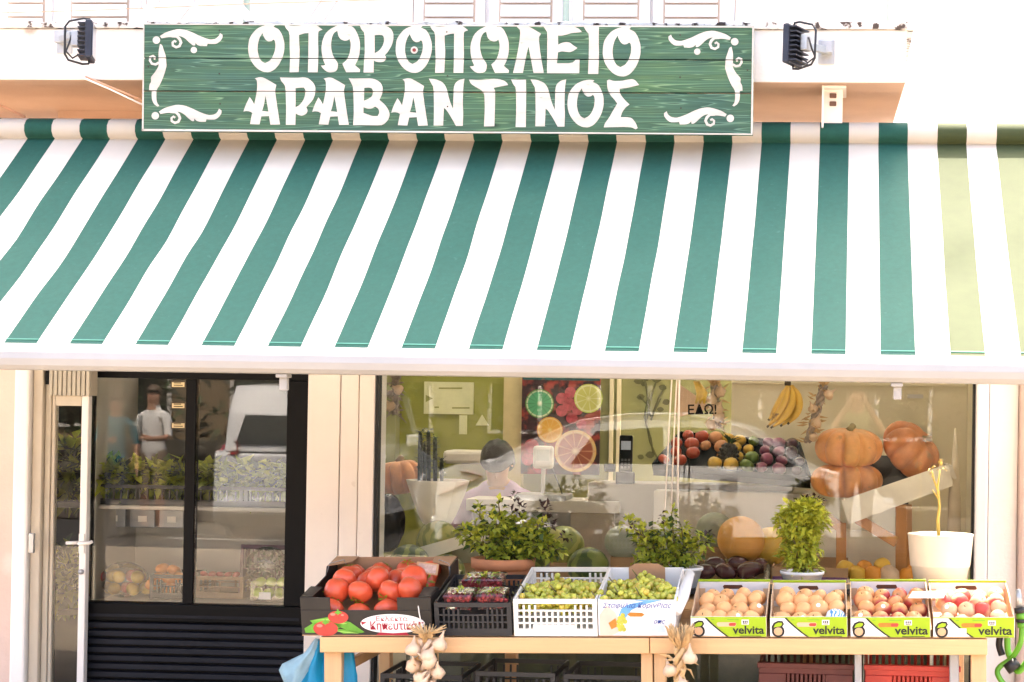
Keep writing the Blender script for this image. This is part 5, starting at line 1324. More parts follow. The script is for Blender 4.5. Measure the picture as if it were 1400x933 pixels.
    q = MB(); q.poly([(ra[0] - .012, -w + .26, ra[1]), (ra[0] - .012, w - .26, ra[1]), (rb[0] - .012, w - .34, rb[1]), (rb[0] - .012, -w + .34, rb[1])], (-.012, 0, .006)); q.build('rear_window', CGLASS, t)
    q = MB(); q.box(-.05, .10, -w + .04, w - .04, .34, .50); q.build('bumper', CARW, t, .04)
    q = MB(); q.box(-.055, -.0505, -.26, .26, .40, .48); q.build('number_plate', WHITE2, t)
    q = MB(); q.box(.02, L_ - .02, -w + .08, w - .08, .16, .32); q.build('underside', TYRE, t, .02)
    return t
def mir(px, py, Yreal, plane=FY): p = at(px, py, 2 * plane - Yreal); return Vector((p.x, Yreal, p.z))
cs = -9.9
car('parked_car', 'white saloon parked across the road, mirrored in the big window', mir(592, 660, cs).x, cs, 4.75, 1.60, 1.75, False)
sv = -12.3
car('parked_car', 'white tall car parked nose in across the road, mirrored in the right fridge door', 0, 0, 3.7, 1.86, 1.75, True, rot=(mir(288, 600, sv, FRY).x + .90, sv, R(-86)))
J, bn_, k = stand(1.68, {'l': ((.21, .06, 1.14), (.10, .24, 1.16), (.05, .30, 1.18))})
pp = mir(156, 700, -12.4, FRY)
skin_person('person', 'person in a teal T-shirt holding something, mirrored in the left fridge door', (pp.x, -12.4, -.16), R(-20), J, bn_, [SKIN, TEALT, GREYT, SHOE], dress(bn_, 1, 2), (HAIRL, .5),
            fingers=[('lhand', (.6, .6, 0), (0, 0, 1)), ('rhand', (0, .2, -1), (0, 1, 0))], head=((0, .015, 1.60), (0, 1, -.1)))
J, bn_, k = stand(1.78, {'r': ((.23, .06, 1.14), (.17, .27, 1.12), (.13, .34, 1.14))})
J = {a: (b[0], b[1], b[2], b[3] * 1.08) for a, b in J.items()}
pp = mir(208, 700, -12.6, FRY)
skin_person('person', 'person in a white shirt and shorts mirrored in the left fridge door', (pp.x, -12.6, -.16), R(12), J, bn_, [SKIN, WHITES, BEIGE, SHOE], dress(bn_, 1, 2, True, True), (HAIRL, .5),
            fingers=[('lhand', (0, .2, -1), (0, 1, 0)), ('rhand', (-.5, .7, 0), (0, 0, 1))], head=((0, .015, 1.695), (0, 1, -.1)))
J, bn_, k = stand(1.74, {'l': ((.27, .12, 1.22), (.09, .24, 1.52), (.06, .27, 1.57)), 'r': ((.27, .12, 1.22), (.09, .24, 1.52), (.06, .27, 1.57))})
pp = mir(1172, 600, -8.95)
skin_person('person', 'person in an olive top raising both hands, faintly reflected in the window', (pp.x, -9.0, 0), 0, J, bn_, [SKIN, OLIVES, GREYT, SHOE], dress(bn_, 1, 2), (HAIRL, .5),
            fingers=[('lhand', (.4, .4, .8), (0, -.6, .4)), ('rhand', (-.4, .4, .8), (0, -.6, .4))], head=((0, .015, 1.64), (0, 1, 0)))
# far side of the street: stone wall, hedge, trees, houses
STONE = mat('field_stone', (.07, .06, .045), .9, .35, 3, .4, 20)
fw_ = thing('stone_wall', 'low field stone wall along the far pavement, seen only as a reflection', 'wall', (0, -17.2, -.02))
q = MB(); q.box(-16, 10, -.2, .2, 0, .9); q.build('core', STONE, fw_)
sm_ = MB(); sm_.ball((0, 0, 0), (.26, .10, .15), 8, 6, 0, None, lambda a, t: 1 + .08 * math.cos(4 * a + t)); st0 = sm_.build('stone', STONE, fw_)
first = True
for row in range(3):
    for i in range(48):
        o = st0 if first else st0.copy()
        if not first: COL.objects.link(o); o.parent = fw_
        first = False
        o.location = (-15.8 + i * .54 + .27 * (row % 2) + rr.uniform(-.05, .05), .17, .16 + row * .28); o.rotation_euler = (0, rr.uniform(-.15, .15), 0); o.scale = (rr.uniform(.85, 1.08), 1, rr.uniform(.85, 1.05))
LEAFE = mat('evergreen_leaf', (.012, .022, .009), .6, .3, 20)
hd = MB(); rg = random.Random(2)
crown(hd, [((-15 + i * 1.1 + rg.uniform(-.3, .3), -18.4 + rg.uniform(-.3, .3), 1.2 + rg.uniform(-.2, .4)), (.8, .6, 1.0), 130) for i in range(17)], .22, .12, rg, (0, 1, 2, 2, 2))
ho = hd.build('hedge', [LEAFD, LEAFE, LEAFE]); tag(ho, 'long clipped green hedge behind the stone wall across the street, seen as a reflection', 'hedge')
BARK = mat('bark', (.12, .08, .05), .9, .3, 10, .5, 30)
for i, (x, y, h) in enumerate(((-11.5, -19.6, 5.2), (-8.2, -20.4, 6.0), (-5.2, -19.8, 4.6), (-13.8, -20.0, 5.6))):
    t = thing('street_tree', ['tallest leafy', 'broad leafy', 'small leafy', 'leftmost leafy'][i] + ' street tree across the road, seen only in the glass reflection', 'tree', (x, y, -.1), group='trees across the road')
    q = MB(); q.tube([(0, 0, 0), (.05, 0, h * .25), (-.03, .05, h * .45), (.1, 0, h * .7)], [.16, .13, .11, .05], 9)
    for k in range(5):
        a = k * 1.3; q.tube([(0, 0, h * (.35 + .07 * k)), (math.cos(a) * .6, math.sin(a) * .6, h * (.5 + .07 * k)), (math.cos(a) * 1.1, math.sin(a) * 1.1, h * (.62 + .07 * k))], [.06, .04, .02], 7)
    q.build('trunk', BARK, t)
    q = MB(); crown(q, [((rg.uniform(-1.1, 1.1), rg.uniform(-1, 1), h * .62 + rg.uniform(-.6, 1.3)), (.7, .7, .55), 110) for _ in range(12)], .24, .13, rg, (0, 1, 2, 2, 2)); q.build('crown', [LEAFD, LEAFE, LEAFE], t)
for i, (x0, x1, y, h, M) in enumerate(((-22, -9.5, -24, 6.0, mat('ochre_render', (.24, .16, .09), .85, .06, 2)), (-9.0, -1.0, -25, 4.6, mat('pale_render', (.13, .115, .09), .85, .06, 2)), (0, 14, -24, 7, mat('sand_render', (.12, .10, .075), .85, .06, 2)))):
    t = thing('house', ['ochre', 'low pale', 'tall sandy'][i] + ' house across the street, seen only in the glass reflection', 'house', ((x0 + x1) / 2, y, -.1), group='houses across the street'); w = (x1 - x0) / 2
    q = MB(); q.box(-w, w, -5, 0, 0, h); q.build('wall', M, t)
    q = MB(); q.poly([(-w - .3, .35, h), (-w - .3, -5.3, h), (-w - .3, -2.5, h + 1.3)], (2 * w + .6, 0, 0)); q.build('roof', mat('roof_tile_red', (.32, .12, .06), .8, .2, 10), t)
    n = int(w)
    for j in range(n):
        x = -w + (j + .5) * 2 * w / n
        for z in ((1.0,) if h < 5 else (1.0, 3.9)):
            f = MB(); f.box(x - .5, x + .5, .0, .05, z, z + 1.3); fo = f.build('window', SHUT, t); g = MB(); g.box(x - .42, x + .42, .051, .06, z + .08, z + 1.22); g.build('pane', CGLASS, fo)
# ------------------------------------------------------------------ the stall table in front of the window
rr = random.Random(11)
TFY = -.97
TL, TR = at(437, 871, TFY), at(1350, 874.2, TFY)
TANG = math.atan2(TR.z - TL.z, TR.x - TL.x); TLEN = (TR - TL).length
TM = Matrix.Translation(TL) @ Matrix.Rotation(-TANG, 4, 'Y')
TILT = R(11)
TS = TM @ Matrix.Translation((0, 0, .004)) @ Matrix.Rotation(TILT, 4, 'X')
TSI, TMI = TS.inverted(), TM.inverted()
def tx(px, Y=TFY, py=860): return (TMI @ at(px, py, Y)).x
PINE_W = mat('pine_board', (.60, .36, .17), .6, .16, 2.5, .12, 30, stretch=(.25, 2, 5), spots=((.30, .14, .05), 2.6, .69))
PINE_L = mat('pine_post', (.58, .36, .18), .6, .16, 2.5, .12, 30, stretch=(5, 2, .25), spots=((.30, .14, .05), 2.6, .69))
tb = thing('stall_table', 'long pine stall table with sloping top in front of the shop window', 'table', TL, (0, -TANG, 0))
def tbox(name, x0, x1, y0, y1, z0, z1, M=PINE_W, b=.004):
    q = MB(); q.box(x0, x1, y0, y1, z0, z1); return q.build(name, M, tb, b)
xm = tx(888)
tbox('front_rail', 0, xm - .0015, 0, .028, -.062, 0)
tbox('front_rail', xm + .0015, TLEN, 0, .028, -.062, 0)
TD = .74
ct_, st_ = math.cos(TILT), math.sin(TILT)
for i in range(6):
    y0 = .032 + i * .118
    q = MB(); q.box(.004, TLEN - .004, y0, y0 + .110, -.022, -.001, 0, Matrix.Rotation(TILT, 4, 'X')); q.build('top_plank', PINE_W, tb, .002)
zback = TD * st_ / ct_
tbox('back_rail', 0, TLEN, TD + .001, TD + .03, zback - .09, zback)
for i, (p0, p1, y) in enumerate(((440, 464, .03), (875, 891, .03), (893, 909, .03), (1328, 1349, .03))):
    tbox('leg', tx(p0), tx(p1), y, y + .05, -.9, -.0625 if y < .03 else -.062 + .03, PINE_L)
for x in (.07, .62, 1.25, 1.9, TLEN - .1):
    tbox('leg', x, x + .05, TD - .06, TD, -.9, zback - .10, PINE_L)
tbox('brace', tx(464) + .002, tx(464) + .03, .08, TD - .07, -.14, -.10, PINE_L)
for p0, p1 in ((1168, 1178), (1299, 1312)):
    tbox('grey_post', tx(p0), tx(p1), .06, .09, -.9, -.02, STEELG)
def onslope(px, y=.004, z=0., py=868):
    p = TS @ Vector((tx(px), y, z)); return p
RT = (TILT, -TANG, 0)
def sw(o, x, y, z): return TS @ Vector((x, y, z))

# ---- black tomato carton
CBLK = mat('black_printed_card', (.022, .018, .014), .55, .3, 10)
CBRN = mat('raw_card', (.42, .24, .13), .85, .1, 14)
TOMM = mat('tomato_skin', (.62, .085, .032), .34, .2, 7, coat=.15, spots=((.58, .16, .03), 3, .70))
x0, x1 = tx(413), tx(591)
W_, D_, H_ = x1 - x0, .56, .158
tc_ = thing('tomato_carton', 'black printed carton heaped with red tomatoes at the left end of the table', 'carton', sw(0, (x0 + x1) / 2, .0, 0), RT)
def cwall(name, x0, x1, y0, y1, z0, z1, M, par): q = MB(); q.box(x0, x1, y0, y1, z0, z1); return q.build(name, M, par, .0015)
h2 = W_ / 2
cwall('base', -h2, h2, 0, D_, 0, .004, CBRN, tc_)
cwall('front_panel', -h2, h2, 0, .005, .0042, H_ - .052, CBLK, tc_)
cwall('front_tab', -h2, -h2 + .12, .0, .005, H_ - .0515, H_, CBLK, tc_)
cwall('front_tab', h2 - .135, h2, .0, .005, H_ - .0515, H_, CBLK, tc_)
cwall('back_panel', -h2, h2, D_ - .005, D_, .0042, H_ + .01, CBRN, tc_)
for s_ in (-1, 1):
    xx = s_ * (h2 - .0025)
    q = MB(); q.poly([(xx - .0025, .0052, .0042), (xx - .0025, D_ - .0052, .0042), (xx - .0025, D_ - .0052, H_ + .01), (xx - .0025, D_ * .72, H_ + .012), (xx - .0025, D_ * .68, H_ - .02), (xx - .0025, D_ * .30, H_ - .02), (xx - .0025, D_ * .26, H_), (xx - .0025, .0052, H_)], (.005, 0, 0)); q.build('side_panel', CBLK, tc_)
    q = MB(); q.poly([(s_ * h2 - s_ * .005, .0052, H_ + .0005), (s_ * h2 - s_ * .05, .0052, H_ + .0005), (s_ * h2 - s_ * .055, D_ * .24, H_ + .0005), (s_ * h2 - s_ * .005, D_ * .26, H_ + .0005)], (0, 0, .003)); q.build('corner_flap', CBLK, tc_)
    q = MB(); q.poly([(s_ * h2 - s_ * .005, D_ - .006, H_ + .011), (s_ * h2 - s_ * .10, D_ - .006, H_ + .011), (s_ * h2 - s_ * .09, D_ * .84, H_ + .011), (s_ * h2 - s_ * .005, D_ * .72, H_ + .013)], (0, 0, .003)); q.build('corner_flap', CBRN, tc_)
    q = MB(); q.tube([(s_ * (h2 - .005), D_ * .70, H_ - .01), (s_ * (h2 - .01), D_ * .74, H_ + .022), (s_ * (h2 - .06), D_ * .82, H_ + .026), (s_ * (h2 - .065), D_ * .84, H_)], .0018, 5); q.build('wire_loop', GALV, tc_)
# printed front
PRED = mat('print_red', (.46, .05, .035), .5, .15, 20); PGRN = mat('print_green', (.12, .34, .03), .5, .3, 14); PWHT = mat('print_white', (.76, .72, .68), .5, .03, 5); PTXT = mat('print_dark_red', (.33, .01, .03), .5)
def ell(cx, cz, rx, rz, n=28): return [(cx + rx * math.cos(2 * math.pi * i / n), 0, cz + rz * math.sin(2 * math.pi * i / n)) for i in range(n)]
def lay(name, pts, y, M, par, label=None):
    q = MB(); q.flat([[(p[0], y, p[2]) for p in pts]]); o = q.build(name, M, par)
    if label: o['label'] = label
    return o
u = W_ / 178.0                                            # metres per photo pixel on this carton
def cxp(px): return (px - 502) * u
def czp(py): return (872.5 - py) * u
for (c, pts) in (((0), [(417, 862), (430, 854), (455, 852), (470, 858), (460, 864), (435, 868), (418, 868)]), (0, [(425, 851), (450, 846), (480, 853), (499, 867), (488, 869), (460, 858), (430, 856)]), (0, [(455, 862), (480, 864), (497, 868), (470, 869)])):
    lay('pepper_print', [(cxp(x), 0, czp(y)) for x, y in pts], -.0012, PGRN, tc_)
lay('tomato_print', ell(cxp(464), czp(846), 14 * u, 9 * u), -.0018, PRED, tc_); lay('tomato_print', ell(cxp(446), czp(862), 17 * u, 10.5 * u), -.0024, PRED, tc_)
HIL = mat('print_highlight', (.62, .22, .17), .5); PG2 = mat('print_pale_green', (.30, .52, .10), .5)
for x, y, a_ in ((457, 842, 3.6), (438, 858, 4.2), (470, 843, 2.2)): lay('highlight_print', ell(cxp(x), czp(y), a_ * u, a_ * .55 * u, 12), -.0028, HIL, tc_)
for pts in ([(427, 850.5), (450, 848), (476, 855), (470, 856), (450, 850.5)], [(456, 865), (478, 866.5), (492, 869), (476, 868.3)]): lay('highlight_print', [(cxp(x), 0, czp(y)) for x, y in pts], -.0016, PG2, tc_)
for (x, y) in ((464, 839), (446, 853)): lay('stalk_print', [(cxp(x + a), 0, czp(y + b)) for a, b in ((-5, 1), (-1, -2), (0, -5), (2, -2), (6, 1), (2, 2), (0, 4), (-2, 2))], -.003, PGRN, tc_)
lay('white_oval', ell(cxp(538), czp(855), 44 * u, 13.5 * u, 36), -.0014, PWHT, tc_)
lay('red_band', [(cxp(x), 0, czp(y)) for x, y in ((520, 867), (538, 868.3), (556, 867), (560, 871), (514, 871))], -.0018, PTXT, tc_)
lettering('Κηπευτικά', 15.5 * u, PTXT, tc_, (cxp(539), -.002, czp(858.5)), bold=.0006, sx=.86)
lettering('Εκλεκτά', 9 * u, PTXT, tc_, (cxp(537), -.002, czp(848.5)), sx=1.25)
for x in (499, 577): lay('oval_tip', [(cxp(x - 4), 0, czp(852)), (cxp(x + 4), 0, czp(853)), (cxp(x - 3), 0, czp(857))], -.002, PTXT, tc_)
def tomato(c, r, label):
    t = fruit('tomato', label, 'tomato', c, r, TOMM, 'tomatoes in the black carton', .86, 1.6, n=22, m=14, rot=(rr.uniform(-1.2, 1.2) + (math.pi if rr.random() < .5 else .5), rr.uniform(-.5, .5), rr.uniform(0, 6)), stem=2)
    return t
rows_t = [('front', .075, .075, 4, .050), ('second', .15, .140, 4, .056), ('upper', .235, .172, 3, .054), ('third', .30, .140, 4, .052), ('fourth', .40, .135, 4, .050), ('back', .49, .120, 4, .046)]
for nm, y, z, n, r in rows_t:
    for i in range(n):
        x = (x0 + x1) / 2 + (i - (n - 1) / 2) * (W_ - .13) / max(3, n - .2) + rr.uniform(-.012, .012)
        tomato(sw(0, x, y + rr.uniform(-.012, .012), z + rr.uniform(-.01, .012)), r * rr.uniform(.9, 1.06), f'red tomato in the {nm} row of the black carton, {ORD[i]} from the left')
q = MB(); a = sw(0, tx(568), .26, .20); cm = Matrix.Translation(a) @ Matrix.Rotation(R(8), 4, 'Y') @ Matrix.Rotation(R(-12), 4, 'X')
o = thing('picture_card', 'small framed picture card standing among the tomatoes at the right', 'card', a, (R(-10), R(6), 0))
q = MB(); q.box(-.045, .045, 0, .004, -.02, .026); q.build('card', CBRN, o); q = MB(); q.box(-.037, .037, -.002, -.0004, -.014, .020); q.build('picture', mat('card_picture', (.40, .28, .24), .6, .5, 30), o)

# ---- black crate of punnets
xa, xb = tx(595), tx(700)
bc = open_crate('black_crate', 'black plastic crate of berry punnets right of the tomato carton', 'crate', sw(0, (xa + xb) / 2, .004, .001), xb - xa, .40, .135, DKCR, RT, rows=3, cols=14)
BERRY = mat('raspberry', (.36, .035, .04), .4, .4, 30, .3, 120)
for i, (px, y, z, w) in enumerate(((627, .06, .15, .115), (672, .06, .152, .115), (650, .23, .165, .17))):
    t = thing('berry_punnet', ['left front', 'right front', 'wide rear'][i] + ' clear punnet of red berries on the black crate', 'punnet', sw(0, tx(px), y, z - .045), RT, 'berry punnets')
    d = .11
    q = MB(); q.lathe([(.70, 0), (.72, .03), (.78, .055), (.80, .056), (.74, .062), (.60, .066), (.02, .066)], 4, M=Matrix(((w * .9, 0, 0), (0, d * .9, 0), (0, 0, 1))) @ Matrix.Rotation(R(45), 3, 'Z'), smooth=False); q.build('clear_box', CLEAR, t)
    q = MB()
    for k in range(56): q.ball((rr.uniform(-.45, .45) * w, rr.uniform(-.4, .4) * d, rr.uniform(.008, .05)), rr.uniform(.008, .011), 7, 5)
    b_ = q.build('berries', BERRY, t); b_['kind'] = 'stuff'
    q = MB(); crown(q, [((0, 0, .058), (w * .35, d * .3, .004), 16)], .03, .014, rr, (0, 1)); q.build('green_leaves', [LEAFL, LEAFM], t)

# ---- grapes
GRAPE = mat('green_grape', (.46, .45, .06), .25, .3, 25, coat=.2, sss=.1)
GRAPE2 = mat('amber_grape', (.52, .40, .06), .25, .3, 25, coat=.2, sss=.1)
def grapes(label, x, y, z, L_=.15, W=.05, seed=0, M=None, group=None):
    t = thing('grape_bunch', label, 'grapes', sw(0, x, y, z), (TILT + rr.uniform(-.2, .2), rr.uniform(-.2, .2), rr.uniform(-.6, .6)), group)
    q = MB(); rg = random.Random(seed)
    for k in range(95):
        f = rg.random(); a = rg.uniform(0, 6.28); ww = W * (1 - .55 * f) * math.sqrt(rg.random()) ; q.ball(((f - .5) * L_, ww * math.cos(a), ww * .75 * math.sin(a)), rg.uniform(.0105, .0138), 8, 6, 0 if rg.random() < .75 else 1)
    b_ = q.build('grape_berries', [GRAPE, GRAPE2], t); b_['kind'] = 'stuff'
    q = MB(); q.tube([(-L_ * .42, 0, 0), (-L_ * .55, .005, .02), (-L_ * .66, .0, .045)], [.004, .003, .0025], 6); q.build('stalk', STEM, t)
    return t
WCR = mat('white_crate_plastic', (.74, .70, .64), .4, .05, 6)
xa, xb = tx(703), tx(817)
gc = open_crate('white_crate', 'white plastic crate of green grapes in the middle of the table', 'crate', sw(0, (xa + xb) / 2, .004, .001), xb - xa, .46, .150, WCR, RT, rows=4, cols=13)
q = MB(); q.box(-.09, .075, -.003, -.0005, .020, .048); q.build('blank_panel', WCR, gc, .002)
for i, (dx, y, z) in enumerate(((-.09, .09, .100), (.0, .08, .104), (.09, .09, .100), (-.06, .17, .112), (.06, .18, .116), (-.09, .26, .098), (.03, .27, .106), (.09, .27, .098))):
    grapes(f'bunch of green grapes in the white crate, {["front left", "front middle", "front right", "centre left", "centre right", "rear left", "rear middle", "rear right"][i]}', (xa + xb) / 2 + dx, y, z + .012, .16, .055, i, group='grapes in the white crate')
xa, xb = tx(818.5), tx(924)
CWHT = mat('white_card', (.74, .73, .72), .6, .04, 6)
gb = thing('grape_carton', 'white printed carton of green grapes right of the white crate', 'carton', sw(0, (xa + xb) / 2, .003, .0), RT)
w_, d_, h_ = xb - xa, .42, .150; g2 = w_ / 2
cwall('base', -g2, g2, 0, d_, 0, .004, CBRN, gb)
cwall('front_panel', -g2, g2, 0, .005, .0042, h_, CWHT, gb)
cwall('back_panel', -g2, g2, d_ - .005, d_, .0042, h_ + .012, CWHT, gb)
q = MB(); q.poly([(-.075, d_ - .0085, h_ * .45), (.075, d_ - .0085, h_ * .45), (.075, d_ - .0085, h_ + .012), (.045, d_ - .0085, h_ + .03), (-.045, d_ - .0085, h_ + .03), (-.075, d_ - .0085, h_ + .012)], (0, .003, 0)); q.build('card_flap', CBRN, gb)
for s_ in (-1, 1):
    q = MB(); q.poly([(s_ * (g2 - .0025) - .0025, .0052, .0042), (s_ * (g2 - .0025) - .0025, d_ - .0052, .0042), (s_ * (g2 - .0025) - .0025, d_ - .0052, h_ + .012), (s_ * (g2 - .0025) - .0025, d_ * .4, h_ + .006), (s_ * (g2 - .0025) - .0025, .0052, h_)], (.005, 0, 0)); q.build('side_panel', CWHT, gb)
v = w_ / 105.5
def gx(px): return (px - 871) * v
def gz(py): return (872.5 - py) * v
PBLU = mat('print_sky_blue', (.13, .34, .62), .5, .2, 12); PPEA = mat('print_peach', (.70, .50, .40), .5, .1, 10); PDBL = mat('print_dark_blue', (.03, .07, .30), .5); PORA = mat('print_amber', (.42, .17, .02), .5, .3, 20)
def lay2(name, pts, y, M): return lay(name, [(gx(a), 0, gz(b)) for a, b in pts], y, M, gb)
lay2('blue_sweep', [(846, 843), (850, 833), (862, 826), (884, 822), (905, 821), (880, 827), (864, 835), (855, 847), (848, 852)], -.001, PBLU)
lay2('blue_sweep', [(862, 820.5), (910, 820.5), (890, 823.5)], -.0012, PBLU)
lay2('peach_print', [(820, 842), (830, 828), (842, 838), (848, 852), (846, 866), (836, 871), (820, 871)], -.001, PPEA)
lay2('peach_print', [(832, 853), (842, 846), (844, 858), (836, 862)], -.0014, PORA)
lay2('amber_oval', [(858, 841), (862, 838), (878, 838.5), (882, 841), (878, 844), (862, 844)], -.0014, PORA)
for i, (a, b) in enumerate(((852, 842), (848, 846), (853, 847), (846, 851), (850, 852), (855, 851), (846, 857), (851, 858), (848, 862), (853, 862))):
    lay('grape_print', ell(gx(a), gz(b), 3.2 * v, 3.2 * v, 12), -.0016 - .00005 * i, GRAPE, gb)
lettering('Σταφύλια Κορινθίας', 9.6 * v, PDBL, gb, (gx(871), -.002, gz(828.5)), shear=.35, bold=.0002)
lettering('οπς', 9 * v, PDBL, gb, (gx(901), -.0018, gz(851)), shear=.3)
lay2('white_label', [(857, 849), (880, 849), (880, 865), (857, 865)], -.0018, CWHT)
lay2('pale_blue_print', [(892, 856), (908, 856), (910, 866), (890, 866)], -.001, mat('print_pale_blue', (.50, .60, .70), .5))
for i, (dx, y, z) in enumerate(((-.085, .08, .112), (.0, .07, .115), (.085, .08, .112), (-.04, .17, .12), (.07, .18, .124), (-.08, .27, .108), (.04, .28, .115))):
    grapes(f'bunch of green grapes in the printed white carton, {["front left", "front middle", "front right", "centre left", "centre right", "rear left", "rear right"][i]}', (xa + xb) / 2 + dx, y, z + .012, .155, .053, 40 + i, group='grapes in the printed carton')
# white kitchen paper leaning beside the carton
q = MB(); q.tube([sw(0, tx(936), .30, .17), sw(0, tx(930), .16, .12), sw(0, tx(926), .02, .10)], [.02, .026, .02], 10); tag(q.build('paper_roll', CWHT), 'white twisted paper along the right side of the grape carton', 'paper')

# ---- four printed fruit trays
LIMEP = mat('print_lime', (.30, .44, .008), .5, .04, 6); BLKP = mat('print_black', (.012, .012, .012), .5); TANC = mat('tan_card', (.60, .42, .26), .8, .08, 10)
APR = mat('apricot_skin', (.78, .41, .17), .5, .14, 7, .1, 90, spots=((.72, .28, .10), 2.5, .62))
NEC = mat('nectarine_skin', (.72, .34, .13), .4, .2, 5, spots=((.42, .045, .035), 5, .46))
PCH = mat('pale_peach_skin', (.76, .48, .26), .5, .2, 6, .1, 90, spots=((.50, .07, .05), 5, .48))
fronts = [(944.5, 1048), (1053, 1158.5), (1163, 1272), (1276, 1387)]
NAMES = ['leftmost', 'second', 'third', 'rightmost']
WHATF = ['apricots', 'apricots and a blue wrapped one', 'red nectarines', 'peaches under a white label']
def fruit_tray(i, p0, p1):
    xa, xb = tx(p0), tx(p1); w = xb - xa; h = .083; d = .40; g = w / 2; s_ = w / (p1 - p0)
    t = thing('fruit_tray', f'{NAMES[i]} lime green and white printed tray, holding {WHATF[i]}', 'tray', sw(0, (xa + xb) / 2, .004, .0), (TILT + rr.uniform(-.008, .012), -TANG, rr.uniform(-.012, .012)), 'printed fruit trays')
    cwall('base', -g, g, 0, d, 0, .004, TANC, t)
    cwall('front_panel', -g, g, 0, .004, .0042, h, CWHT, t)
    cwall('back_panel', -g, g, d - .004, d, .0042, h + .022, CWHT, t)
    cwall('lime_edge', -g, g, d - .0052, d + .0012, h + .0222, h + .032, LIMEP, t)
    for e in (-1, 1):
        xx = e * (g - .002); q = MB()
        q.poly([(xx - .002, .0042, .0042), (xx - .002, d - .0042, .0042), (xx - .002, d - .0042, h + .022), (xx - .002, d * .55, h + .022), (xx - .002, d * .35, h + .004), (xx - .002, .0042, h)], (.004, 0, 0)); q.build('side_panel', TANC, t, .001)
        q = MB(); q.poly([(e * g - e * .004, d - .0055, h - .005), (e * g - e * .03, d - .0055, h - .005), (e * g - e * .026, d - .0055, .03), (e * g - e * .004, d - .0055, .03)], (0, -.002, 0)); q.build('corner_post', TANC, t)
    fx = lambda px: (px - (p0 + p1) / 2) * s_
    # front print: lime field bounded by a black curve, logo, lettering, slot
    L0 = p0; k = (p1 - p0) / 105.5
    X = lambda a: (-52.75 + a) * k * s_
    Z = lambda py: (873 - py) * s_ * .94
    cur = [(19, 843), (25, 850), (33, 858), (42, 866), (50, 872.3)]
    lay('lime_field', [(X(a), 0, Z(b)) for a, b in cur] + [(X(105), 0, Z(872.3)), (X(105), 0, Z(843))], -.0012, LIMEP, t)
    th = 1.5
    lay('black_curve', [(X(a), 0, Z(b)) for a, b in cur] + [(X(a + 3.2), 0, Z(b)) for a, b in reversed(cur)], -.0018, BLKP, t)
    lay('lime_lip', [(-g, 0, h - .004), (g, 0, h - .004), (g, 0, h + .0), (-g, 0, h + .0)], -.0024, LIMEP, t)
    # round fruit-and-leaf emblem
    def ring(cx, cz, ro, ri, a0, a1, n=26):
        o_ = [(X(cx) + ro * s_ * math.cos(a), 0, Z(cz) + ro * s_ * math.sin(a)) for a in [R(a0 + (a1 - a0) * j / n) for j in range(n + 1)]]
        return o_ + [(X(cx) + ri * s_ * math.cos(a), 0, Z(cz) + ri * s_ * math.sin(a)) for a in [R(a1 + (a0 - a1) * j / n) for j in range(n + 1)]]
    lay('emblem_ring', ring(11, 864, 8.6, 5.8, 0, 359.9), -.0014, BLKP, t)
    lay('emblem_fruit', ell(X(11), Z(864), 5.6 * s_, 5.6 * s_), -.0016, mat('emblem_peach', (.62, .36, .20), .5), t)
    lay('emblem_leaf_outline', [(X(a), 0, Z(b)) for a, b in ((2.5, 864), (2, 857), (5, 851), (11, 848), (17, 848.5), (19, 853), (16, 858), (10, 859), (5, 860))], -.0015, BLKP, t)
    lay('emblem_leaf', [(X(a), 0, Z(b)) for a, b in ((4.8, 858), (7, 853), (11.5, 850.5), (16, 851), (16.5, 853.5), (14, 856.5), (9.5, 857.2))], -.0021, LIMEP, t)
    lettering('velvita', 16.0 * s_ * k, BLKP, t, (X(80.5), -.0022, Z(862.5)), bold=.0011, sx=1.06)
    lay('strap_line', [(X(68), 0, Z(870.8)), (X(98), 0, Z(870.8)), (X(98), 0, Z(871.8)), (X(68), 0, Z(871.8))], -.0022, BLKP, t)
    for a, b in ((29, 33), (51, 67)): lay('small_print', [(X(a), 0, Z(846)), (X(b), 0, Z(846)), (X(b), 0, Z(847)), (X(a), 0, Z(847))], -.0018, PGRN, t)
    lay('handle_slot', [(X(a), 0, Z(b)) for a, b in ((36, 853), (38, 850.5), (62, 850.5), (64, 853), (62, 857), (38, 857))], -.0018, (TANC, TANC, PORA, PORA)[i], t)
    lay('slot_shadow', [(X(a), 0, Z(b)) for a, b in ((53, 853), (55, 851.5), (62, 851.2), (63.5, 853), (62, 856), (54, 856))], -.0022, PRED, t)
    lay('quality_mark', [(X(71), 0, Z(846.5)), (X(81), 0, Z(846.5)), (X(81), 0, Z(854)), (X(71), 0, Z(854))], -.0018, CWHT, t)
    for a in (72.6, 75.2, 77.8): lay('mark_bar', [(X(a), 0, Z(847.8)), (X(a + 1.7), 0, Z(847.8)), (X(a + 1.7), 0, Z(851.5)), (X(a), 0, Z(851.5))], -.0022, BLKP, t)
    lay('mark_base', [(X(72.6), 0, Z(852.2)), (X(79.4), 0, Z(852.2)), (X(79.4), 0, Z(853.2)), (X(72.6), 0, Z(853.2))], -.0022, BLKP, t)
    # printing inside the back wall
    q = MB(); q.flat([[(X(a), d - .0046, z) for a, z in ((38, .075), (64, .075), (66, .08), (64, .092), (38, .092), (36, .085))]]); q.build('back_slot', mat('slot_dark', (.10, .04, .02), .8), t)
    if i == 3:
        lay('white_label', [(X(19), 0, Z(858.5)), (X(43), 0, Z(858.5)), (X(43), 0, Z(871)), (X(19), 0, Z(871))], -.003, CWHT, t, 'white paper label over the emblem')
    M = (APR, APR, NEC, PCH)[i]; nm = ('apricot', 'apricot', 'nectarine', 'peach')[i]
    xc = (xa + xb) / 2
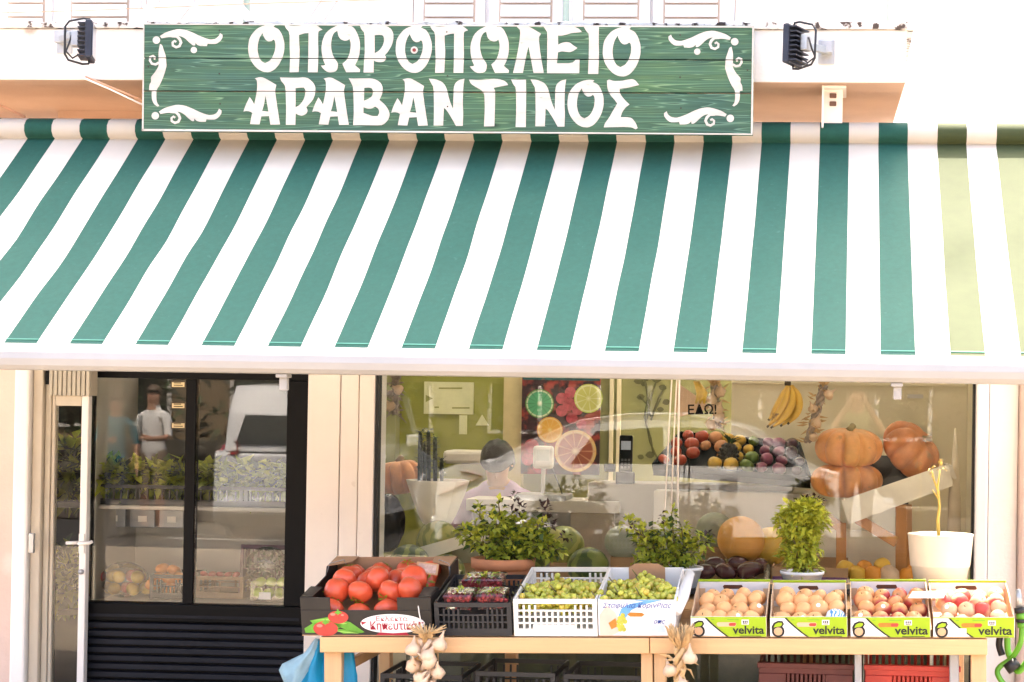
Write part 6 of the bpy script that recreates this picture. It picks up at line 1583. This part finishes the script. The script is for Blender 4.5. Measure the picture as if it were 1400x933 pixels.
    for r, (y, z, n, rad) in enumerate(((.055, .052, 4, .037), (.135, .070, 4, .037), (.215, .078, 4, .036), (.300, .076, 4, .035))):
        for c in range(n):
            if i == 1 and r == 0 and c == 3: continue
            x = xc + (c - (n - 1) / 2) * (w - .05) / n * 1.02 + rr.uniform(-.006, .006) + (.010 if r % 2 else -.006)
            o = fruit(nm, f'{nm} in the {["front", "second", "third", "back"][r]} row of the {NAMES[i]} printed tray, {ORD[c]} from the left', nm, sw(0, x, y + rr.uniform(-.008, .008), z + rr.uniform(-.006, .008)), rad * rr.uniform(.86, 1.08), M, f'{nm}s in the {NAMES[i]} printed tray', rr.uniform(.88, 1.0), .8, n=18, m=12, rot=(rr.uniform(-1.4, 1.6), rr.uniform(-.7, .7), rr.uniform(0, 6)), stem=1)
            if (r * 4 + c + i) % 5 == 2 and r < 2:
                st = MB(); rd = rad * 1.02
                st.flat([[Vector((.009 * math.cos(a), 0, .009 * math.sin(a))) for a in [k_ * math.pi / 5 for k_ in range(10)]]]); so = st.build('sticker', CWHT, o)
                M4 = o.rotation_euler.to_matrix().inverted(); d_ = Vector((rr.uniform(-.35, .35), -.8, .5)).normalized(); so.location = M4 @ (d_ * rd); so.rotation_euler = (M4 @ d_).to_track_quat('-Y', 'Z').to_euler()
    return t
for i, (p0, p1) in enumerate(fronts): fruit_tray(i, p0, p1)
# blue wrapped fruit in the second tray
bw = thing('wrapped_fruit', 'fruit wrapped in blue and white tissue at the right front of the second printed tray', 'fruit', sw(0, tx(1143), .055, .062), (.2, .3, .4))
def tissue():
    M = mat('blue_tissue', (.66, .70, .76), .5, .1, 10); nt = M.node_tree; N = nt.nodes; L = nt.links; b = N['Principled BSDF']
    wv = N.new('ShaderNodeTexWave'); wv.inputs['Scale'].default_value = 22; wv.inputs['Distortion'].default_value = 9; wv.inputs['Detail'].default_value = 2
    tc = N.new('ShaderNodeTexCoord'); L.new(tc.outputs['Object'], wv.inputs[0]); rp = N.new('ShaderNodeValToRGB'); rp.color_ramp.elements[0].position = .45; rp.color_ramp.elements[1].position = .62
    rp.color_ramp.elements[0].color, rp.color_ramp.elements[1].color = (.72, .74, .78, 1), (.07, .26, .52, 1); L.new(wv.outputs['Fac'], rp.inputs[0]); L.new(rp.outputs[0], b.inputs['Base Color']); return M
q = MB(); q.ball((0, 0, 0), (.042, .036, .036), 22, 14, 0, None, lambda a, t: 1 + .06 * math.sin(7 * a + 3 * t) + .04 * math.sin(11 * t + 2 * a)); q.build('tissue', tissue(), bw)
q = MB(); a, b = sw(0, tx(1243), .15, .118), sw(0, tx(1292), .15, .118)
q.poly([a + Vector((0, -.03, 0)), b + Vector((0, -.03, .0)), b + Vector((.015, .06, .018)), a + Vector((.02, .06, .016))], (0, 0, .002)); tag(q.build('paper_sheet', CWHT), 'white paper sheet lying across the third and rightmost printed trays', 'paper')

# ------------------------------------------------------------------ second row: potted plants
TERR = mat('terracotta', (.50, .20, .09), .8, .15, 8, .1, 50, spots=((.58, .34, .22), 6, .66))
SOIL = mat('potting_soil', (.03, .02, .012), .95, .3, 30, .4, 60)
P2 = -.42                                              # depth of the second row
s2 = ppm(P2)
SHV = thing('rear_shelf', 'dark low shelf carrying the potted plants behind the front boxes', 'shelf', (0, 0, 0))
sz = az(797, P2, 800)
q = MB(); a, b = at(600, 797, P2), at(1345, 799, P2); q.poly([a + Vector((0, -.03, -.02)), b + Vector((0, -.03, -.02)), b + Vector((0, .22, -.02)), a + Vector((0, .22, -.02))], (0, 0, -.02)); q.build('board', DKCR, SHV, .002)
for px in (640, 950, 1320):
    p = at(px, 797, P2); q = MB(); q.box(p.x - .02, p.x + .02, P2 + .15, P2 + .19, p.z - .11, p.z - .042); q.build('support', DKCR, SHV)
tp = thing('potted_plant', 'bushy green plant in a terracotta pot behind the berry punnets', 'plant', at(683, 797, P2) + Vector((0, .08, -.018)))
q = MB(); q.lathe([(34 / s2, 0), (38 / s2, 20 / s2), (40 / s2, 24 / s2), (44 / s2, 24.5 / s2), (45 / s2, 38 / s2), (41 / s2, 38.2 / s2), (39 / s2, 30 / s2)], 32); q.build('pot', TERR, tp)
q = MB(); q.lathe([(.001, 31 / s2), (40 / s2, 31 / s2)], 20); q.build('soil', SOIL, tp)
def bush(t, clumps, stems, ln, w, seed, mats=(LEAFL, LEAFM, LEAFD), mi=(0, 0, 1, 1, 2), base_z=0.1):
    rg = random.Random(seed); q = MB(); crown(q, clumps, ln, w, rg, mi)
    f = q.build('foliage', list(mats), t)
    q = MB()
    for c, r, n in clumps:
        c = Vector(c); b0 = Vector((c.x * .15, c.y * .15, base_z)); m_ = b0.lerp(c, .5) + Vector((rg.uniform(-.02, .02), rg.uniform(-.02, .02), .01)); q.tube([b0, m_, c, c + Vector((rg.uniform(-.01, .01), 0, r[2] * .8))], [.005, .004, .003, .0015], 6)
    q.build('stems', STEM, t); return f
def px2(cx, cz): return lambda x, y, dy=0: ((x - cx) / s2, dy, (cz - y) / s2)
k_ = px2(683, 797); rg = random.Random(8)
cl = []
for (x, y, dy, rx, rz, n) in ((690, 735, 0, 30, 22, 190), (655, 735, -.02, 26, 18, 130), (725, 738, 0, 28, 18, 150), (745, 745, .02, 18, 14, 70), (632, 725, 0, 14, 12, 42), (672, 712, 0, 22, 16, 90), (705, 712, .02, 24, 14, 80), (690, 752, -.05, 40, 12, 130), (648, 700, 0, 8, 14, 22), (730, 715, 0, 16, 12, 40), (676, 690, 0, 7, 14, 20), (762, 745, 0, 8, 8, 14)):
    cl.append((k_(x, y, dy), (rx / s2, .06, rz / s2), int(n * 1.5)))
bush(tp, cl, 0, .034, .024, 1, base_z=31 / s2)
cl = [(k_(697, 675, .02), (5 / s2, .02, 12 / s2), 16), (k_(706, 690, .02), (8 / s2, .02, 12 / s2), 22), (k_(738, 692, .02), (8 / s2, .02, 14 / s2), 26), (k_(742, 710, .03), (14 / s2, .03, 10 / s2), 30), (k_(770, 728, .0), (8 / s2, .02, 5 / s2), 10)]
q = MB(); crown(q, cl, .028, .017, random.Random(5), (0,)); f = q.build('dark_shoots', LEAFR, tp); f['kind'] = 'stuff'; f['label'] = 'dark purple young shoots at the top of the plant'
bk = thing('potted_plant', 'leggy green plant in a white bucket behind the grape carton', 'plant', at(925, 800, P2) + Vector((0, .06, -.02)))
q = MB(); q.lathe([(26 / s2, 0), (33 / s2, 26 / s2), (35 / s2, 26 / s2), (35 / s2, 30 / s2), (32 / s2, 30 / s2), (31 / s2, 20 / s2)], 28); q.build('bucket', CWHT, bk)
q = MB(); q.lathe([(.001, 22 / s2), (31 / s2, 22 / s2)], 20); q.build('soil', SOIL, bk)
k_ = px2(925, 800)
cl = [(k_(x, y, dy), (rx / s2, .05, rz / s2), int(n * 1.4)) for (x, y, dy, rx, rz, n) in ((905, 750, 0, 34, 18, 170), (935, 748, 0, 22, 20, 130), (900, 765, -.03, 38, 10, 110), (875, 725, 0, 18, 12, 52), (856, 712, 0, 12, 8, 24), (905, 722, 0, 18, 16, 56), (930, 722, 0, 10, 14, 30), (958, 735, 0, 12, 14, 44), (915, 700, 0, 7, 14, 18), (885, 740, 0, 20, 12, 60))]
bush(bk, cl, 0, .033, .023, 2, base_z=22 / s2, mi=(0, 0, 1, 1, 2))
q = MB(); crown(q, [(k_(899, 705), (5 / s2, .02, 12 / s2), 12), (k_(862, 722), (8 / s2, .02, 8 / s2), 10), (k_(964, 728), (6 / s2, .02, 8 / s2), 12)], .028, .016, random.Random(7), (0,)); f = q.build('dark_shoots', LEAFR, bk); f['kind'] = 'stuff'; f['label'] = 'brownish young shoots of the bucket plant'
bs = thing('potted_plant', 'upright yellow green basil in a low white pot behind the second printed tray', 'plant', at(1096, 797, P2) + Vector((0, .05, -.01)))
q = MB(); q.lathe([(24 / s2, 0), (29 / s2, 14 / s2), (30.5 / s2, 14 / s2), (30.5 / s2, 18 / s2), (28 / s2, 18 / s2), (27 / s2, 11 / s2)], 28); q.build('pot', CWHT, bs)
q = MB(); q.lathe([(.001, 13 / s2), (27.5 / s2, 13 / s2)], 20); q.build('soil', SOIL, bs)
BASL = mat('basil_light', (.50, .52, .06), .5, .3, 30, trans=.3); BASM = mat('basil_mid', (.34, .39, .04), .5, .3, 30, trans=.25)
k_ = px2(1096, 797)
cl = [(k_(x, y, dy), (rx * 1.12 / s2, .06, rz * 1.1 / s2), int(n * 1.7)) for (x, y, dy, rx, rz, n) in ((1099, 700, 0, 22, 14, 150), (1093, 718, 0, 24, 14, 150), (1092, 738, 0, 24, 14, 140), (1089, 758, 0, 22, 14, 120), (1098, 774, -.02, 20, 10, 80), (1114, 712, 0, 14, 18, 80), (1072, 712, 0, 14, 14, 70), (1095, 695, 0, 26, 10, 90), (1108, 745, 0, 12, 16, 50))]
bush(bs, cl, 0, .038, .021, 3, (BASL, BASM, LEAFM), (0, 0, 0, 1, 1), 13 / s2)
q = MB(); crown(q, [(k_(1106, 685, .03), (24 / s2, .03, 7 / s2), 60)], .026, .014, random.Random(9), (0,)); f = q.build('dark_flowers', LEAFR, bs); f['label'] = 'dark purplish flower heads on top of the basil'
# white planter with a bare young stem
wp_ = thing('potted_plant', 'cream two tier planter with a bare yellowish stem at the right window edge', 'plant', at(1286, 799, P2) + Vector((0, .06, -.012)))
PLAN = mat('cream_planter', (.72, .62, .48), .6, .05, 5, .06, 40)
q = MB(); q.lathe([(35 / s2, 0), (39 / s2, 26 / s2), (40.5 / s2, 27 / s2), (41 / s2, 29 / s2), (44.5 / s2, 68 / s2), (45 / s2, 71 / s2), (42 / s2, 71 / s2), (40 / s2, 58 / s2)], 36); q.build('pot', PLAN, wp_)
q = MB(); q.lathe([(.001, 60 / s2), (40 / s2, 60 / s2)], 20); q.build('soil', SOIL, wp_)
TWIG = mat('yellow_twig', (.50, .36, .08), .7, .2, 20)
k_ = px2(1286, 799)
q = MB(); q.tube([k_(1284, 738), k_(1282, 710), k_(1284, 690), k_(1281, 665), k_(1284, 640)], [.008, .007, .006, .005, .003], 8); q.tube([k_(1283, 672), k_(1276, 655), k_(1273, 642)], [.005, .004, .003], 7); q.tube([k_(1282, 680), k_(1274, 668)], [.004, .002], 6); q.build('stem', TWIG, wp_)
q = MB(); crown(q, [(k_(1284, 638), (.012, .012, .02), 9), (k_(1273, 641), (.012, .012, .015), 6)], .025, .009, random.Random(3), (0,)); q.build('buds', TWIG, wp_)

# ------------------------------------------------------------------ hanging from the table
braid('garlic_braid', 'pale garlic braid with a straw tuft hung at the left of the table front', at(583, 856, TFY - .07), .42, 11, .06, STRAW, 17, .055, (.03, 0), group='garlic braids', mid=GARL)
braid('garlic_braid', 'straw tied garlic braid with open stalks hung at the middle of the table front', at(931, 856, TFY - .07), .40, 12, .095, STRAW, 6, .040, (-.01, 0), group='garlic braids', blades=60)
q = MB(); q.tube([at(571, 822, TFY - .02), at(573, 838, TFY - .025), at(577, 858, TFY - .05)], .0022, 6); tag(q.build('string', CORD), 'white string holding the left garlic braid to the tomato carton', 'string')
# blue carrier bag
BLUE = mat('blue_plastic', (.012, .30, .52), .35, .25, 8, .2, 20, trans=.4, tcol=(.03, .46, .72))
BLUEP = mat('pale_blue_plastic', (.36, .55, .62), .35, .2, 8, .2, 20, trans=.45)
bb = thing('carrier_bag', 'blue plastic carrier bag hanging behind the left table post', 'bag', at(452, 872, TFY + .09))
def crumple(x0, x1, z0, z1, dep, n, m_, seed, open_=0):
    rg = random.Random(seed); vs = []
    for j in range(m_ + 1):
        t = j / m_
        for i in range(n):
            a = 2 * math.pi * i / n; e = 1 + .13 * math.sin(5 * a + 2 * t + seed) + .07 * math.sin(11 * a - 3 * t) + rg.uniform(-.03, .03)
            wx = (x1 - x0) / 2 * (1 - (.55 * (1 - t) if not open_ else 0)) * e; vs.append(((x0 + x1) / 2 + wx * math.cos(a), dep * e * math.sin(a) * (.3 + .7 * t), z1 + (z0 - z1) * t + .012 * math.sin(4 * a) * (1 - t)))
    return vs, [(j * n + i, j * n + (i + 1) % n, (j + 1) * n + (i + 1) % n, (j + 1) * n + i) for j in range(m_) for i in range(n)]
sB = ppm(TFY + .09)
q = MB(); v_, f_ = crumple(-.07, .145, -.36, -.015, .06, 34, 14, 3); q.add(v_, f_, 0, True); q.build('bag_body', BLUE, bb)
def folded(poly_rows, seed):
    # rows of points (photo pixels) lofted into a creased sheet
    rg = random.Random(seed); vs = []; n = 9
    for row in poly_rows:
        (xa_, ya_), (xb_, yb_) = row
        for i in range(n):
            t = i / (n - 1); p = at(xa_ + (xb_ - xa_) * t, ya_ + (yb_ - ya_) * t, TFY + .09) - bb.location
            vs.append(p + Vector((rg.uniform(-.004, .004), -.05 * math.sin(math.pi * t) - .02 + rg.uniform(-.014, .014), rg.uniform(-.004, .004))))
    m_ = len(poly_rows)
    return vs, [(j * n + i, j * n + i + 1, (j + 1) * n + i + 1, (j + 1) * n + i) for j in range(m_ - 1) for i in range(n - 1)]
q = MB(); v_, f_ = folded([((434, 872), (442, 872)), ((420, 890), (440, 888)), ((404, 900), (437, 903)), ((388, 908), (430, 920)), ((385, 916), (424, 936)), ((391, 930), (420, 950)), ((394, 945), (424, 960))], 2); q.add(v_, f_, 0, True); q.build('open_mouth', BLUEP, bb)
q = MB(); v_, f_ = folded([((437, 872), (446, 874)), ((424, 894), (446, 894)), ((412, 912), (446, 914)), ((402, 930), (448, 932)), ((400, 950), (450, 950))], 4); q.add([Vector(p) + Vector((0, .02, 0)) for p in v_], f_, 0, True); q.build('side_fold', BLUE, bb)
q = MB(); q.tube([(-.03, -.0, .0), (-.005, -.01, .03), (.02, 0, .0)], .007, 6); q.build('handle', BLUE, bb)
# crates under the table
MARN = mat('maroon_crate', (.10, .022, .018), .5, .25, 12); REDC = mat('red_crate', (.42, .035, .022), .4, .15, 8)
for i, (p0, p1, py, M, lb) in enumerate(((520, 632, 921, DKCR, 'leftmost black crate standing under the table'), (650, 759, 918, DKCR, 'middle black crate under the table below the white crate'), (771, 881, 922, DKCR, 'right black crate under the table left of the double post'), (1038, 1166, 906, MARN, 'dark maroon crate under the table below the second printed tray'), (1183, 1311, 909, REDC, 'bright red crate under the table at its right end'))):
    Y = TFY + .18; a, b = at(p0, py, Y), at(p1, py, Y)
    if i < 3: o = open_crate('under_crate', lb, 'crate', ((a.x + b.x) / 2, Y, a.z - .30), b.x - a.x, .40, .30, M, rows=4, cols=10, group='crates under the table')
    else:
        o = thing('under_crate', lb, 'crate', ((a.x + b.x) / 2, Y, a.z - .30), (R(5), 0, 0), 'crates under the table'); w = (b.x - a.x) / 2
        q = MB(); q.box(-w, w, 0, .012, 0, .20); q.box(-w, -w * .42, 0, .012, .2002, .262); q.box(w * .42, w, 0, .012, .2002, .262); q.box(-w, w, 0, .012, .2622, .30); q.box(-w - .006, w + .006, -.008, .016, .285, .306)
        for k in range(9): xx = -w * .40 + k * w * .8 / 8.5; q.box(xx, xx + .012, .002, .010, .2003, .2619)
        q.build('front_wall', M, o, .003)
        q = MB(); q.box(-w, -w + .012, .0125, .38, 0, .30); q.build('side_wall', M, o, .002)
        q = MB(); q.box(w - .012, w, .0125, .38, 0, .30); q.build('side_wall', M, o, .002)
        q = MB(); q.box(-w, w, .381, .393, 0, .22); q.box(-w, w, .381, .393, .275, .30)
        for k in range(13): xx = -w + .02 + k * (2 * w - .04) / 12.4; q.box(xx, xx + .012, .383, .391, .2202, .2748)
        q.build('back_wall', M, o, .001)
        q = MB(); q.box(-w + .013, w - .013, .0125, .38, .0, .012); q.build('base', M, o)
        q = MB()
        for k in range(8): q.box(-w + .03 + k * .035, -w + .042 + k * .035, -.004, -.0005, .02, .17)
        q.build('rib', M, o)
    q = MB(); q.box(a.x, b.x, Y + .02, Y + .38, max(0.001, a.z - .62), a.z - .315); tag(q.build('lower_crate', DKCR, bevel=.006), 'plain dark crate beneath the ' + lb.split(' under')[0].split(' standing')[0], 'crate', 'lower crates under the table')
# green hose with nozzle
HOSE = mat('green_hose', (.10, .30, .02), .4, .15, 10); HBLK = mat('hose_black', (.015, .015, .015), .45)
hs = thing('garden_hose', 'bright green garden hose with a nozzle hanging at the right end of the table', 'hose', at(1393, 820, TFY + .1)); h0 = Vector(hs.location)
def hp(x, y, dy=0): return at(x, y, TFY + .1 + dy) - h0
q = MB(); q.tube([hp(1392, 806), hp(1394, 830)], [.010, .016], 10); q.build('nozzle_tip', GALV, hs)
q = MB(); q.tube([hp(1394, 831), hp(1395, 838)], .022, 12); q.tube([hp(1396, 847), hp(1396, 851)], .021, 12); q.build('nozzle_ring', HBLK, hs)
q = MB(); q.tube([hp(1395, 838), hp(1396, 847)], .018, 12); q.tube([hp(1396, 851), hp(1397, 858)], .017, 12); q.build('nozzle_body', HOSE, hs)
def curve(pts, n=40):
    out = []
    for i in range(len(pts) - 1):
        p0, p1, p2, p3 = pts[max(0, i - 1)], pts[i], pts[i + 1], pts[min(len(pts) - 1, i + 2)]
        for k in range(8):
            t = k / 8; out.append(.5 * ((2 * p1) + (p2 - p0) * t + (2 * p0 - 5 * p1 + 4 * p2 - p3) * t * t + (3 * p1 - p0 - 3 * p2 + p3) * t ** 3))
    return out + [pts[-1]]
q = MB(); q.tube(curve([hp(1397, 858), hp(1395, 880), hp(1383, 900, .03), hp(1367, 912, .04), hp(1364, 922, .02), hp(1375, 938, 0), hp(1395, 950, -.02)]), .011, 10); q.build('hose', HOSE, hs)
q = MB(); q.tube(curve([hp(1377, 872, .06), hp(1378, 890, .06), hp(1384, 905, .05), hp(1392, 918, .03), hp(1404, 905, .0), hp(1410, 890, 0)]), .013, 10); q.build('hose', HOSE, hs)
q = MB(); q.tube(curve([hp(1368, 868, .08), hp(1366, 882, .08), hp(1370, 896, .07)]), .014, 10); q.tube([hp(1380, 905, .03), hp(1388, 916, .02)], .03, 12); q.build('hose_clip', HBLK, hs)
